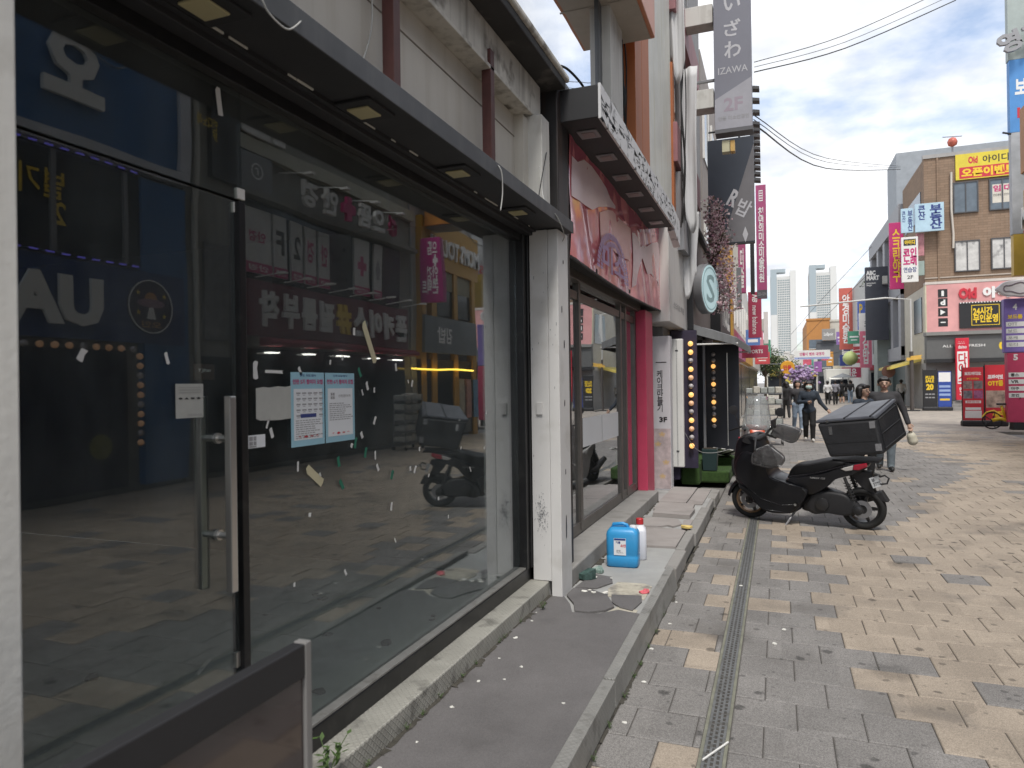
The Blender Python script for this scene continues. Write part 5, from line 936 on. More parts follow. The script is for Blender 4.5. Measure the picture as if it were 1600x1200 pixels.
for (a, b, z0, z1, kd) in ((9.26, 10.33, 10.86, 12.45, 0), (10.95, 12.04, 10.86, 12.45, 1), (9.28, 10.37, 7.64, 9.22, 2), (11.0, 12.08, 7.66, 9.24, 2)):
    w_ = Bw('window', MB().box(a, b, 44.94, 44.999, z0, z1), WPRT if kd == 2 else FWIN)
    Bw('window_frame', MB().box(a - .06, b + .06, 44.9, 44.998, z0 - .06, z0 - .001).box(a - .06, b + .06, 44.9, 44.998, z1 + .001, z1 + .06).box(a - .06, a - .001, 44.9, 44.998, z0, z1).box(b + .001, b + .06, 44.9, 44.998, z0, z1).box((a + b) / 2 - .025, (a + b) / 2 + .025, 44.9, 44.939, z0, z1), mat('dark sash', (.08, .08, .085), .5), w_)
    if kd == 1:
        for k in range(2): flat('rent_notice', mat('cream notice', (.62, .58, .5), .5), w_, 'Y', a + .3 + k * .5 - 7.8, -.065, 11.7, .42, 1.0); letters('임대'[k], INKM, w_, 'Y', a + .3 + k * .5 - 7.8, -.068, 11.98, w=.36, h=.36, bold=.04); letters('인인대대', INKB, w_, 'Y', a + .3 + k * .5 - 7.8, -.068, 11.62, w=.36, h=.13)
yb = Bw('yellow_banner', MB().box(9.33, 13.5, 44.9, 44.99, 12.62, 14.02), mat('yellow banner', (.68, .55, .05), .5)); flat('red_field', INKR, yb, 'Y', 3.8, -.103, 12.98, 4.2, .62); letters('오픈이벤트 100%', INKY, yb, 'Y', 3.75, -.107, 12.98, w=3.9, h=.5, bold=.05); letters('아이디 코인', INKB, yb, 'Y', 3.9, -.103, 13.63, w=2.2, h=.42, bold=.02); letters('Oid', INKR, yb, 'Y', 2.35, -.103, 13.65, w=.45, h=.4, bold=.05)
Bw('drain_pipe', MB().tube([(9.12, 44.9, 13.1), (9.1, 44.9, 11), (9.18, 44.9, 9.6), (9.16, 44.9, 8.9)], .06, 6), mat('white pipe', (.55, .5, .44), .6))
an = thing('roof_beacon', 'red and white roof ornament with small blades on the parapet', 'ornament', (9.28, 45.3, 14.2)); MB().tube([(0, 0, 0), (0, 0, .45)], .05, 6).build('pole', GREYM, an); MB().lathe([(.05, .4), (.22, .5), (.26, .68), (.18, .86), (.04, .92)], n=10).build('globe', mat('red white globe', (.5, .12, .08), .5, var=.6, scale=6), an, smooth=True); MB().box(-.5, .5, -.03, .03, .95, .98, M=Matrix.Rotation(.2, 4, 'Z')).build('blade', GREYM, an)
# ground sign of the corner building
PKS = mat('pink orange gradient sign', (.68, .34, .33), .5, var=.22, scale=.5); Bw('pink_sign', MB().box(7.8, 20, 44.7, 45.2, 4.3, 6.93), PKS); Bw('side_pink_edge', MB().box(7.74, 7.799, 44.71, 45.2, 4.3, 6.95), mat('cream sign edge', (.6, .56, .4), .5)); Bw('sign_cap', MB().box(7.74, 20, 44.68, 45.2, 6.94, 7.08), mat('cream cap', (.6, .55, .5), .6))
kb_ = Bw('black_panel', MB().box(9.35, 14, 44.6, 44.69, 4.45, 5.85), INKB)
for k in range(30): Bw('panel_bulb', MB().box(9.37 + k * .14, 9.43 + k * .14, 44.57, 44.599, 5.8, 5.86), INKW, kb_)
letters('24시간\n무인운영', INKY, bw, 'Y', 2.75, -.403, 5.15, w=1.15, h=.85, bold=.04); fr_m = MB()
for (a, b, c, d) in ((9.9, 11.2, 5.66, 5.69), (9.9, 11.2, 4.58, 4.61), (9.9, 9.93, 4.61, 5.66), (11.17, 11.2, 4.61, 5.66)): Bw('yellow_rule', MB().box(a, b, 44.595, 44.599, c, d), INKY, kb_)
for tx, z in (('i', 6.42), ('d', 5.92), ('▶', 5.38), ('—', 4.82)): q = flat('icon_tile', INKB, bw, 'Y', .78, -.304, z, .46, .46, .003); letters(tx, INKW, q, 'Y', .78, -.308, z, w=.14 if tx == 'i' else .24, h=.3 if tx != '—' else .06, bold=.05)
letters('Oid', INKR, bw, 'Y', 1.95, -.303, 6.35, w=.85, h=.62, bold=.06, depth=.1, thick=.06); letters('아이디', INKW, bw, 'Y', 3.6, -.303, 6.35, w=1.9, h=.62, bold=.06, depth=.1, thick=.06)
GRB = mat('dark grey fascia', (.12, .122, .12), .6, var=.08); Bw('grey_fascia', MB().box(7.75, 20, 44.55, 45.2, 2.8, 4.1), GRB); Bw('fascia_cap', MB().box(7.7, 20, 44.4, 45.2, 4.1, 4.29), mat('mid grey cap', (.22, .22, .21), .6)); letters('ALL DAY FRESH', INKW, bw, 'Y', 1.7, -.453, 3.5, w=2.0, h=.14, bold=.01); letters('☾', INKY, bw, 'Y', 3.6, -.453, 3.45, w=.55, h=.6, bold=.05)
Bw('fascia_edge', MB().box(7.7, 20, 44.45, 45.2, 2.6, 2.79), INKB); Bw('shopfront', MB().box(8.2, 20, 45.25, 45.4, .6, 2.6), DARKG); Bw('base', MB().box(7.8, 20, 45.2, 52, 0, 2.6), mat('grey base', (.3, .3, .3), .7)); Bw('side_window', MB().box(7.76, 7.799, 46, 48.4, 4.4, 6.4), DARKG)
Bw('side_upper_window', MB().box(7.76, 7.799, 45.9, 51, 10.9, 12.4), FWIN); Bw('side_wall', MB().box(7.8, 8.2, 45.2, 52, 2.6, 6.94), mat('cream side wall', (.5, .47, .4), .7)); Bw('sill_band', MB().box(7.77, 20, 44.96, 44.999, 7.3, 7.36), mat('patched mortar', (.42, .37, .32), .8))
for k, (a, b, z) in enumerate(((8.6, 12, .16), (8.75, 12, .32), (8.9, 12, .48))): Bw('step', MB().box(a, 12, 43.6 + k * .35, 45.2, 0 if k == 0 else z - .16, z), CONC)
s = bladesign('daiso_sign', 'tall red and white vertical sign on the grey fascia', 9.05, 9.68, 44.2, .55, 3.9, mat('bright red sign', (.6, .02, .045), .5), None, None); flat('white_field', INKW, s, 'Y', 0, -.003, 1.75, .48, 1.75); letters('다이소', INKR, s, 'Y', 0, -.006, 1.75, w=.42, h=1.6, vertical=True, bold=.03); letters('∴∴∴\ndaiso', INKW, s, 'Y', 0, -.004, 2.98, w=.4, h=.4); letters('연습\n→', INKW, s, 'Y', 0, -.004, .45, w=.34, h=.5, bold=.03)
SKY = mat('blue white sign', (.42, .58, .68), .5, var=.12)
s = bladesign('estate_sign', 'smaller blue and white estate agent sign on the brick corner', 6.6, 7.2, 44.6, 9.9, 11.25, SKY, None, None); letters('부동산', INKN, s, 'Y', .14, -.003, .65, w=.24, h=1.15, vertical=True, bold=.03); letters('큰산', INKN, s, 'Y', -.17, -.003, .9, w=.18, h=.6, vertical=True, bold=.02)
s = bladesign('estate_sign', 'larger blue and white estate agent sign on the brick corner', 7.26, 8.65, 44.4, 9.85, 11.4, SKY, None, None); letters('부동산', INKN, s, 'Y', .3, -.003, .78, w=.6, h=1.35, vertical=True, bold=.04); letters('큰산', INKN, s, 'Y', -.38, -.003, 1.05, w=.36, h=.8, vertical=True, bold=.03)
s = bladesign('karaoke_sign', 'white coin karaoke sign with magenta lettering and 2F', 6.55, 7.36, 44.3, 7.1, 9.6, WHITE, None, None); flat('badge', INKB, s, 'Y', 0, -.003, 2.2, .6, .36); letters('아이디', INKY, s, 'Y', 0, -.006, 2.2, w=.5, h=.26, bold=.04); letters('코인\n노래', INKM, s, 'Y', 0, -.004, 1.4, w=.66, h=1.0, bold=.05); letters('연습장', INKN, s, 'Y', 0, -.004, .68, w=.64, h=.3, bold=.02); letters('2F', INKB, s, 'Y', 0, -.004, .27, w=.3, h=.2, bold=.02)
bladesign('screen_sign', 'magenta vertical sign with yellow letters behind the karaoke sign', 6.18, 6.9, 46, 6.95, 10.8, mat('hot magenta sign', (.5, .03, .16), .5), '스크린야구', INKY, th=.8)
bladesign('photo_sign', 'colourful photo sign beside the karaoke sign', 7.37, 7.74, 44.8, 8.6, 9.85, mat('photo sign', (.45, .2, .22), .5, var=.5, scale=3), None, None); bladesign('green_box_sign', 'pale green box sign beside the karaoke sign', 7.4, 7.74, 44.8, 7.5, 8.3, mat('sea green box', (.3, .38, .35), .5), None, None)
# boards, pylon, cycle at the crossing
RED = mat('red poster face', (.55, .035, .05), .5, var=.08)
def aboard(lab, x0, x1, y, h, m, fn, lean=0.06):
    t = thing('sign_board', lab, 'sign board', ((x0 + x1) / 2, y, 0)); w_ = (x1 - x0) / 2; MB().box(-w_ - .05, w_ + .05, -.18, .18, 0, .2).build('base', MATTE, t, bevel=.05)
    MB().box(-w_, w_, -.02, .02, .21, h).build('face', m, t)
    for sx in (-1, 1): MB().tube([(sx * (w_ + .015), 0, .2), (sx * (w_ + .015), 0, h + .05)], .015, 6).build('side_post', INKB, t)
    fn(t, w_, h); return t
def f1(t, w_, h):
    letters('보드이디오', INKW, t, 'Y', 0, -.022, h - .22, w=w_ * 1.6, h=.13, bold=.05); letters('✦무인운영✦', INKY, t, 'Y', 0, -.022, h - .4, w=w_ * 1.2, h=.07)
    for r in range(2):
        for c in range(2): flat('photo', mat('board photo %d%d' % (r, c), ((.3, .22, .2), (.16, .15, .15), (.2, .2, .22), (.28, .1, .2))[r * 2 + c], .5, var=.8, scale=5), t, 'Y', (c - .5) * w_, -.022, h - .62 - r * .34, w_ * .88, .28)
    for z in (.86, .62): flat('text_bar', INKW, t, 'Y', 0, -.022, z, w_ * 1.5, .09)
    flat('price_panel', INKW, t, 'Y', 0, -.022, .42, w_ * 1.6, .26); letters('운영시간 안경', INKR, t, 'Y', 0, -.0245, .86, w=w_ * 1.2, h=.06, bold=.03)
def f2(t, w_, h):
    letters('프라이빗', INKW, t, 'Y', 0, -.022, h - .42, w=w_ * 1.5, h=.16, bold=.06); letters('OTT룸', INKY, t, 'Y', 0, -.022, h - .64, w=w_ * 1.5, h=.2, bold=.06); flat('photo', mat('room photo', (.38, .3, .24), .5, var=.7, scale=4), t, 'Y', 0, -.022, .95, w_ * 1.9, .6); letters('4F', INKY, t, 'Y', .05, -.022, .42, w=.3, h=.22, bold=.06)
aboard('red standing board with four photos near the yellow cycle', 6.13, 6.76, 29, 2.08, RED, f1); aboard('red standing board reading OTT behind the yellow cycle', 6.84, 7.45, 29.1, 2.15, RED, f2)
def f3(t, w_, h): letters('PLUS\nSALE', INKY, t, 'Y', 0, -.022, h - .5, w=w_ * 1.3, h=.36, bold=.05); letters('20', INKY, t, 'Y', 0, -.022, h - .92, w=w_ * 1.1, h=.34, bold=.06); letters('▬ ▬ ▬\n▬ ▬ ▬', INKG, t, 'Y', 0, -.022, .8, w=w_ * 1.4, h=.25)
def f4(t, w_, h):
    flat('top_panel', INKW, t, 'Y', 0, -.022, h - .3, w_ * 1.8, .5)
    for k in range(3): flat('text_bar', mat('pale blue bar', (.3, .4, .65), .5), t, 'Y', 0, -.022, h - .8 - k * .22, w_ * 1.7, .12)
    flat('yellow_bar', INKY, t, 'Y', 0, -.022, .6, w_ * 1.5, .1)
aboard('black standing board with gold PLUS SALE lettering', 7.35, 7.98, 43.4, 2.2, INKB, f3); aboard('blue and white standing board beside the PLUS SALE board', 8.05, 8.66, 43.4, 2.1, mat('royal blue face', (.03, .07, .32), .5), f4)
py_ = thing('game_pylon', 'tall purple and red pylon sign listing floors 4 and 5', 'sign', (7.55, 27, 0)); local(MB().box(6.9, 8.2, 27, 27.3, 2.5, 4.25), py_).build('purple_panel', mat('purple sign face', (.2, .14, .42), .5, var=.15), py_, bevel=.03); local(MB().box(6.97, 8.2, 27.01, 27.3, .25, 2.49), py_).build('red_panel', mat('crimson pylon face', (.5, .05, .12), .5), py_); local(MB().box(7.1, 8.1, 26.95, 27.4, 0, .25), py_).build('base', MATTE, py_)
letters('4', INKW, py_, 'Y', -.35, -.004, 3.98, w=.12, h=.2, bold=.04); letters('5', INKW, py_, 'Y', -.35, .006, 2.35, w=.13, h=.2, bold=.04); letters('보드룸', INKY, py_, 'Y', -.35, -.004, 3.66, w=.4, h=.14, bold=.04)
for k, tx in enumerate(('OTT', '보드', '포케', '오디')): q = flat('pill', INKW, py_, 'Y', -.3, -.004, 3.42 - k * .22, .6, .15); letters(tx, INKG, q, 'Y', -.42, -.007, 3.42 - k * .22, w=.26, h=.1)
for k, tx in enumerate(('룸스', 'VR', '야구', '코인')): q = flat('pill', INKW, py_, 'Y', -.25, .006, 1.78 - k * .22, .6, .15); letters(tx, INKB, q, 'Y', -.38, .003, 1.78 - k * .22, w=.22, h=.1, bold=.03)
cl = thing('cloud_sign', 'white cloud shaped sign on top of the purple pylon', 'sign', (7.3, 26.9, 4.3)); CLW = mat('cloud white', (.66, .64, .66), .5); pts = []
for i in range(48): a = 2 * math.pi * i / 48; q = 1 + .09 * abs(math.sin(a * 3.5)); pts.append((.6 * q * math.cos(a), .26 + .26 * q * math.sin(a)))
MB().prism(pts, lambda u, v, d: (u, d, v), -.12, .1).build('body', CLW, cl, bevel=.03); MB().tube([(.45 * math.cos(R(a)), -.125, .26 + .15 * math.sin(R(a)) + .03 * math.sin(R(a * 5))) for a in range(0, 361, 15)], .018, 5).build('outline', mat('mauve outline', (.2, .16, .2), .5), cl)
# yellow hire cycle
YC = mat('yellow cycle paint', (.72, .48, .02), .35); cy = thing('hire_cycle', 'yellow hire bicycle parked in front of the red boards', 'bicycle', (6.6, 27.3, 0), R(-6))
for x in (0, .95):
    wv = MB().lathe([(.25, -.02), (.29, -.02), (.29, .02), (.25, .02)], (x, 0, .29), (0, 1, 0), 20, closed=True).build('wheel', RUBBER, cy); sp = MB()
    for k in range(5): a = 2 * math.pi * k / 5; sp.tube([(x, 0, .29), (x + .26 * math.cos(a), 0, .29 + .26 * math.sin(a))], .014, 4)
    sp.build('spokes', MATTE, wv)
MB().tube([(0, 0, .29), (.22, 0, .36), (.38, 0, .3), (.6, 0, .42), (.78, 0, .8)], .06, 8).tube([(.95, 0, .29), (.86, 0, .6), (.77, 0, .98)], .045, 8).tube([(.38, 0, .3), (.26, 0, .78)], .045, 8).build('frame', YC, cy, smooth=True)
MB().box(.12, .4, -.07, .07, .8, .86).build('saddle', MATTE, cy, bevel=.02); MB().tube([(.72, -.26, 1.04), (.77, -.1, 1.0), (.77, .1, 1.0), (.72, .26, 1.04)], .018, 6).build('handlebar', MATTE, cy); MB().box(.88, 1.2, -.14, .14, .72, .76).box(.88, .9, -.14, .14, .76, .95).box(1.18, 1.2, -.14, .14, .76, .95).box(.9, 1.18, -.14, -.12, .76, .95).box(.9, 1.18, .12, .14, .76, .95).build('basket', MATTE, cy); MB().tube([(-.28, 0, .4), (-.15, 0, .56), (.05, 0, .62), (.2, 0, .5)], .025, 6).build('mudguard', YC, cy)
lp = thing('street_lamp', 'dark street lamp post at the brick corner', 'street lamp', (6.75, 43, 0)); MB().tube([(0, 0, 0), (0, 0, 3.2)], .1, 10).build('post', mat('brown post', (.07, .06, .055), .6), lp); MB().box(-.35, .35, -.2, .2, 0, .06).build('base', MATTE, lp); MB().tube([(0, 0, 3.2), (0, 0, 6.0), (-1.2, 0, 6.15), (-5.5, 0, 5.9)], .045, 8).build('pole_arm', mat('pale pole', (.5, .5, .48), .5), lp)
ys_ = thing('arrow_sign', 'small yellow direction plate on the dark lamp post', 'sign', (6.75, 42.9, 2.85)); MB().prism([(-.05, -.12), (.5, -.06), (.42, .05), (.5, .16), (-.05, .1)], lambda u, v, d: (u, d, v), -.02, .02).build('plate', mat('amber plate', (.65, .4, .08), .5), ys_); MB().box(-.25, -.06, -.02, .02, -.14, .02).build('small_plate', MATS['amber plate'], ys_)
ms = thing('street_mirror', 'round brown traffic mirror by the yellow awning', 'mirror', (6.3, 48, 0)); MB().lathe([(.36, -.03), (.38, 0), (.36, .04)], (0, 0, 2.2), (0, -1, 0), 18).build('disc', mat('brown mirror back', (.16, .08, .06), .6), ms); MB().tube([(0, .05, 0), (0, .05, 2.2)], .04, 6).build('pole', GREYM, ms)
# the grey building and others farther along the right
GPN = mat('grey stone panels', (.32, .325, .345), .6, var=.06); gb = thing('grey_panel_building', 'grey stone panelled building with open terraces beyond brick corner', 'building', (7.6, 60, 0)); Gb = lambda n, mb, m, par=gb, **k: P(n, mb, m, par, **k)
Gb('wall', MB().box(8.3, 20, 52.1, 68, 0, 12.2), mat('inner grey wall', (.18, .19, .2), .8)); Gb('penthouse', MB().box(7.6, 20, 53, 57, 13.2, 16.8), mat('blue grey penthouse', (.3, .33, .36), .6)); Gb('parapet', MB().box(7.55, 8.3, 52.1, 68, 12.0, 13.2), GPN)
for y in (52.1, 55.5, 59, 62.5, 66.8): Gb('pier', MB().box(7.6, 8.29, y, y + 1.0, 3.3, 11.99), GPN)
for z in (3.3, 7.6): Gb('slab_band', MB().box(7.58, 8.29, 52.1, 68, z - .3, z + .6), GPN)
Gb('ground_shop', MB().box(7.9, 8.29, 52.1, 68, 0, 2.9), mat('dark teal shopfront', (.03, .05, .05), .4)); Gb('teal_pier', MB().box(6.9, 8.29, 58, 60, 0, 5.4), mat('sage panel', (.26, .3, .28), .6)); ya = thing('yellow_awning', 'small yellow and white awning by the brick corner side', 'awning', (7.0, 49, 2.6)); local(MB().hexa([(6.2, 46.5, 2.3), (7.79, 46.5, 2.75), (7.79, 51.5, 2.75), (6.2, 51.5, 2.3), (6.2, 46.5, 2.45), (7.79, 46.5, 2.9), (7.79, 51.5, 2.9), (6.2, 51.5, 2.45)]), ya).build('cloth', mat('yellow awning cloth', (.65, .52, .12), .6), ya)
s = bladesign('abc_mart_sign', 'black projecting sign with white ABC MART lettering', 6.05, 7.55, 57, 4.6, 9.9, mat('charcoal sign', (.05, .055, .07), .5), None, None); letters('ABC\nMART', INKW, s, 'Y', -.25, -.004, 4.7, w=.85, h=.7, bold=.05); letters('premium\nstage', INKW, s, 'Y', -.35, -.004, 4.05, w=.6, h=.3)
def far_block(lab, x0, x1, y0, y1, h, c, signs=(), seed=0, face=True):
    t = thing('far_building', lab, 'building', ((x0 + x1) / 2, y0, 0)); Q = lambda n, mb, m, par=t, **k: P(n, mb, m, par, **k); m = mat('render %s' % lab[:24], c, .75, var=.08, streak=.2, dcol=tuple(q * .6 for q in c)); Q('wall', MB().box(x0, x1, y0, y1, 0, h), m); Q('parapet', MB().box(x0 - .1, x1 + .1, y0 - .1, y0 + .2, h, h + .3), m); rr = random.Random(seed); z = 3.6
    while z + 2 < h:
        n = max(1, int((x1 - x0) / 1.8))
        for k in range(n): xx = x0 + .3 + k * (x1 - x0) / n; w_ = Q('window', MB().box(xx, xx + (x1 - x0) / n * .6, y0 - .04, y0 - .001, z, z + 1.3), FWIN); Q('sill', MB().box(xx - .05, xx + (x1 - x0) / n * .6 + .05, y0 - .1, y0 - .001, z - .1, z - .01), WHITE, w_)
        z += 2.9
    for (u, v, w2, h2, c2) in signs: Q('signboard', MB().box(u, u + w2, y0 - .3, y0 - .05, v, v + h2), mat('far sign %.2f %.2f %.2f' % c2, c2, .5, var=.2, scale=1.5))
    Q('shopfront', MB().box(x0 + .2, x1 - .2, y0 - .03, y0 - .001, .1, 2.4), DARKG); return t
far_block('white building with stacked shop signs far along the right side', 7.6, 14, 70, 84, 11.5, (.5, .5, .48), ((7.7, 2.6, 4, .8, (.55, .1, .12)),), 1)
far_block('pale building with pink signs far along the right side', 8.0, 15, 86, 100, 9.5, (.52, .48, .45), ((8.1, 2.6, 4, .9, (.2, .2, .4)),), 2)
bladesign('red_far_sign', 'tall red vertical sign far along the right side', 6.2, 7.5, 82, 5.0, 11.5, mat('coral red sign', (.52, .12, .09), .5), '안경미술원', INKW); bladesign('pink_far_sign', 'bright pink vertical sign below the black ABC MART sign', 6.15, 7.0, 62, 2.7, 5.6, mat('hot pink sign', (.68, .18, .26), .5), '김밥', INKW); bladesign('blue_far_sign', 'square blue sign in a yellow frame on the right', 6.6, 7.2, 68, 6.1, 8.6, mat('cobalt sign', (.1, .16, .5), .5), 'PC', INKY, vert=True); bladesign('navy_far_sign', 'small navy board under the red far sign', 5.9, 7.0, 78, 3.2, 4.3, INKN, None, None); bladesign('crimson_far_sign', 'crimson shop board low on the far right', 5.9, 7.6, 76, 2.0, 3.0, NBR, '대운', INKW, vert=False)
bladesign('white_far_sign', 'white sign box projecting above the grey pier', 6.3, 7.6, 64, 5.4, 7.2, WHITE, '코디', INKB, vert=False, tw=.4, th=.3)
gl_ = thing('green_globe', 'pale green round balloon hanging on the far right', 'balloon', (5.8, 66, 3.6)); MB().lathe([(.02, -.62), (.35, -.5), (.58, -.2), (.6, .1), (.42, .42), (.1, .6)], n=16).build('ball', mat('lime balloon', (.5, .58, .22), .5), gl_, smooth=True); MB().tube([(0, 0, .58), (1.4, 0, .8)], .03, 5).build('arm', WHITE, gl_)
# street end
far_block('orange brown block closing the far end of the street', 4.1, 7.2, 112, 130, 10.6, (.44, .2, .06), (), 3); far_block('dark grey block at the far end with a name board', 5.3, 10, 108, 111.5, 7.1, (.09, .095, .105), (), 4); far_block('cream block with name board behind the dark grey block', 7.3, 12, 113, 130, 10.4, (.52, .5, .44), (), 5)
bladesign('name_board', 'grey name board with white script on the cream block', 5.9, 7.6, 107.5, 7.4, 9.0, mat('grey name board', (.26, .25, .24), .5), 'LeSpoir', INKW, vert=False, tw=.7, th=.35, bold=.01)
far_block('white low shop with yellow panels at the far end', -1.3, 1.6, 92, 104, 4.6, (.6, .58, .5), ((-.9, 2.4, 1.6, .8, (.6, .45, .08)), (.9, .6, .6, 1.7, (.6, .5, .1))), 6); far_block('pale shop with many small signs at the far end', 1.8, 5.2, 106, 118, 5.2, (.55, .53, .5), ((2.0, 2.5, 1.0, 1.2, (.4, .4, .5)), (3.3, 2.6, .9, 1.4, (.3, .3, .32)), (4.3, 2.4, .8, .8, (.55, .4, .1))), 7)
rr = random.Random(8)
for i in range(9): c = rr.choice(((.55, .1, .15), (.6, .45, .08), (.12, .2, .45), (.6, .58, .55), (.3, .12, .35), (.1, .3, .25))); bladesign('far_shop_sign', 'small %s shop sign in the far clutter, number %s from the left' % ({.55: 'red', .6: 'yellow', .12: 'blue', .3: 'purple', .1: 'green'}[c[0]] if c != (.6, .58, .55) else 'white', 'one two three four five six seven eight nine'.split()[i]), -.6 + i * .68, -.6 + i * .68 + rr.uniform(.5, .9), 88 + rr.random() * 8, 2.6 + rr.random() * 1.6, 4.0 + rr.random() * 1.5, mat('clutter sign %g %g' % c[:2], c, .5, var=.3, scale=2), None, None)
bnr = thing('street_banner', 'white banner with pink lettering strung across the far street', 'banner', (3.4, 80, 4.0)); MB().box(-1.75, 1.75, -.02, .02, 0, .95).build('cloth', WHITE, bnr); letters('안들이 벤트 대영자', INKM, bnr, 'Y', 0, -.023, .55, w=2.4, h=.36, bold=.03); flat('blue_strip', mat('soft blue strip', (.3, .36, .6), .5), bnr, 'Y', 0, -.0225, .12, 3.4, .2)
for sx in (-1, 1): MB().tube([(sx * 1.75, 0, .5), (sx * 5, 0, 1.2)], .02, 4).build('rope', INKB, bnr)
yo = thing('round_sign_far', 'round orange yellow hanging sign far down the street', 'sign', (.75, 60, 2.8)); MB().lathe([(.5, -.08), (.54, -.05), (.54, .05), (.5, .08)], (0, 0, 0), (0, 1, 0), 20).build('disc', mat('orange disc', (.72, .36, .03), .5), yo); letters('만들', INKR, yo, 'Y', 0, -.09, 0, w=.6, h=.4, bold=.03)
MB().tube([(-2.3, 0, .3), (0, 0, .3)], .03, 5).build('arm', GREYM, yo)
# purple floats, parasol, trees
PUF = [mat('lilac puff %d' % i, c, .7) for i, c in enumerate(((.36, .26, .44), (.46, .35, .52), (.3, .21, .38)))]
pf = thing('purple_flower_arch', 'cluster of purple balloons over the far street', 'balloons', (1.6, 55, 2.2)); mbp = MB(); rr = random.Random(3)
for i in range(120): c = Vector((rr.gauss(0, .55), rr.gauss(0, .2), rr.gauss(0, .28))); mbp.lathe([(.01, -.1), (.09, -.06), (.12, 0), (.09, .06), (.01, .1)], c, (0, 0, 1), 7, mi=i % 3)
o = mbp.build('balloon_cluster', PUF, pf, smooth=True); o['kind'] = 'stuff'; MB().tube([(0, .2, -2.2), (0, .2, 0)], .03, 5).build('pole', GREYM, pf)
LEAF = [mat('leaf %d' % i, c, .7, var=.3) for i, c in enumerate(((.05, .085, .025), (.085, .12, .04), (.035, .06, .022)))]
def tree(lab, x, y, h, r, seed):
    t = thing('street_tree', lab, 'tree', (x, y, 0)); rr = random.Random(seed); tk = MB(); tk.tube([(0, 0, 0), (.05, 0, h * .4), (0, .05, h * .7)], [.13, .1, .06], 7); cr_ = MB(); tips = []
    for i in range(9): a = rr.uniform(0, 6.28); p = Vector((math.cos(a) * r * rr.uniform(.3, .8), math.sin(a) * r * rr.uniform(.3, .8), h * rr.uniform(.6, 1))); tk.tube([(.03, 0, h * .45), (p * .5) + Vector((0, 0, h * .28)), p], [.06, .035, .015], 5); tips.append(p)
    for i in range(1800):
        c = rr.choice(tips); p = c + Vector((rr.gauss(0, r * .26), rr.gauss(0, r * .26), rr.gauss(0, r * .2))); s = rr.uniform(.06, .12); d = Vector((rr.gauss(0, 1), rr.gauss(0, 1), rr.gauss(0, 1))).normalized(); e = d.orthogonal().normalized() * s; f_ = d.cross(e).normalized() * s * .6; cr_.quad(p - e, p + f_, p + e, p - f_, rr.randrange(3))
    tk.build('trunk', mat('bark', (.09, .07, .05), .9), t, smooth=True); o = cr_.build('crown', LEAF, t); o['kind'] = 'stuff'
tree('leafy street tree far down the left side, nearer one', -1.0, 64, 4.6, 1.7, 1); tree('leafy street tree far down the left side, farther one', .2, 72, 4.4, 1.6, 2); tree('leafy tree on the grey building ledge', 8.2, 69, 10.8, 1.3, 4)
pr = thing('parasol', 'grey parasol standing on the far right', 'parasol', (5.2, 66, 0)); vs = [(0, 0, 2.35)] + [(.95 * math.cos(R(45 * k)), .95 * math.sin(R(45 * k)), 1.98) for k in range(8)]; o = MB().add(vs, [(0, 1 + k, 1 + (k + 1) % 8) for k in range(8)]).build('canopy', mat('grey parasol cloth', (.2, .21, .22), .7), pr); o.modifiers.new('s', 'SOLIDIFY').thickness = .02; MB().tube([(0, 0, 0), (0, 0, 2.3)], .03, 6).build('pole', GREYM, pr)
# towers
TW = mat('white tower concrete', (.66, .66, .64), .7, var=.04, scale=.05); TG = mat('tower glass', (.24, .3, .32), .2, var=.2, scale=.08); TS = mat('tower grey', (.36, .42, .45), .5)
def tower(lab, x, y, w_, h):
    t = thing('tower_block', lab, 'tower', (x, y, 0)); MB().box(-w_ * .5, w_ * .5, 0, w_ * .8, 0, h - 9).build('wall', TW, t); MB().box(-w_ * .48, -w_ * .24, -1.5, w_ * .6, 0, h).build('left_shaft', TW, t); MB().box(-w_ * .481, -w_ * .239, -1.56, -1.51, h * .6, h - .5).build('left_glass', TS, t); MB().box(w_ * .27, w_ * .5, -1.5, w_ * .6, 0, h - 3).build('right_shaft', TW, t); MB().box(-w_ * .24, w_ * .1, 2, w_ * .6, h - 4, h).build('crown_beam', TS, t)
    n = 40
    for i in range(n):
        z = 14 + (h - 26) * i / n; MB().box(-w_ * .22, w_ * .25, -.25, -.02, z, z + (h - 26) / n * .5).build('window_row', TG, t)
    for c in range(7): x_ = -w_ * .22 + c * w_ * .47 / 7; MB().box(x_, x_ + .55, -.6, -.26, 10, h - 10).build('mullion', TW, t)
tower('white residential tower, left of the two beyond the street', 7.6, 900, 29, 137); tower('white residential tower, right of the two beyond the street', 51, 900, 30, 139)
# overhead cables
for i, (a, m_, b, r_) in enumerate((((-.35, 15, 8.1), (1.44, 16.5, 9.0), (3.9, 18.5, 10.6), .008), ((-.35, 15, 8.0), (1.44, 16.5, 8.85), (3.9, 18.5, 10.4), .006), ((-.35, 15, 7.9), (1.44, 16.5, 8.72), (3.9, 18.5, 10.25), .012), ((-.4, 16, 7.4), (1.9, 30, 10.35), (7.4, 50, 15.1), .012), ((-.4, 16, 7.3), (1.9, 30, 10.2), (7.4, 50, 15.0), .01), ((-.4, 16, 7.2), (1.9, 30, 9.95), (7.4, 50, 14.9), .02), ((1.5, 85, 7), (4, 75, 9.5), (7.6, 66, 13), .018), ((1.5, 85, 5), (4, 75, 7.5), (7.6, 66, 11), .018))):
    cable('overhead_cable', ['uppermost thin cable of the near overhead three', 'middle thin cable of the near overhead three', 'lowest thick cable of the near overhead three', 'upper cable running to the brick building roof', 'middle cable running to the brick building roof', 'lowest thick cable running to the brick building roof', 'upper far cable before the right tower', 'lower far cable before the right tower'][i], [a, m_, b], r_, CB, 5)

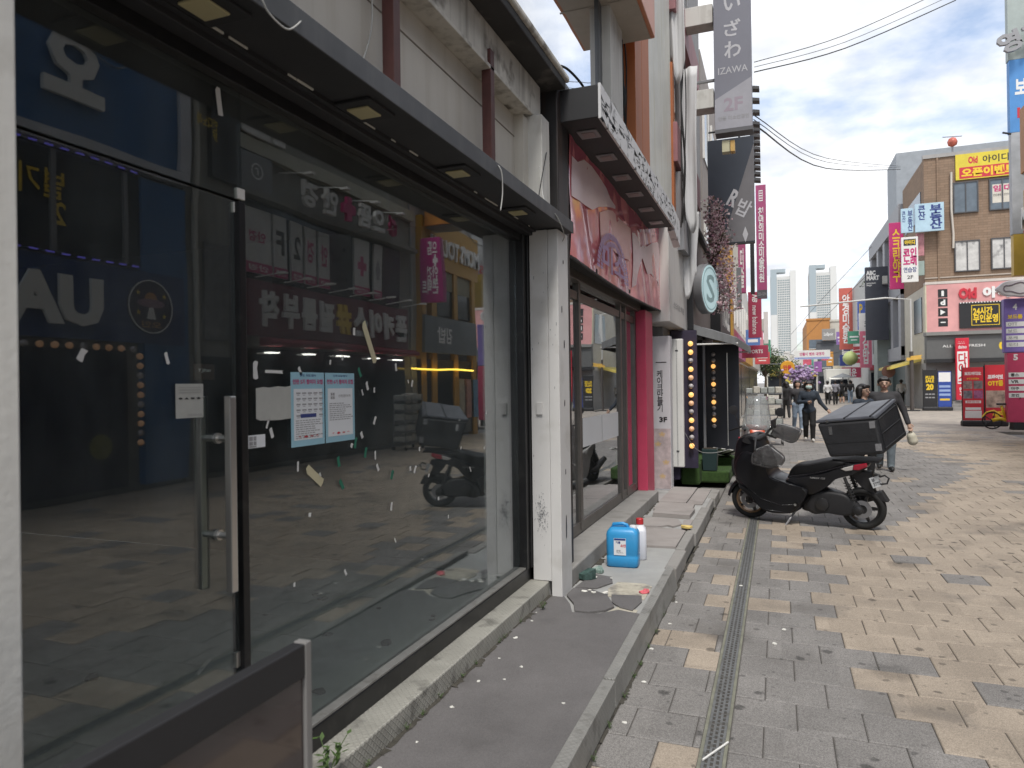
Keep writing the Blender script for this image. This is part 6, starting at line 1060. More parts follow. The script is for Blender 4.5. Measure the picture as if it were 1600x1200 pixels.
ac_unit('air conditioner on the side of the brown brick building', 7.5, 47.5, 8.2, R(-90)); ac_unit('air conditioner on a grey building terrace', 7.3, 61.0, 4.4, R(-90)); ac_unit('upper air conditioner on the grey building terrace', 7.3, 56.9, 8.6, R(-90))
CL = ('red', (.5, .07, .08)), ('cream', (.6, .55, .42)), ('blue', (.1, .2, .45)), ('green', (.08, .28, .18)), ('orange', (.62, .3, .06)), ('pink', (.62, .25, .32)), ('white', (.62, .62, .6)), ('violet', (.25, .15, .4))
rr = random.Random(40)
for i, (x0, y, z0, w_, h_) in enumerate(((6.5, 71, 3.3, .9, 1.5), (6.3, 74, 5.2, 1.1, 1.2), (6.9, 88, 4, 1.0, 2.2), (6.2, 92, 2.6, 1.3, .9), (5.8, 97, 3.6, .8, 1.8), (6.9, 96, 6.2, .9, 1.6), (-1.3, 33, 2.9, .6, 1.1), (-1.35, 38, 3.4, .7, .9), (-1.2, 43, 2.7, .8, .7), (-1.3, 50, 3.3, .9, 1.2))):
    n, c = CL[(i * 3) % 8]; s = bladesign('small_shop_sign', 'small %s sign projecting %s' % (n, 'low beside the green balloon,over the crimson board,from the pale far building,low before the pale far building,near the far end on the right,high on the pale far building,from the cream building at left,from the white low building at left,low at the far left shops,by the far left trees'.split(',')[i]), x0, x0 + w_, y, z0, z0 + h_, mat('sign paint ' + n, c, .5, var=.15, scale=3), None, None)
    flat('print_band', INKW if n not in ('white', 'cream') else INKN, s, 'Y', 0, -.003, h_ * .55, w_ * .7, h_ * .12); flat('print_band', INKW if n not in ('white', 'cream') else INKR, s, 'Y', 0, -.003, h_ * .3, w_ * .5, h_ * .08)
# ================================================================== motor scooters
GLB = mat('gloss black paint', (0.012, 0.012, 0.015), 0.22, var=0.2, scale=6, spec=0.45); SATB = mat('satin black panel', (0.011, 0.0115, 0.014), 0.36, var=0.25, scale=5, spec=0.35, dirt=.3, dcol=(.035, .034, .032), dscale=4); SEATM = mat('black seat vinyl', (0.009, 0.009, 0.01), 0.5, var=0.2, bump=0.1, bscale=160, spec=0.3)
ALY = mat('dark alloy', (0.05, 0.05, 0.052), 0.4, 0.6); BRZ = mat('bronze rim line', (0.22, 0.14, 0.08), 0.35, 0.6); CHR = mat('chrome', (0.6, 0.6, 0.6), 0.15, 1.0)
def slab(name, outline, half, m, par, y0=0.0, round_=.8, bevel=0, fn=None):
    cx_ = sum(p[0] for p in outline) / len(outline); cz_ = sum(p[1] for p in outline) / len(outline); Q = []
    # resample the outline smoothly
    n = len(outline)
    for i in range(n):
        a, b, c, d = (Vector((*outline[(i + k - 1) % n], 0)) for k in range(4))
        for k in range(3): t = k / 3; q = 0.5 * ((2 * b) + (c - a) * t + (2 * a - 5 * b + 4 * c - d) * t * t + (3 * b - a - 3 * c + d) * t ** 3); Q.append((q.x, q.y))
    secs = []
    for d, s in ((-1, round_), (-.93, (1 + round_) / 2), (-.7, .97), (0, 1.0), (.7, .97), (.93, (1 + round_) / 2), (1, round_)): secs.append(([(cx_ + (u - cx_) * s, cz_ + (v - cz_) * s) for u, v in Q], y0 + d * half))
    mb = loft(secs, lambda u, v, t: (u, t, v))
    if fn: mb.v = [fn(*p) for p in mb.v]
    return mb.build(name, m, par, auto=True)
OUT = {'shield': [(-0.170, 0.582), (-0.173, 0.681), (-0.142, 0.841), (-0.114, 0.951), (-0.064, 1.012), (0.074, 1.050), (0.151, 1.029), (0.207, 0.914), (0.253, 0.781), (0.279, 0.609), (0.315, 0.544), (0.219, 0.393), (0.063, 0.323), (-0.132, 0.426)],
'lower': [(-0.102, 0.438), (0.064, 0.381), (0.278, 0.552), (0.445, 0.528), (0.573, 0.496), (0.715, 0.450), (0.714, 0.375), (0.632, 0.219), (0.567, 0.147), (0.476, 0.12), (0.309, 0.115), (0.195, 0.14), (0.062, 0.255), (-0.073, 0.371)],
'seat': [(0.473, 0.536), (0.483, 0.593), (0.521, 0.662), (0.594, 0.708), (0.719, 0.729), (0.825, 0.757), (0.929, 0.781), (1.065, 0.799), (1.148, 0.771), (1.064, 0.697), (0.893, 0.647), (0.646, 0.585)],
'tail': [(0.445, 0.525), (0.646, 0.591), (0.893, 0.647), (1.114, 0.751), (1.328, 0.782), (1.344, 0.736), (1.278, 0.670), (1.163, 0.624), (1.011, 0.572), (0.925, 0.484), (0.820, 0.402), (0.714, 0.366), (0.572, 0.439)],
'engine': [(0.752, 0.388), (0.874, 0.426), (1.077, 0.414), (1.192, 0.352), (1.248, 0.277), (1.239, 0.223), (1.173, 0.181), (1.074, 0.162), (0.905, 0.173), (0.767, 0.150), (0.679, 0.197), (0.698, 0.291)],
'gripL': [(0.153, 0.840), (0.201, 0.908), (0.341, 0.969), (0.404, 0.916), (0.502, 0.837), (0.491, 0.745), (0.391, 0.702), (0.263, 0.714), (0.152, 0.745)],
'gripR': [(0.181, 0.971), (0.231, 1.072), (0.290, 1.113), (0.442, 1.078), (0.535, 1.031), (0.477, 0.903), (0.401, 0.890), (0.306, 0.936)],
'dash': [(-0.03, 0.954), (0.056, 1.034), (0.161, 1.018), (0.185, 0.975), (0.093, 0.919)]}
FILM = bpy.data.materials.new('clear plastic muff'); FILM.use_nodes = True; t = FILM.node_tree; b_ = t.nodes['Principled BSDF']
b_.inputs['Base Color'].default_value = (.06, .06, .063, 1); b_.inputs['Roughness'].default_value = .12; b_.inputs['Alpha'].default_value = .72; b_.inputs['Specular IOR Level'].default_value = .9
nz = t.nodes.new('ShaderNodeTexNoise'); nz.inputs['Scale'].default_value = 9; nz.inputs['Detail'].default_value = 3; nz.inputs['Distortion'].default_value = 1.5; bpn = t.nodes.new('ShaderNodeBump'); bpn.inputs['Strength'].default_value = 1; bpn.inputs['Distance'].default_value = .05; t.links.new(nz.outputs[0], bpn.inputs['Height']); t.links.new(bpn.outputs[0], b_.inputs['Normal'])
def wheel(par, x, r, wd, rim):
    w_ = MB().lathe([(r - .07, -wd * .32), (r - .05, -wd * .45), (r - .022, -wd * .5), (r - .006, -wd * .3), (r, 0), (r - .006, wd * .3), (r - .022, wd * .5), (r - .05, wd * .45), (r - .07, wd * .32)], (x, 0, r), (0, 1, 0), 36, closed=True).build('tyre', RUBBER, par, smooth=True)
    MB().lathe([(r - .085, -wd * .3), (r - .066, -wd * .36), (r - .066, wd * .36), (r - .085, wd * .3)], (x, 0, r), (0, 1, 0), 36, closed=True).build('rim', rim, w_, auto=True); MB().lathe([(.045, -.06), (.05, -.05), (.05, .05), (.045, .06)], (x, 0, r), (0, 1, 0), 16).build('hub', ALY, w_, auto=True)
    for k in range(5):
        a = 2 * math.pi * k / 5 + .3; M_ = Matrix.Translation((x, 0, r)) @ Matrix.Rotation(a, 4, 'Y'); MB().hexa([M_ @ Vector(p) for p in ((-.022, -.02, .03), (.022, -.02, .03), (.022, .02, .03), (-.022, .02, .03), (-.012, -.014, r - .08), (.012, -.014, r - .08), (.012, .014, r - .08), (-.012, .014, r - .08))]).build('spoke', ALY, w_)
    MB().lathe([(.05, -.066), (.1, -.066), (.1, -.062), (.05, -.062)], (x, 0, r), (0, 1, 0), 24, closed=True).build('brake_disc', GREYM, w_)
def scooter(lab, loc, rz, lean, box_=True, paint=SATB, red=None, screen=False):
    t = thing('motor_scooter', lab, 'motor scooter', loc, 0); t.rotation_euler = (R(lean), 0, rz)
    wheel(t, 0.0, .232, .105, BRZ if red is None else ALY); wheel(t, 1.255, .235, .13, ALY)
    # fork, fender
    for sy in (-.085, .085): MB().tube([(0, sy, .235), (.07, sy * .9, .5), (.12, sy * .8, .75)], [.024, .027, .03], 8).build('fork_leg', ALY, t, smooth=True)
    fd = MB(); vs = []; nn = 12
    for i in range(nn + 1):
        a = R(160 - i * 12.5 if False else 172 - i * 10); rr_ = .262
        for (dy, dr) in ((-.07, -.03), (-.055, .0), (0, .012), (.055, 0), (.07, -.03)): vs.append(((rr_ + dr) * math.cos(a), dy, .232 + (rr_ + dr) * math.sin(a)))
    o = fd.add(vs, [(i * 5 + k, i * 5 + k + 1, i * 5 + 6 + k, i * 5 + 5 + k) for i in range(nn) for k in range(4)]).build('front_fender', paint, t, smooth=True); o.modifiers.new('s', 'SOLIDIFY').thickness = .008
    taper = lambda x, y, z: (x, y * (0.45 + 0.55 * min(1, max(0, (x + .18) / .3))), z)
    sh = slab('front_shield', OUT['shield'], .19, red or paint, t, fn=taper, round_=.88); slab('leg_panel', [(-.165, .56), (-.15, .72), (-.03, .86), (.15, .84), (.25, .74), (.285, .6), (.36, .545), (.46, .52), (.6, .485), (.73, .44), (.72, .36), (.64, .23), (.56, .15), (.45, .125), (.31, .122), (.2, .15), (.1, .24), (.02, .34), (-.11, .43)], .215, paint, t, fn=taper, round_=.9); slab('lower_body', OUT['lower'], .2, paint, t, fn=lambda x, y, z: (x, y * (.75 + .25 * min(1, max(0, (z - .1) / .25))), z)); slab('dashboard', OUT['dash'], .17, MATTE, sh, fn=lambda x, y, z: (x, y, z + .012))
    for (pts, r_) in ((((-.12, .5), (.05, .40), (.2, .3), (.42, .24), (.62, .27)), .012), (((.32, .56), (.5, .5), (.7, .46)), .01), (((.06, .27), (.25, .17), (.5, .16)), .012)): MB().tube([(u, -.212 if u > .12 else -.212 * (.45 + .55 * (u + .18) / .3), v) for u, v in pts], r_ * .5, 6).build('body_crease', GLB, t, smooth=True)
    slab('seat', OUT['seat'], .15, SEATM, t, fn=lambda x, y, z: (x, y * (.7 + .3 * min(1, max(0, (x - .45) / .3))), z), round_=.7); tl = slab('tail_panel', OUT['tail'], .175, paint, t, fn=lambda x, y, z: (x, y * (1 - .35 * min(1, max(0, (x - .95) / .4))), z), round_=.82)
    MB().tube([(.5, -.165, .575), (.7, -.17, .61), (.9, -.172, .665), (1.1, -.16, .735)], .008, 6).build('side_line', GLB, tl)
    letters('NMAX 125', mat('dull silver letters', (.3, .3, .3), .4), tl, 'Y', .83, -.182, .585, w=.16, h=.022, shear=.2, bold=.02)
    slab('engine_cover', OUT['engine'], .05, MATTE, t, y0=-.1); MB().lathe([(.075, 0), (.07, .02), (.03, .03)], (.86, -.15, .28), (0, -1, 0), 20).build('clutch_cover', ALY, t, auto=True); slab('engine_block', [(.6, .2), (.75, .42), (1.0, .4), (1.2, .28), (1.0, .18), (.7, .15)], .1, ALY, t, y0=.02); MB().lathe([(.04, -.02), (.055, 0), (.05, .04), (.03, .05)], (1.235, -.155, .25), (0, -1, 0), 14).build('axle_nut', ALY, t, auto=True)
    MB().tube([(.75, .16, .2), (1.0, .18, .22), (1.1, .18, .27), (1.42, .18, .36)], [.03, .05, .06, .05], 10).build('exhaust', MATTE, t, smooth=True)
    for sy in (-.13, .13): s_ = MB().tube([(1.2, sy, .3), (1.1, sy, .6)], .018, 8).build('shock', ALY, t); MB().tube([(1.2 - .1 * k / 24 * .7 + .03 * 0 + .0, sy, 0.34) if False else (1.19 - .07 * k / 40 + .032 * math.cos(k * 1.05), sy + .032 * math.sin(k * 1.05), .34 + .2 * k / 40) for k in range(41)], .006, 4).build('spring', INKB, s_)
    MB().prism([(1.12, .66), (1.36, .66), (1.37, .61), (1.33, .575), (1.395, .42), (1.45, .455), (1.52, .335), (1.47, .33), (1.37, .38), (1.28, .45), (1.2, .54)], lambda u, v, d: (u, d, v), -.05, .05).build('rear_hugger', MATTE, t, bevel=.012)
    pn = Vector((math.sin(R(62)), -.35, math.sin(R(25)))).normalized(); pr_ = Vector((0, 0, 1)).cross(pn).normalized(); pu = pn.cross(pr_); pc = Vector((1.40, -.055, .555)); fx = (tuple(pr_), tuple(pu), tuple(pn)); pl = flat('number_plate', mat('plate grey white', (.42, .43, .44), .5), t, fx, *pc, .17, .115, .004); letters('부\n3775', INKB, pl, fx, *(pc + pn * .002), w=.13, h=.085, bold=.02)
    MB().tube([(1.43, 0, .6), (1.48, 0, .62), (1.52, 0, .59), (1.5, 0, .53), (1.44, 0, .52)], .01, 6).build('plate_hoop', INKB, t)
    TLR = mat('tail lamp red', (.35, .02, .04), .2); TLC = mat('tail lamp clear', (.5, .48, .46), .15)
    MB().prism([(1.20, .745), (1.33, .775), (1.335, .73), (1.25, .69), (1.19, .69)], lambda u, v, d: (u, d, v), -.145, .145).build('tail_lamp', TLR, tl, bevel=.01); MB().prism([(1.06, .70), (1.199, .745), (1.189, .69), (1.12, .675)], lambda u, v, d: (u, d, v), -.16, .16).build('turn_lamp', TLC, tl, bevel=.008)
    MB().tube([(.55, -.11, .16), (.51, -.2, .08), (.45, -.27 + .0, -.02 + .035 * 0 + .0)], .013, 7).tube([(.45, -.27, -.018), (.42, -.25, -.018), (.49, -.24, -.018)], .012, 6).build('side_stand', GREYM, t)
    MB().tube([(.63, -.17, .34), (.6, -.2, .28)], .012, 6).tube([(.6, -.2, .28), (.6, -.28, .28)], .016, 8).build('foot_peg', CHR, t)
    # handlebar
    MB().tube([(.2, -.36, .90), (.16, -.2, 1.0), (.13, 0, 1.05), (.16, .2, 1.0), (.22, .36, .93)], .014, 8).build('handlebar', MATTE, t, smooth=True)
    if box_:
        slab('grip_cover', OUT['gripL'], .085, FILM, t, y0=-.3, round_=.55); slab('grip_cover', OUT['gripR'], .085, FILM, t, y0=.32, round_=.55)
        for ol, yy in ((OUT['gripL'], -.32), (OUT['gripR'], .3)): MB().tube([(u, yy, v) for u, v in ol + ol[:1]], .006, 5).build('cover_seam', mat('pale piping', (.35, .35, .35), .5), t, smooth=True)
        ph = MB().tube([(.2, .05, 1.02), (.26, .08, 1.1), (.3, .1, 1.14)], .014, 6).build('phone_mount', INKB, t); MB().box(.27, .29, .03, .17, 1.09, 1.2, M=Matrix.Rotation(.0, 4, 'Y')).build('phone_clamp', INKB, ph, bevel=.005)
        # delivery box (bike leans, the box corners are given upright)
        un = Matrix.Rotation(-R(lean), 4, 'X'); B = lambda u, y, w_: un @ Vector((u, y, w_))
        c = dict(a=(.82, -.26, 1.2), b=(1.424, -.26, 1.262), c=(1.51, -.26, .862), d=(.965, -.26, .80), A=(1.016, .26, 1.366), B=(1.548, .26, 1.441), C=(1.662, .26, 1.041), D=(1.12, .26, .95)); V = {k: B(*v) for k, v in c.items()}
        BX = mat('black box fabric', (.013, .0135, .016), .58, var=.35, scale=7, bump=.25, bscale=40, dirt=.35, dcol=(.04, .04, .042), dscale=3); LID = mat('lid with painted sheen', (.075, .08, .095), .35, var=.3, scale=4, bump=.2, bscale=12)  # sheen on the lid is put into its paler grey colour
        lo = {k: V[k] for k in V}; dn = (V['d'] - V['a']).normalized() * .03
        bxo = MB().hexa([V['d'], V['c'], V['C'], V['D'], V['a'] + dn, V['b'] + dn, V['B'] + dn, V['A'] + dn]).build('delivery_box', BX, t, bevel=.025)
        upn = (V['b'] - V['a']).cross(V['A'] - V['a']).normalized(); e = .012
        MB().hexa([V['a'] + dn * .9 - (V['b'] - V['a']).normalized() * e, V['b'] + dn * .9 + (V['b'] - V['a']).normalized() * e, V['B'] + dn * .9, V['A'] + dn * .9, V['a'] + upn * .012, V['b'] + upn * .012, V['B'] + upn * .012, V['A'] + upn * .012]).build('lid', LID, bxo, bevel=.015)
        L2 = lambda p, q, s: p + (q - p) * s
        for s in (.5, .93): p, q = L2(V['a'], V['b'], s), L2(V['A'], V['B'], s); MB().tube([p + upn * .014, q + upn * .014], .009, 6).build('lid_rib', BX, bxo)
        nn_ = (V['d'] - V['a']).cross(V['b'] - V['a']).normalized(); nn_ = -nn_ if nn_.y > 0 else nn_; uu = (V['b'] - V['a']).normalized(); vv = nn_.cross(uu).normalized(); vv = -vv if vv.z < 0 else vv
        def patch(name, s, r_, w_, h_, m, par=bxo, th=.006):
            p = L2(L2(V['a'], V['d'], r_), L2(V['b'], V['c'], r_), s) + nn_ * .004; return flat(name, m, par, (tuple(uu), tuple(vv), tuple(nn_)), *p, w_, h_, th)
        REF = mat('reflective grey patch', (.2, .2, .21), .5, var=.2, scale=40); patch('reflector', .93, .2, .055, .075, REF); patch('reflector', .94, .8, .06, .075, REF); patch('latch', .2, .28, .035, .09, CHR, th=.02); patch('latch', .2, .03, .03, .03, CHR, th=.02); patch('pocket_seam', .5, .62, .5, .004, MATTE); patch('pocket_seam', .5, .9, .5, .004, MATTE)
        rn = (V['B'] - V['b']).cross(V['c'] - V['b']).normalized(); rn = -rn if rn.x < 0 else rn
        for s in (.12, .5, .88): p, q = L2(V['b'], V['c'], s), L2(V['B'], V['C'], s); MB().tube([L2(p, q, .08) + rn * .004, L2(p, q, .92) + rn * .004], .006, 5).build('rear_rib', BX, bxo)
        for s in (.1, .9): p, q = L2(V['b'], V['B'], s), L2(V['c'], V['C'], s); MB().tube([L2(p, q, .08) + rn * .004, L2(p, q, .92) + rn * .004], .006, 5).build('rear_rib', BX, bxo)
        MB().box(.98, 1.45, -.12, .12, .775, .80).tube([(1.0, -.1, .78), (1.2, -.12, .74), (1.3, -.1, .74)], .014, 6).build('rack', MATTE, t)
        cable('cable', 'loose pale cord stretched from the white panel to the turf mat', [(-1.38, 10.9, 1.0), (-1.2, 11.3, .62), (-1.0, 11.8, .52), (-.75, 12.2, .55)], .005, CW)
    if screen:
        slab('red_cowl', [(-.16, .86), (-.12, .98), (-.04, 1.03), (.06, 1.05), (.05, .98), (-.06, .88)], .17, mat('orange red paint', (.55, .09, .04), .3), t, fn=taper)
        vs = []
        for j in range(7):
            for i in range(7): u, v = i / 6 - .5, j / 6; vs.append((-.12 + .18 * v + .25 * u * u, u * .42 * (1 - .35 * v), .98 + .48 * v))
        o = MB().add(vs, [(j * 7 + i, j * 7 + i + 1, j * 7 + i + 8, j * 7 + i + 7) for j in range(6) for i in range(6)]).build('windscreen', glass('smoky screen', (.75, .78, .78), 1.6, .25, film=(.5, .5, .5)), t, smooth=True); o.modifiers.new('s', 'SOLIDIFY').thickness = .004
        for sy in (-1, 1): MB().tube([(.16, sy * .22, 1.0), (.12, sy * .3, 1.2)], .007, 5).build('mirror_stem', INKB, t); MB().lathe([(.02, -.012), (.065, -.008), (.065, .004), (.05, .008)], (.12, sy * .32, 1.24), (1, 0, .1), 14).build('mirror', INKB, t, auto=True)
    return t
SCL = scooter('black motor scooter with big black delivery box parked across the drain', (-.317, 9.113, 0), math.atan2(-.293, .956), 6)
scooter('red and white motor scooter with clear windscreen behind the black scooter', (-.34, 10.6, 0), R(97), 3, False, mat('white scooter paint', (.45, .45, .44), .3), MATS['white scooter paint'], True)
# ================================================================== people
def nets(V, org, res):
    S = V < 0; c = sum(S[i:S.shape[0] - 1 + i, j:S.shape[1] - 1 + j, k:S.shape[2] - 1 + k].astype(np.int8) for i in (0, 1) for j in (0, 1) for k in (0, 1)); act = (c > 0) & (c < 8)
    idx = -np.ones(act.shape, int); A_ = np.argwhere(act); idx[act] = np.arange(len(A_)); sm = np.zeros((len(A_), 3)); ct = np.zeros(len(A_))
    for ax in range(3):
        o1, o2 = [q for q in range(3) if q != ax]
        for p in (0, 1):
            for q in (0, 1):
                of = np.zeros(3, int); of[o1] = p; of[o2] = q; a = A_ + of; b = a.copy(); b[:, ax] += 1; v0 = V[a[:, 0], a[:, 1], a[:, 2]]; v1 = V[b[:, 0], b[:, 1], b[:, 2]]; m = (v0 < 0) != (v1 < 0); tt = np.where(m, v0 / np.where(m, v0 - v1, 1), 0); pos = of + tt[:, None] * np.eye(3)[ax]; sm += pos * m[:, None]; ct += m
    vs = (A_ + sm / ct[:, None]) * res + org; fs = []
    for ax in range(3):
        o1, o2 = [(1, 2), (2, 0), (0, 1)][ax]; sl0 = [slice(None)] * 3; sl1 = [slice(None)] * 3; sl0[ax] = slice(0, -1); sl1[ax] = slice(1, None); df = S[tuple(sl0)] != S[tuple(sl1)]; E_ = np.argwhere(df); E_ = E_[(E_[:, o1] > 0) & (E_[:, o2] > 0)]; E_ = E_[(E_[:, o1] < V.shape[o1] - 1) & (E_[:, o2] < V.shape[o2] - 1)]
        if not len(E_): continue
        def cell(d1, d2): e = E_.copy(); e[:, o1] += d1; e[:, o2] += d2; return idx[e[:, 0], e[:, 1], e[:, 2]]
        q = np.stack([cell(-1, -1), cell(0, -1), cell(0, 0), cell(-1, 0)], 1); ins = S[E_[:, 0], E_[:, 1], E_[:, 2]]; q[~ins] = q[~ins][:, ::-1]; fs.append(q[(q >= 0).all(1)])
    return vs, np.concatenate(fs)
def blob(prims, res, k):
    """prims: (a, b, ra, rb, material); one smooth skin round all of them."""
    P0 = np.array([p[0] for p in prims] + [p[1] for p in prims]); rm = max(max(p[2], p[3]) for p in prims) + k + res * 2; lo = P0.min(0) - rm; n = np.ceil((P0.max(0) + rm - lo) / res).astype(int) + 1
    G_ = np.stack(np.meshgrid(*[lo[i] + res * np.arange(n[i]) for i in range(3)], indexing='ij'), -1)
    def ds(p, X):
        a, b = np.array(p[0], float), np.array(p[1], float); ab = b - a; L_ = max(ab @ ab, 1e-9); tt = np.clip(((X - a) @ ab) / L_, 0, 1); return np.linalg.norm(X - a - tt[..., None] * ab, axis=-1) - (p[2] + (p[3] - p[2]) * tt)
    V = None
    for p in prims:
        d = ds(p, G_)
        if V is None: V = d
        else: h = np.clip(.5 + .5 * (V - d) / k, 0, 1); V = V * (1 - h) + d * h - k * h * (1 - h)
    vs, fs = nets(V, lo, res); cen = vs[fs].mean(1); D = np.stack([ds(p, cen) for p in prims], 1); mi = np.array([p[4] for p in prims])[D.argmin(1)]
    return vs, fs, mi
def hand(w_, d, side, curl=.5):
    """palm, four unequal fingers and a thumb, from wrist w_ along d."""
    w_ = Vector(w_); d = Vector(d).normalized(); s = d.cross(Vector((0, 1, 0))); s = (s if s.length > .1 else Vector((1, 0, 0))).normalized() * side; nrm = d.cross(s).normalized() * side; pr = [(w_, w_ + d * .085, .027, .033, 0)]
    for k in range(4): b = w_ + d * .09 + s * (.03 - .02 * k); l = (.036, .042, .039, .03)[k]; m1 = b + d * l + nrm * l * .3 * curl; e = m1 + (d * (1 - curl * .6) + nrm * curl).normalized() * l * .9; pr += [(b, m1, .0095, .009, 0), (m1, e, .009, .0075, 0)]
    b = w_ + d * .03 + s * .032; m1 = b + d * .03 + s * .025; pr += [(b, m1, .012, .0105, 0), (m1, m1 + d * .032 + nrm * .01, .0105, .0085, 0)]; return pr
SK = mat('skin', (.42, .27, .2), .55, var=.05); HAIR = mat('black hair', (.012, .01, .01), .5, var=.3)
def person(lab, x, y, rz, h, top, bot, shoe, hair='short', walk=.6, arms=None, fine=False, mask=None, glasses=False, grp=None, extra=None, bare=False, jacket=False):
    t = thing('person', lab, 'person', (x, y, 0), rz, grp); s = h / 1.7; w_ = walk; pr = []
    A_ = arms or {-1: ((-.25, .03, 1.13), (-.24, -.08, .9)), 1: ((.25, .03, 1.13), (.24, -.04, .9))}
    pr += [((0, 0, .95), (0, -.01, 1.12), .135, .13, 1), ((-.085, 0, 1.28), (.085, 0, 1.28), .13, .13, 1), ((0, 0, 1.1), (0, .0, 1.3), .13, .14, 1), ((-.175, .01, 1.385), (.175, .01, 1.385), .068, .068, 1), ((0, .01, 1.4), (0, -.005, 1.5), .055, .05, 0), ((-.06, 0, .9), (.06, 0, .9), .12, .12, 1 if jacket else 2)]
    for sd in (-1, 1):
        f = sd * w_; kn = (sd * .09, -.16 * f - .04, .49); an = (sd * .085, -.3 * f + .04 + (.0 if f > 0 else .06 * w_), .09 + (.06 * w_ if f < 0 else 0)); LG = 0 if bare else 2
        pr += [((sd * .085, 0, .88), kn, .105, .08, 2), (kn, an, .078, .062, LG), ((an[0], an[1] + .02, an[2] - .03), (an[0] + sd * .015, an[1] - .15, an[2] - .045), .042, .036, 3)]
        el, wr = A_[sd]; pr += [((sd * .2, .01, 1.375), el, .066, .056, 1), (el, wr, .055, .045, 1)]
        if not fine: d = (Vector(wr) - Vector(el)).normalized(); pr += [(wr, tuple(Vector(wr) + d * .14), .035, .02, 0)]
    res = .03 if not fine else .0165
    if not fine: pr += [((0, 0, 1.6), (0, -.012, 1.57), .093, .08, 0)]
    vs, fs, mi = blob(pr, res, .03); mb = MB(); mb.add(vs.tolist(), fs.tolist()); mm_ = list(mi)
    if fine:
        hp = [((0, .012, 1.615), (0, .0, 1.6), .094, .09, 0), ((0, -.035, 1.55), (0, -.04, 1.53), .058, .048, 0), ((0, -.088, 1.6), (0, -.108, 1.572), .012, .017, 0), ((0, .01, 1.42), (0, 0, 1.53), .052, .05, 0), ((-.1, .015, 1.59), (-.1, .015, 1.57), .02, .014, 0), ((.1, .015, 1.59), (.1, .015, 1.57), .02, .014, 0)]
        for sd in (-1, 1): hp += [((sd * .028, -.0835, 1.597), (sd * .04, -.0815, 1.597), .0068, .0068, 4), ((sd * .02, -.0845, 1.622), (sd * .05, -.077, 1.623), .005, .004, 4)]
        hp += [((-.02, -.088, 1.535), (.02, -.088, 1.535), .01, .01, 5)]
        a, b, c = blob(hp, .0085, .014); mb.add(a.tolist(), b.tolist()); mm_ += list(c)
        for sd in (-1, 1):
            el, wr = A_[sd]; a, b, c = blob(hand(wr, Vector(wr) - Vector(el), sd), .006, .008); mb.add(a.tolist(), b.tolist()); mm_ += list(c)
    mb.m = [int(q) for q in mm_]; mb.v = [(p[0] * s, p[1] * s, p[2] * s) for p in mb.v]; mb.build('body', [SK, top, bot, shoe, mat('eye and brow dark', (.02, .015, .012), .4), mat('lips', (.3, .12, .1), .5)], t, smooth=True)
    if hair:
        hp = [((0, .035, 1.64), (0, .03, 1.63), .098, .1, 0), ((0, .06, 1.6), (0, .06, 1.56), .085, .07, 0), ((-.05, -.05, 1.675), (.05, -.05, 1.675), .036, .036, 0), ((-.085, .02, 1.64), (-.088, .01, 1.6), .03, .022, 0), ((.085, .02, 1.64), (.088, .01, 1.6), .03, .022, 0)]
        if hair == 'bob': hp += [((-.09, .03, 1.63), (-.095, .02, 1.51), .05, .042, 0), ((.09, .03, 1.63), (.095, .02, 1.51), .05, .042, 0), ((0, .07, 1.6), (0, .08, 1.5), .09, .07, 0)]
        a, b, c = blob(hp, .015 if fine else .026, .025); hm = MB().add([(p[0] * s, p[1] * s, p[2] * s) for p in a.tolist()], b.tolist()); hm.build('hair', HAIR, t, smooth=True)
    if mask:
        a, b, c = blob([((-.03, -.06, 1.555), (.03, -.06, 1.555), .055, .055, 0), ((0, -.09, 1.57), (0, -.085, 1.53), .035, .03, 0)], .01, .02); MB().add([(p[0] * s, p[1] * s, p[2] * s) for p in a.tolist()], b.tolist()).build('face_mask', mask, t, smooth=True)
    if glasses:
        g_ = MB()
        for sd in (-1, 1): g_.tube([(s * (sd * .036 + .028 * math.cos(R(q))), s * -.112, s * (1.6 + .02 * math.sin(R(q)))) for q in range(0, 361, 30)], .003, 5); g_.tube([(s * sd * .064, s * -.112, s * 1.605), (s * sd * .1, s * 0, s * 1.605)], .003, 5)
        g_.build('glasses', INKB, t)
    if extra: extra(t, s)
    return t
C_ = lambda n, c: mat('cloth ' + n, c, .8, var=.25, scale=9, bump=.6, bscale=16)
NAVY, BLK, DGR, JEAN, WSH, GSH, LJN = C_('navy', (.022, .032, .048)), C_('black', (.012, .012, .013)), C_('charcoal', (.035, .034, .038)), C_('grey denim', (.17, .205, .23)), C_('white', (.6, .6, .6)), C_('grey', (.22, .22, .25)), C_('light denim', (.22, .28, .36)); SHW = mat('white shoe', (.6, .58, .55), .6); SHB = mat('black shoe', (.02, .02, .02), .5)
person('woman in navy jacket and pale face mask walking towards camera', .8, 21.05, 0, 1.64, NAVY, BLK, SHW, 'bob', .45, {-1: ((-.27, -.02, 1.13), (-.05, -.2, 1.14)), 1: ((.3, .02, 1.12), (.46, -.06, .92))}, True, mat('pale teal mask', (.45, .58, .56), .7), jacket=True)
def scarf(t, s): MB().lathe([(.07 * s, 1.42 * s), (.085 * s, 1.44 * s), (.08 * s, 1.48 * s), (.06 * s, 1.49 * s)], n=14).build('scarf', mat('pale blue scarf', (.4, .5, .55), .8), t, smooth=True)
def bag(t, s): b = MB(); a, f, c = blob([((.42, -.05, .64), (.44, -.04, .56), .075, .085, 0), ((.4, -.05, .76), (.42, -.05, .64), .02, .06, 0)], .012, .03); MB().add(a.tolist(), f.tolist()).build('carrier_bag', mat('cream bag', (.55, .52, .42), .6), t, smooth=True)
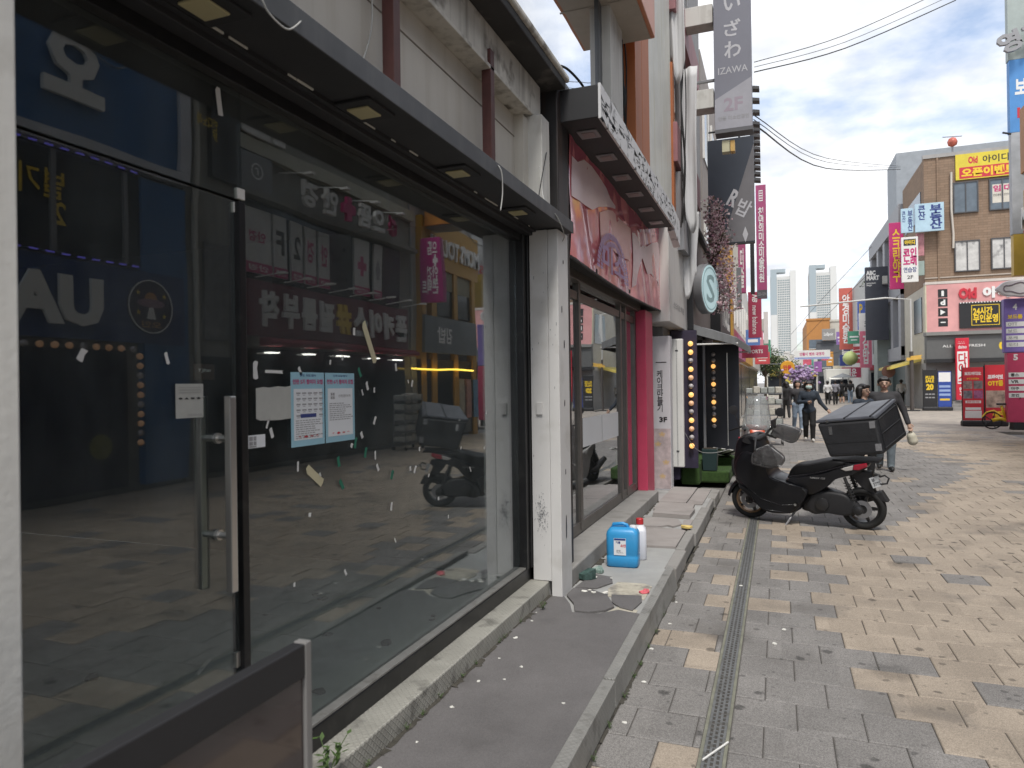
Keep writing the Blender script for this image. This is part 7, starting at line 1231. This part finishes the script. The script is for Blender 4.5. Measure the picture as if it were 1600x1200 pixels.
person('man in charcoal sweater and grey jeans behind the delivery box', 1.83, 14.5, R(-4), 1.70, DGR, JEAN, SHB, 'short', .35, {-1: ((-.26, .02, 1.13), (-.24, -.12, .93)), 1: ((.3, .02, 1.13), (.37, -.05, .88))}, True, extra=bag)
person('woman with glasses in dark top behind the delivery box', 1.38, 13.4, R(48), 1.575, NAVY, BLK, SHB, 'bob', .3, None, True, glasses=True)
person('person in white shirt and black trousers walking away by lamp post', 7.3, 50.3, R(175), 1.68, WSH, BLK, SHW, 'short', .9)
person('person in dark jacket and pale jeans behind the masked woman', .62, 25.5, R(10), 1.68, DGR, LJN, SHW, 'bob', .5)
person('person in black walking at the left far side beside the rack', .35, 34, R(190), 1.66, BLK, BLK, SHB, 'bob', .5)
person('person in white top and black trousers walking away, left of a pair', 3.25, 53.5, R(180), 1.68, WSH, BLK, SHW, 'short', .4)
person('person in grey top walking away, right of a pair', 3.75, 53.8, R(178), 1.72, GSH, BLK, SHW, 'short', -.5)
person('person in black shirt and shorts before the white truck', 4.45, 57.5, R(182), 1.74, BLK, BLK, SHW, 'short', .6, bare=True)
person('person in dark shirt and blue jeans before the white truck', 5.1, 58.5, R(170), 1.72, BLK, LJN, SHW, 'short', -.5)
for i, (x, y, a, tp, bt) in enumerate(((1.5, 62, 170, BLK, BLK), (2.1, 66, 0, GSH, BLK), (2.7, 64, 185, NAVY, LJN), (1.2, 70, 20, WSH, JEAN), (3.0, 72, 10, BLK, BLK), (.6, 58, 0, DGR, BLK), (2.35, 74, 180, WSH, BLK), (1.75, 50, 5, BLK, BLK))):
    person('small distant walker in the crowd %s' % ('in black under the purple balloons', 'in grey beside the purple balloons', 'in navy and jeans left of the pair', 'in white and jeans far left', 'in black farthest right of the crowd', 'in charcoal near the left shops', 'in white farthest of the crowd', 'in black ahead of the masked woman')[i], x, y, R(a), 1.66 + .02 * (i % 4), tp, bt, SHB, 'short' if i % 2 else 'bob', .4 + .1 * (i % 3), grp='walkers in the distance')
# ================================================================== white truck
tk = thing('box_truck', 'white box truck facing the camera far down the street', 'truck', (5.0, 67, 0)); TWH = mat('truck white', (.68, .67, .62), .35, var=.04)
MB().hexa([(-.85, 1.5, .7), (.85, 1.5, .7), (.85, 5, .7), (-.85, 5, .7), (-.98, 1.5, 2.75), (.98, 1.5, 2.75), (.98, 5, 2.75), (-.98, 5, 2.75)]).build('cargo_box', TWH, tk, bevel=.04)
cb_ = MB().hexa([(-.84, 0, .45), (.84, 0, .45), (.84, 1.45, .45), (-.84, 1.45, .45), (-.78, .35, 1.95), (.78, .35, 1.95), (.8, 1.45, 2.0), (-.8, 1.45, 2.0)]).build('cab', TWH, tk, bevel=.06)
MB().hexa([(-.7, .165, 1.2), (.7, .165, 1.2), (.7, .2, 1.2), (-.7, .2, 1.2), (-.66, .31, 1.82), (.66, .31, 1.82), (.66, .34, 1.82), (-.66, .34, 1.82)]).build('windscreen', DARKG, cb_); MB().box(-.84, .84, -.06, .1, .38, .56).build('bumper', GREYM, cb_, bevel=.02)
for sx in (-1, 1):
    MB().lathe([(.1, 0), (.11, -.03), (.06, -.06)], (sx * .62, .04, .78), (0, 1, 0), 12).build('headlight', mat('headlight', (.6, .6, .58), .15), cb_); MB().box(sx * .95 - .08, sx * .95 + .08, .2, .25, 1.35, 1.65).build('mirror', INKB, cb_)
    for yy in (.75, 4.0): MB().lathe([(.18, -.1), (.3, -.1), (.33, -.05), (.33, .05), (.3, .1), (.18, .1)], (sx * .7, yy, .33), (1, 0, 0), 18).build('wheel', RUBBER, tk, auto=True)
MB().box(-.7, .7, .1, 5, .35, .69).build('chassis', INKB, tk); flat('number_plate', INKY, tk, 'Y', 0, -.062, .47, .4, .12)
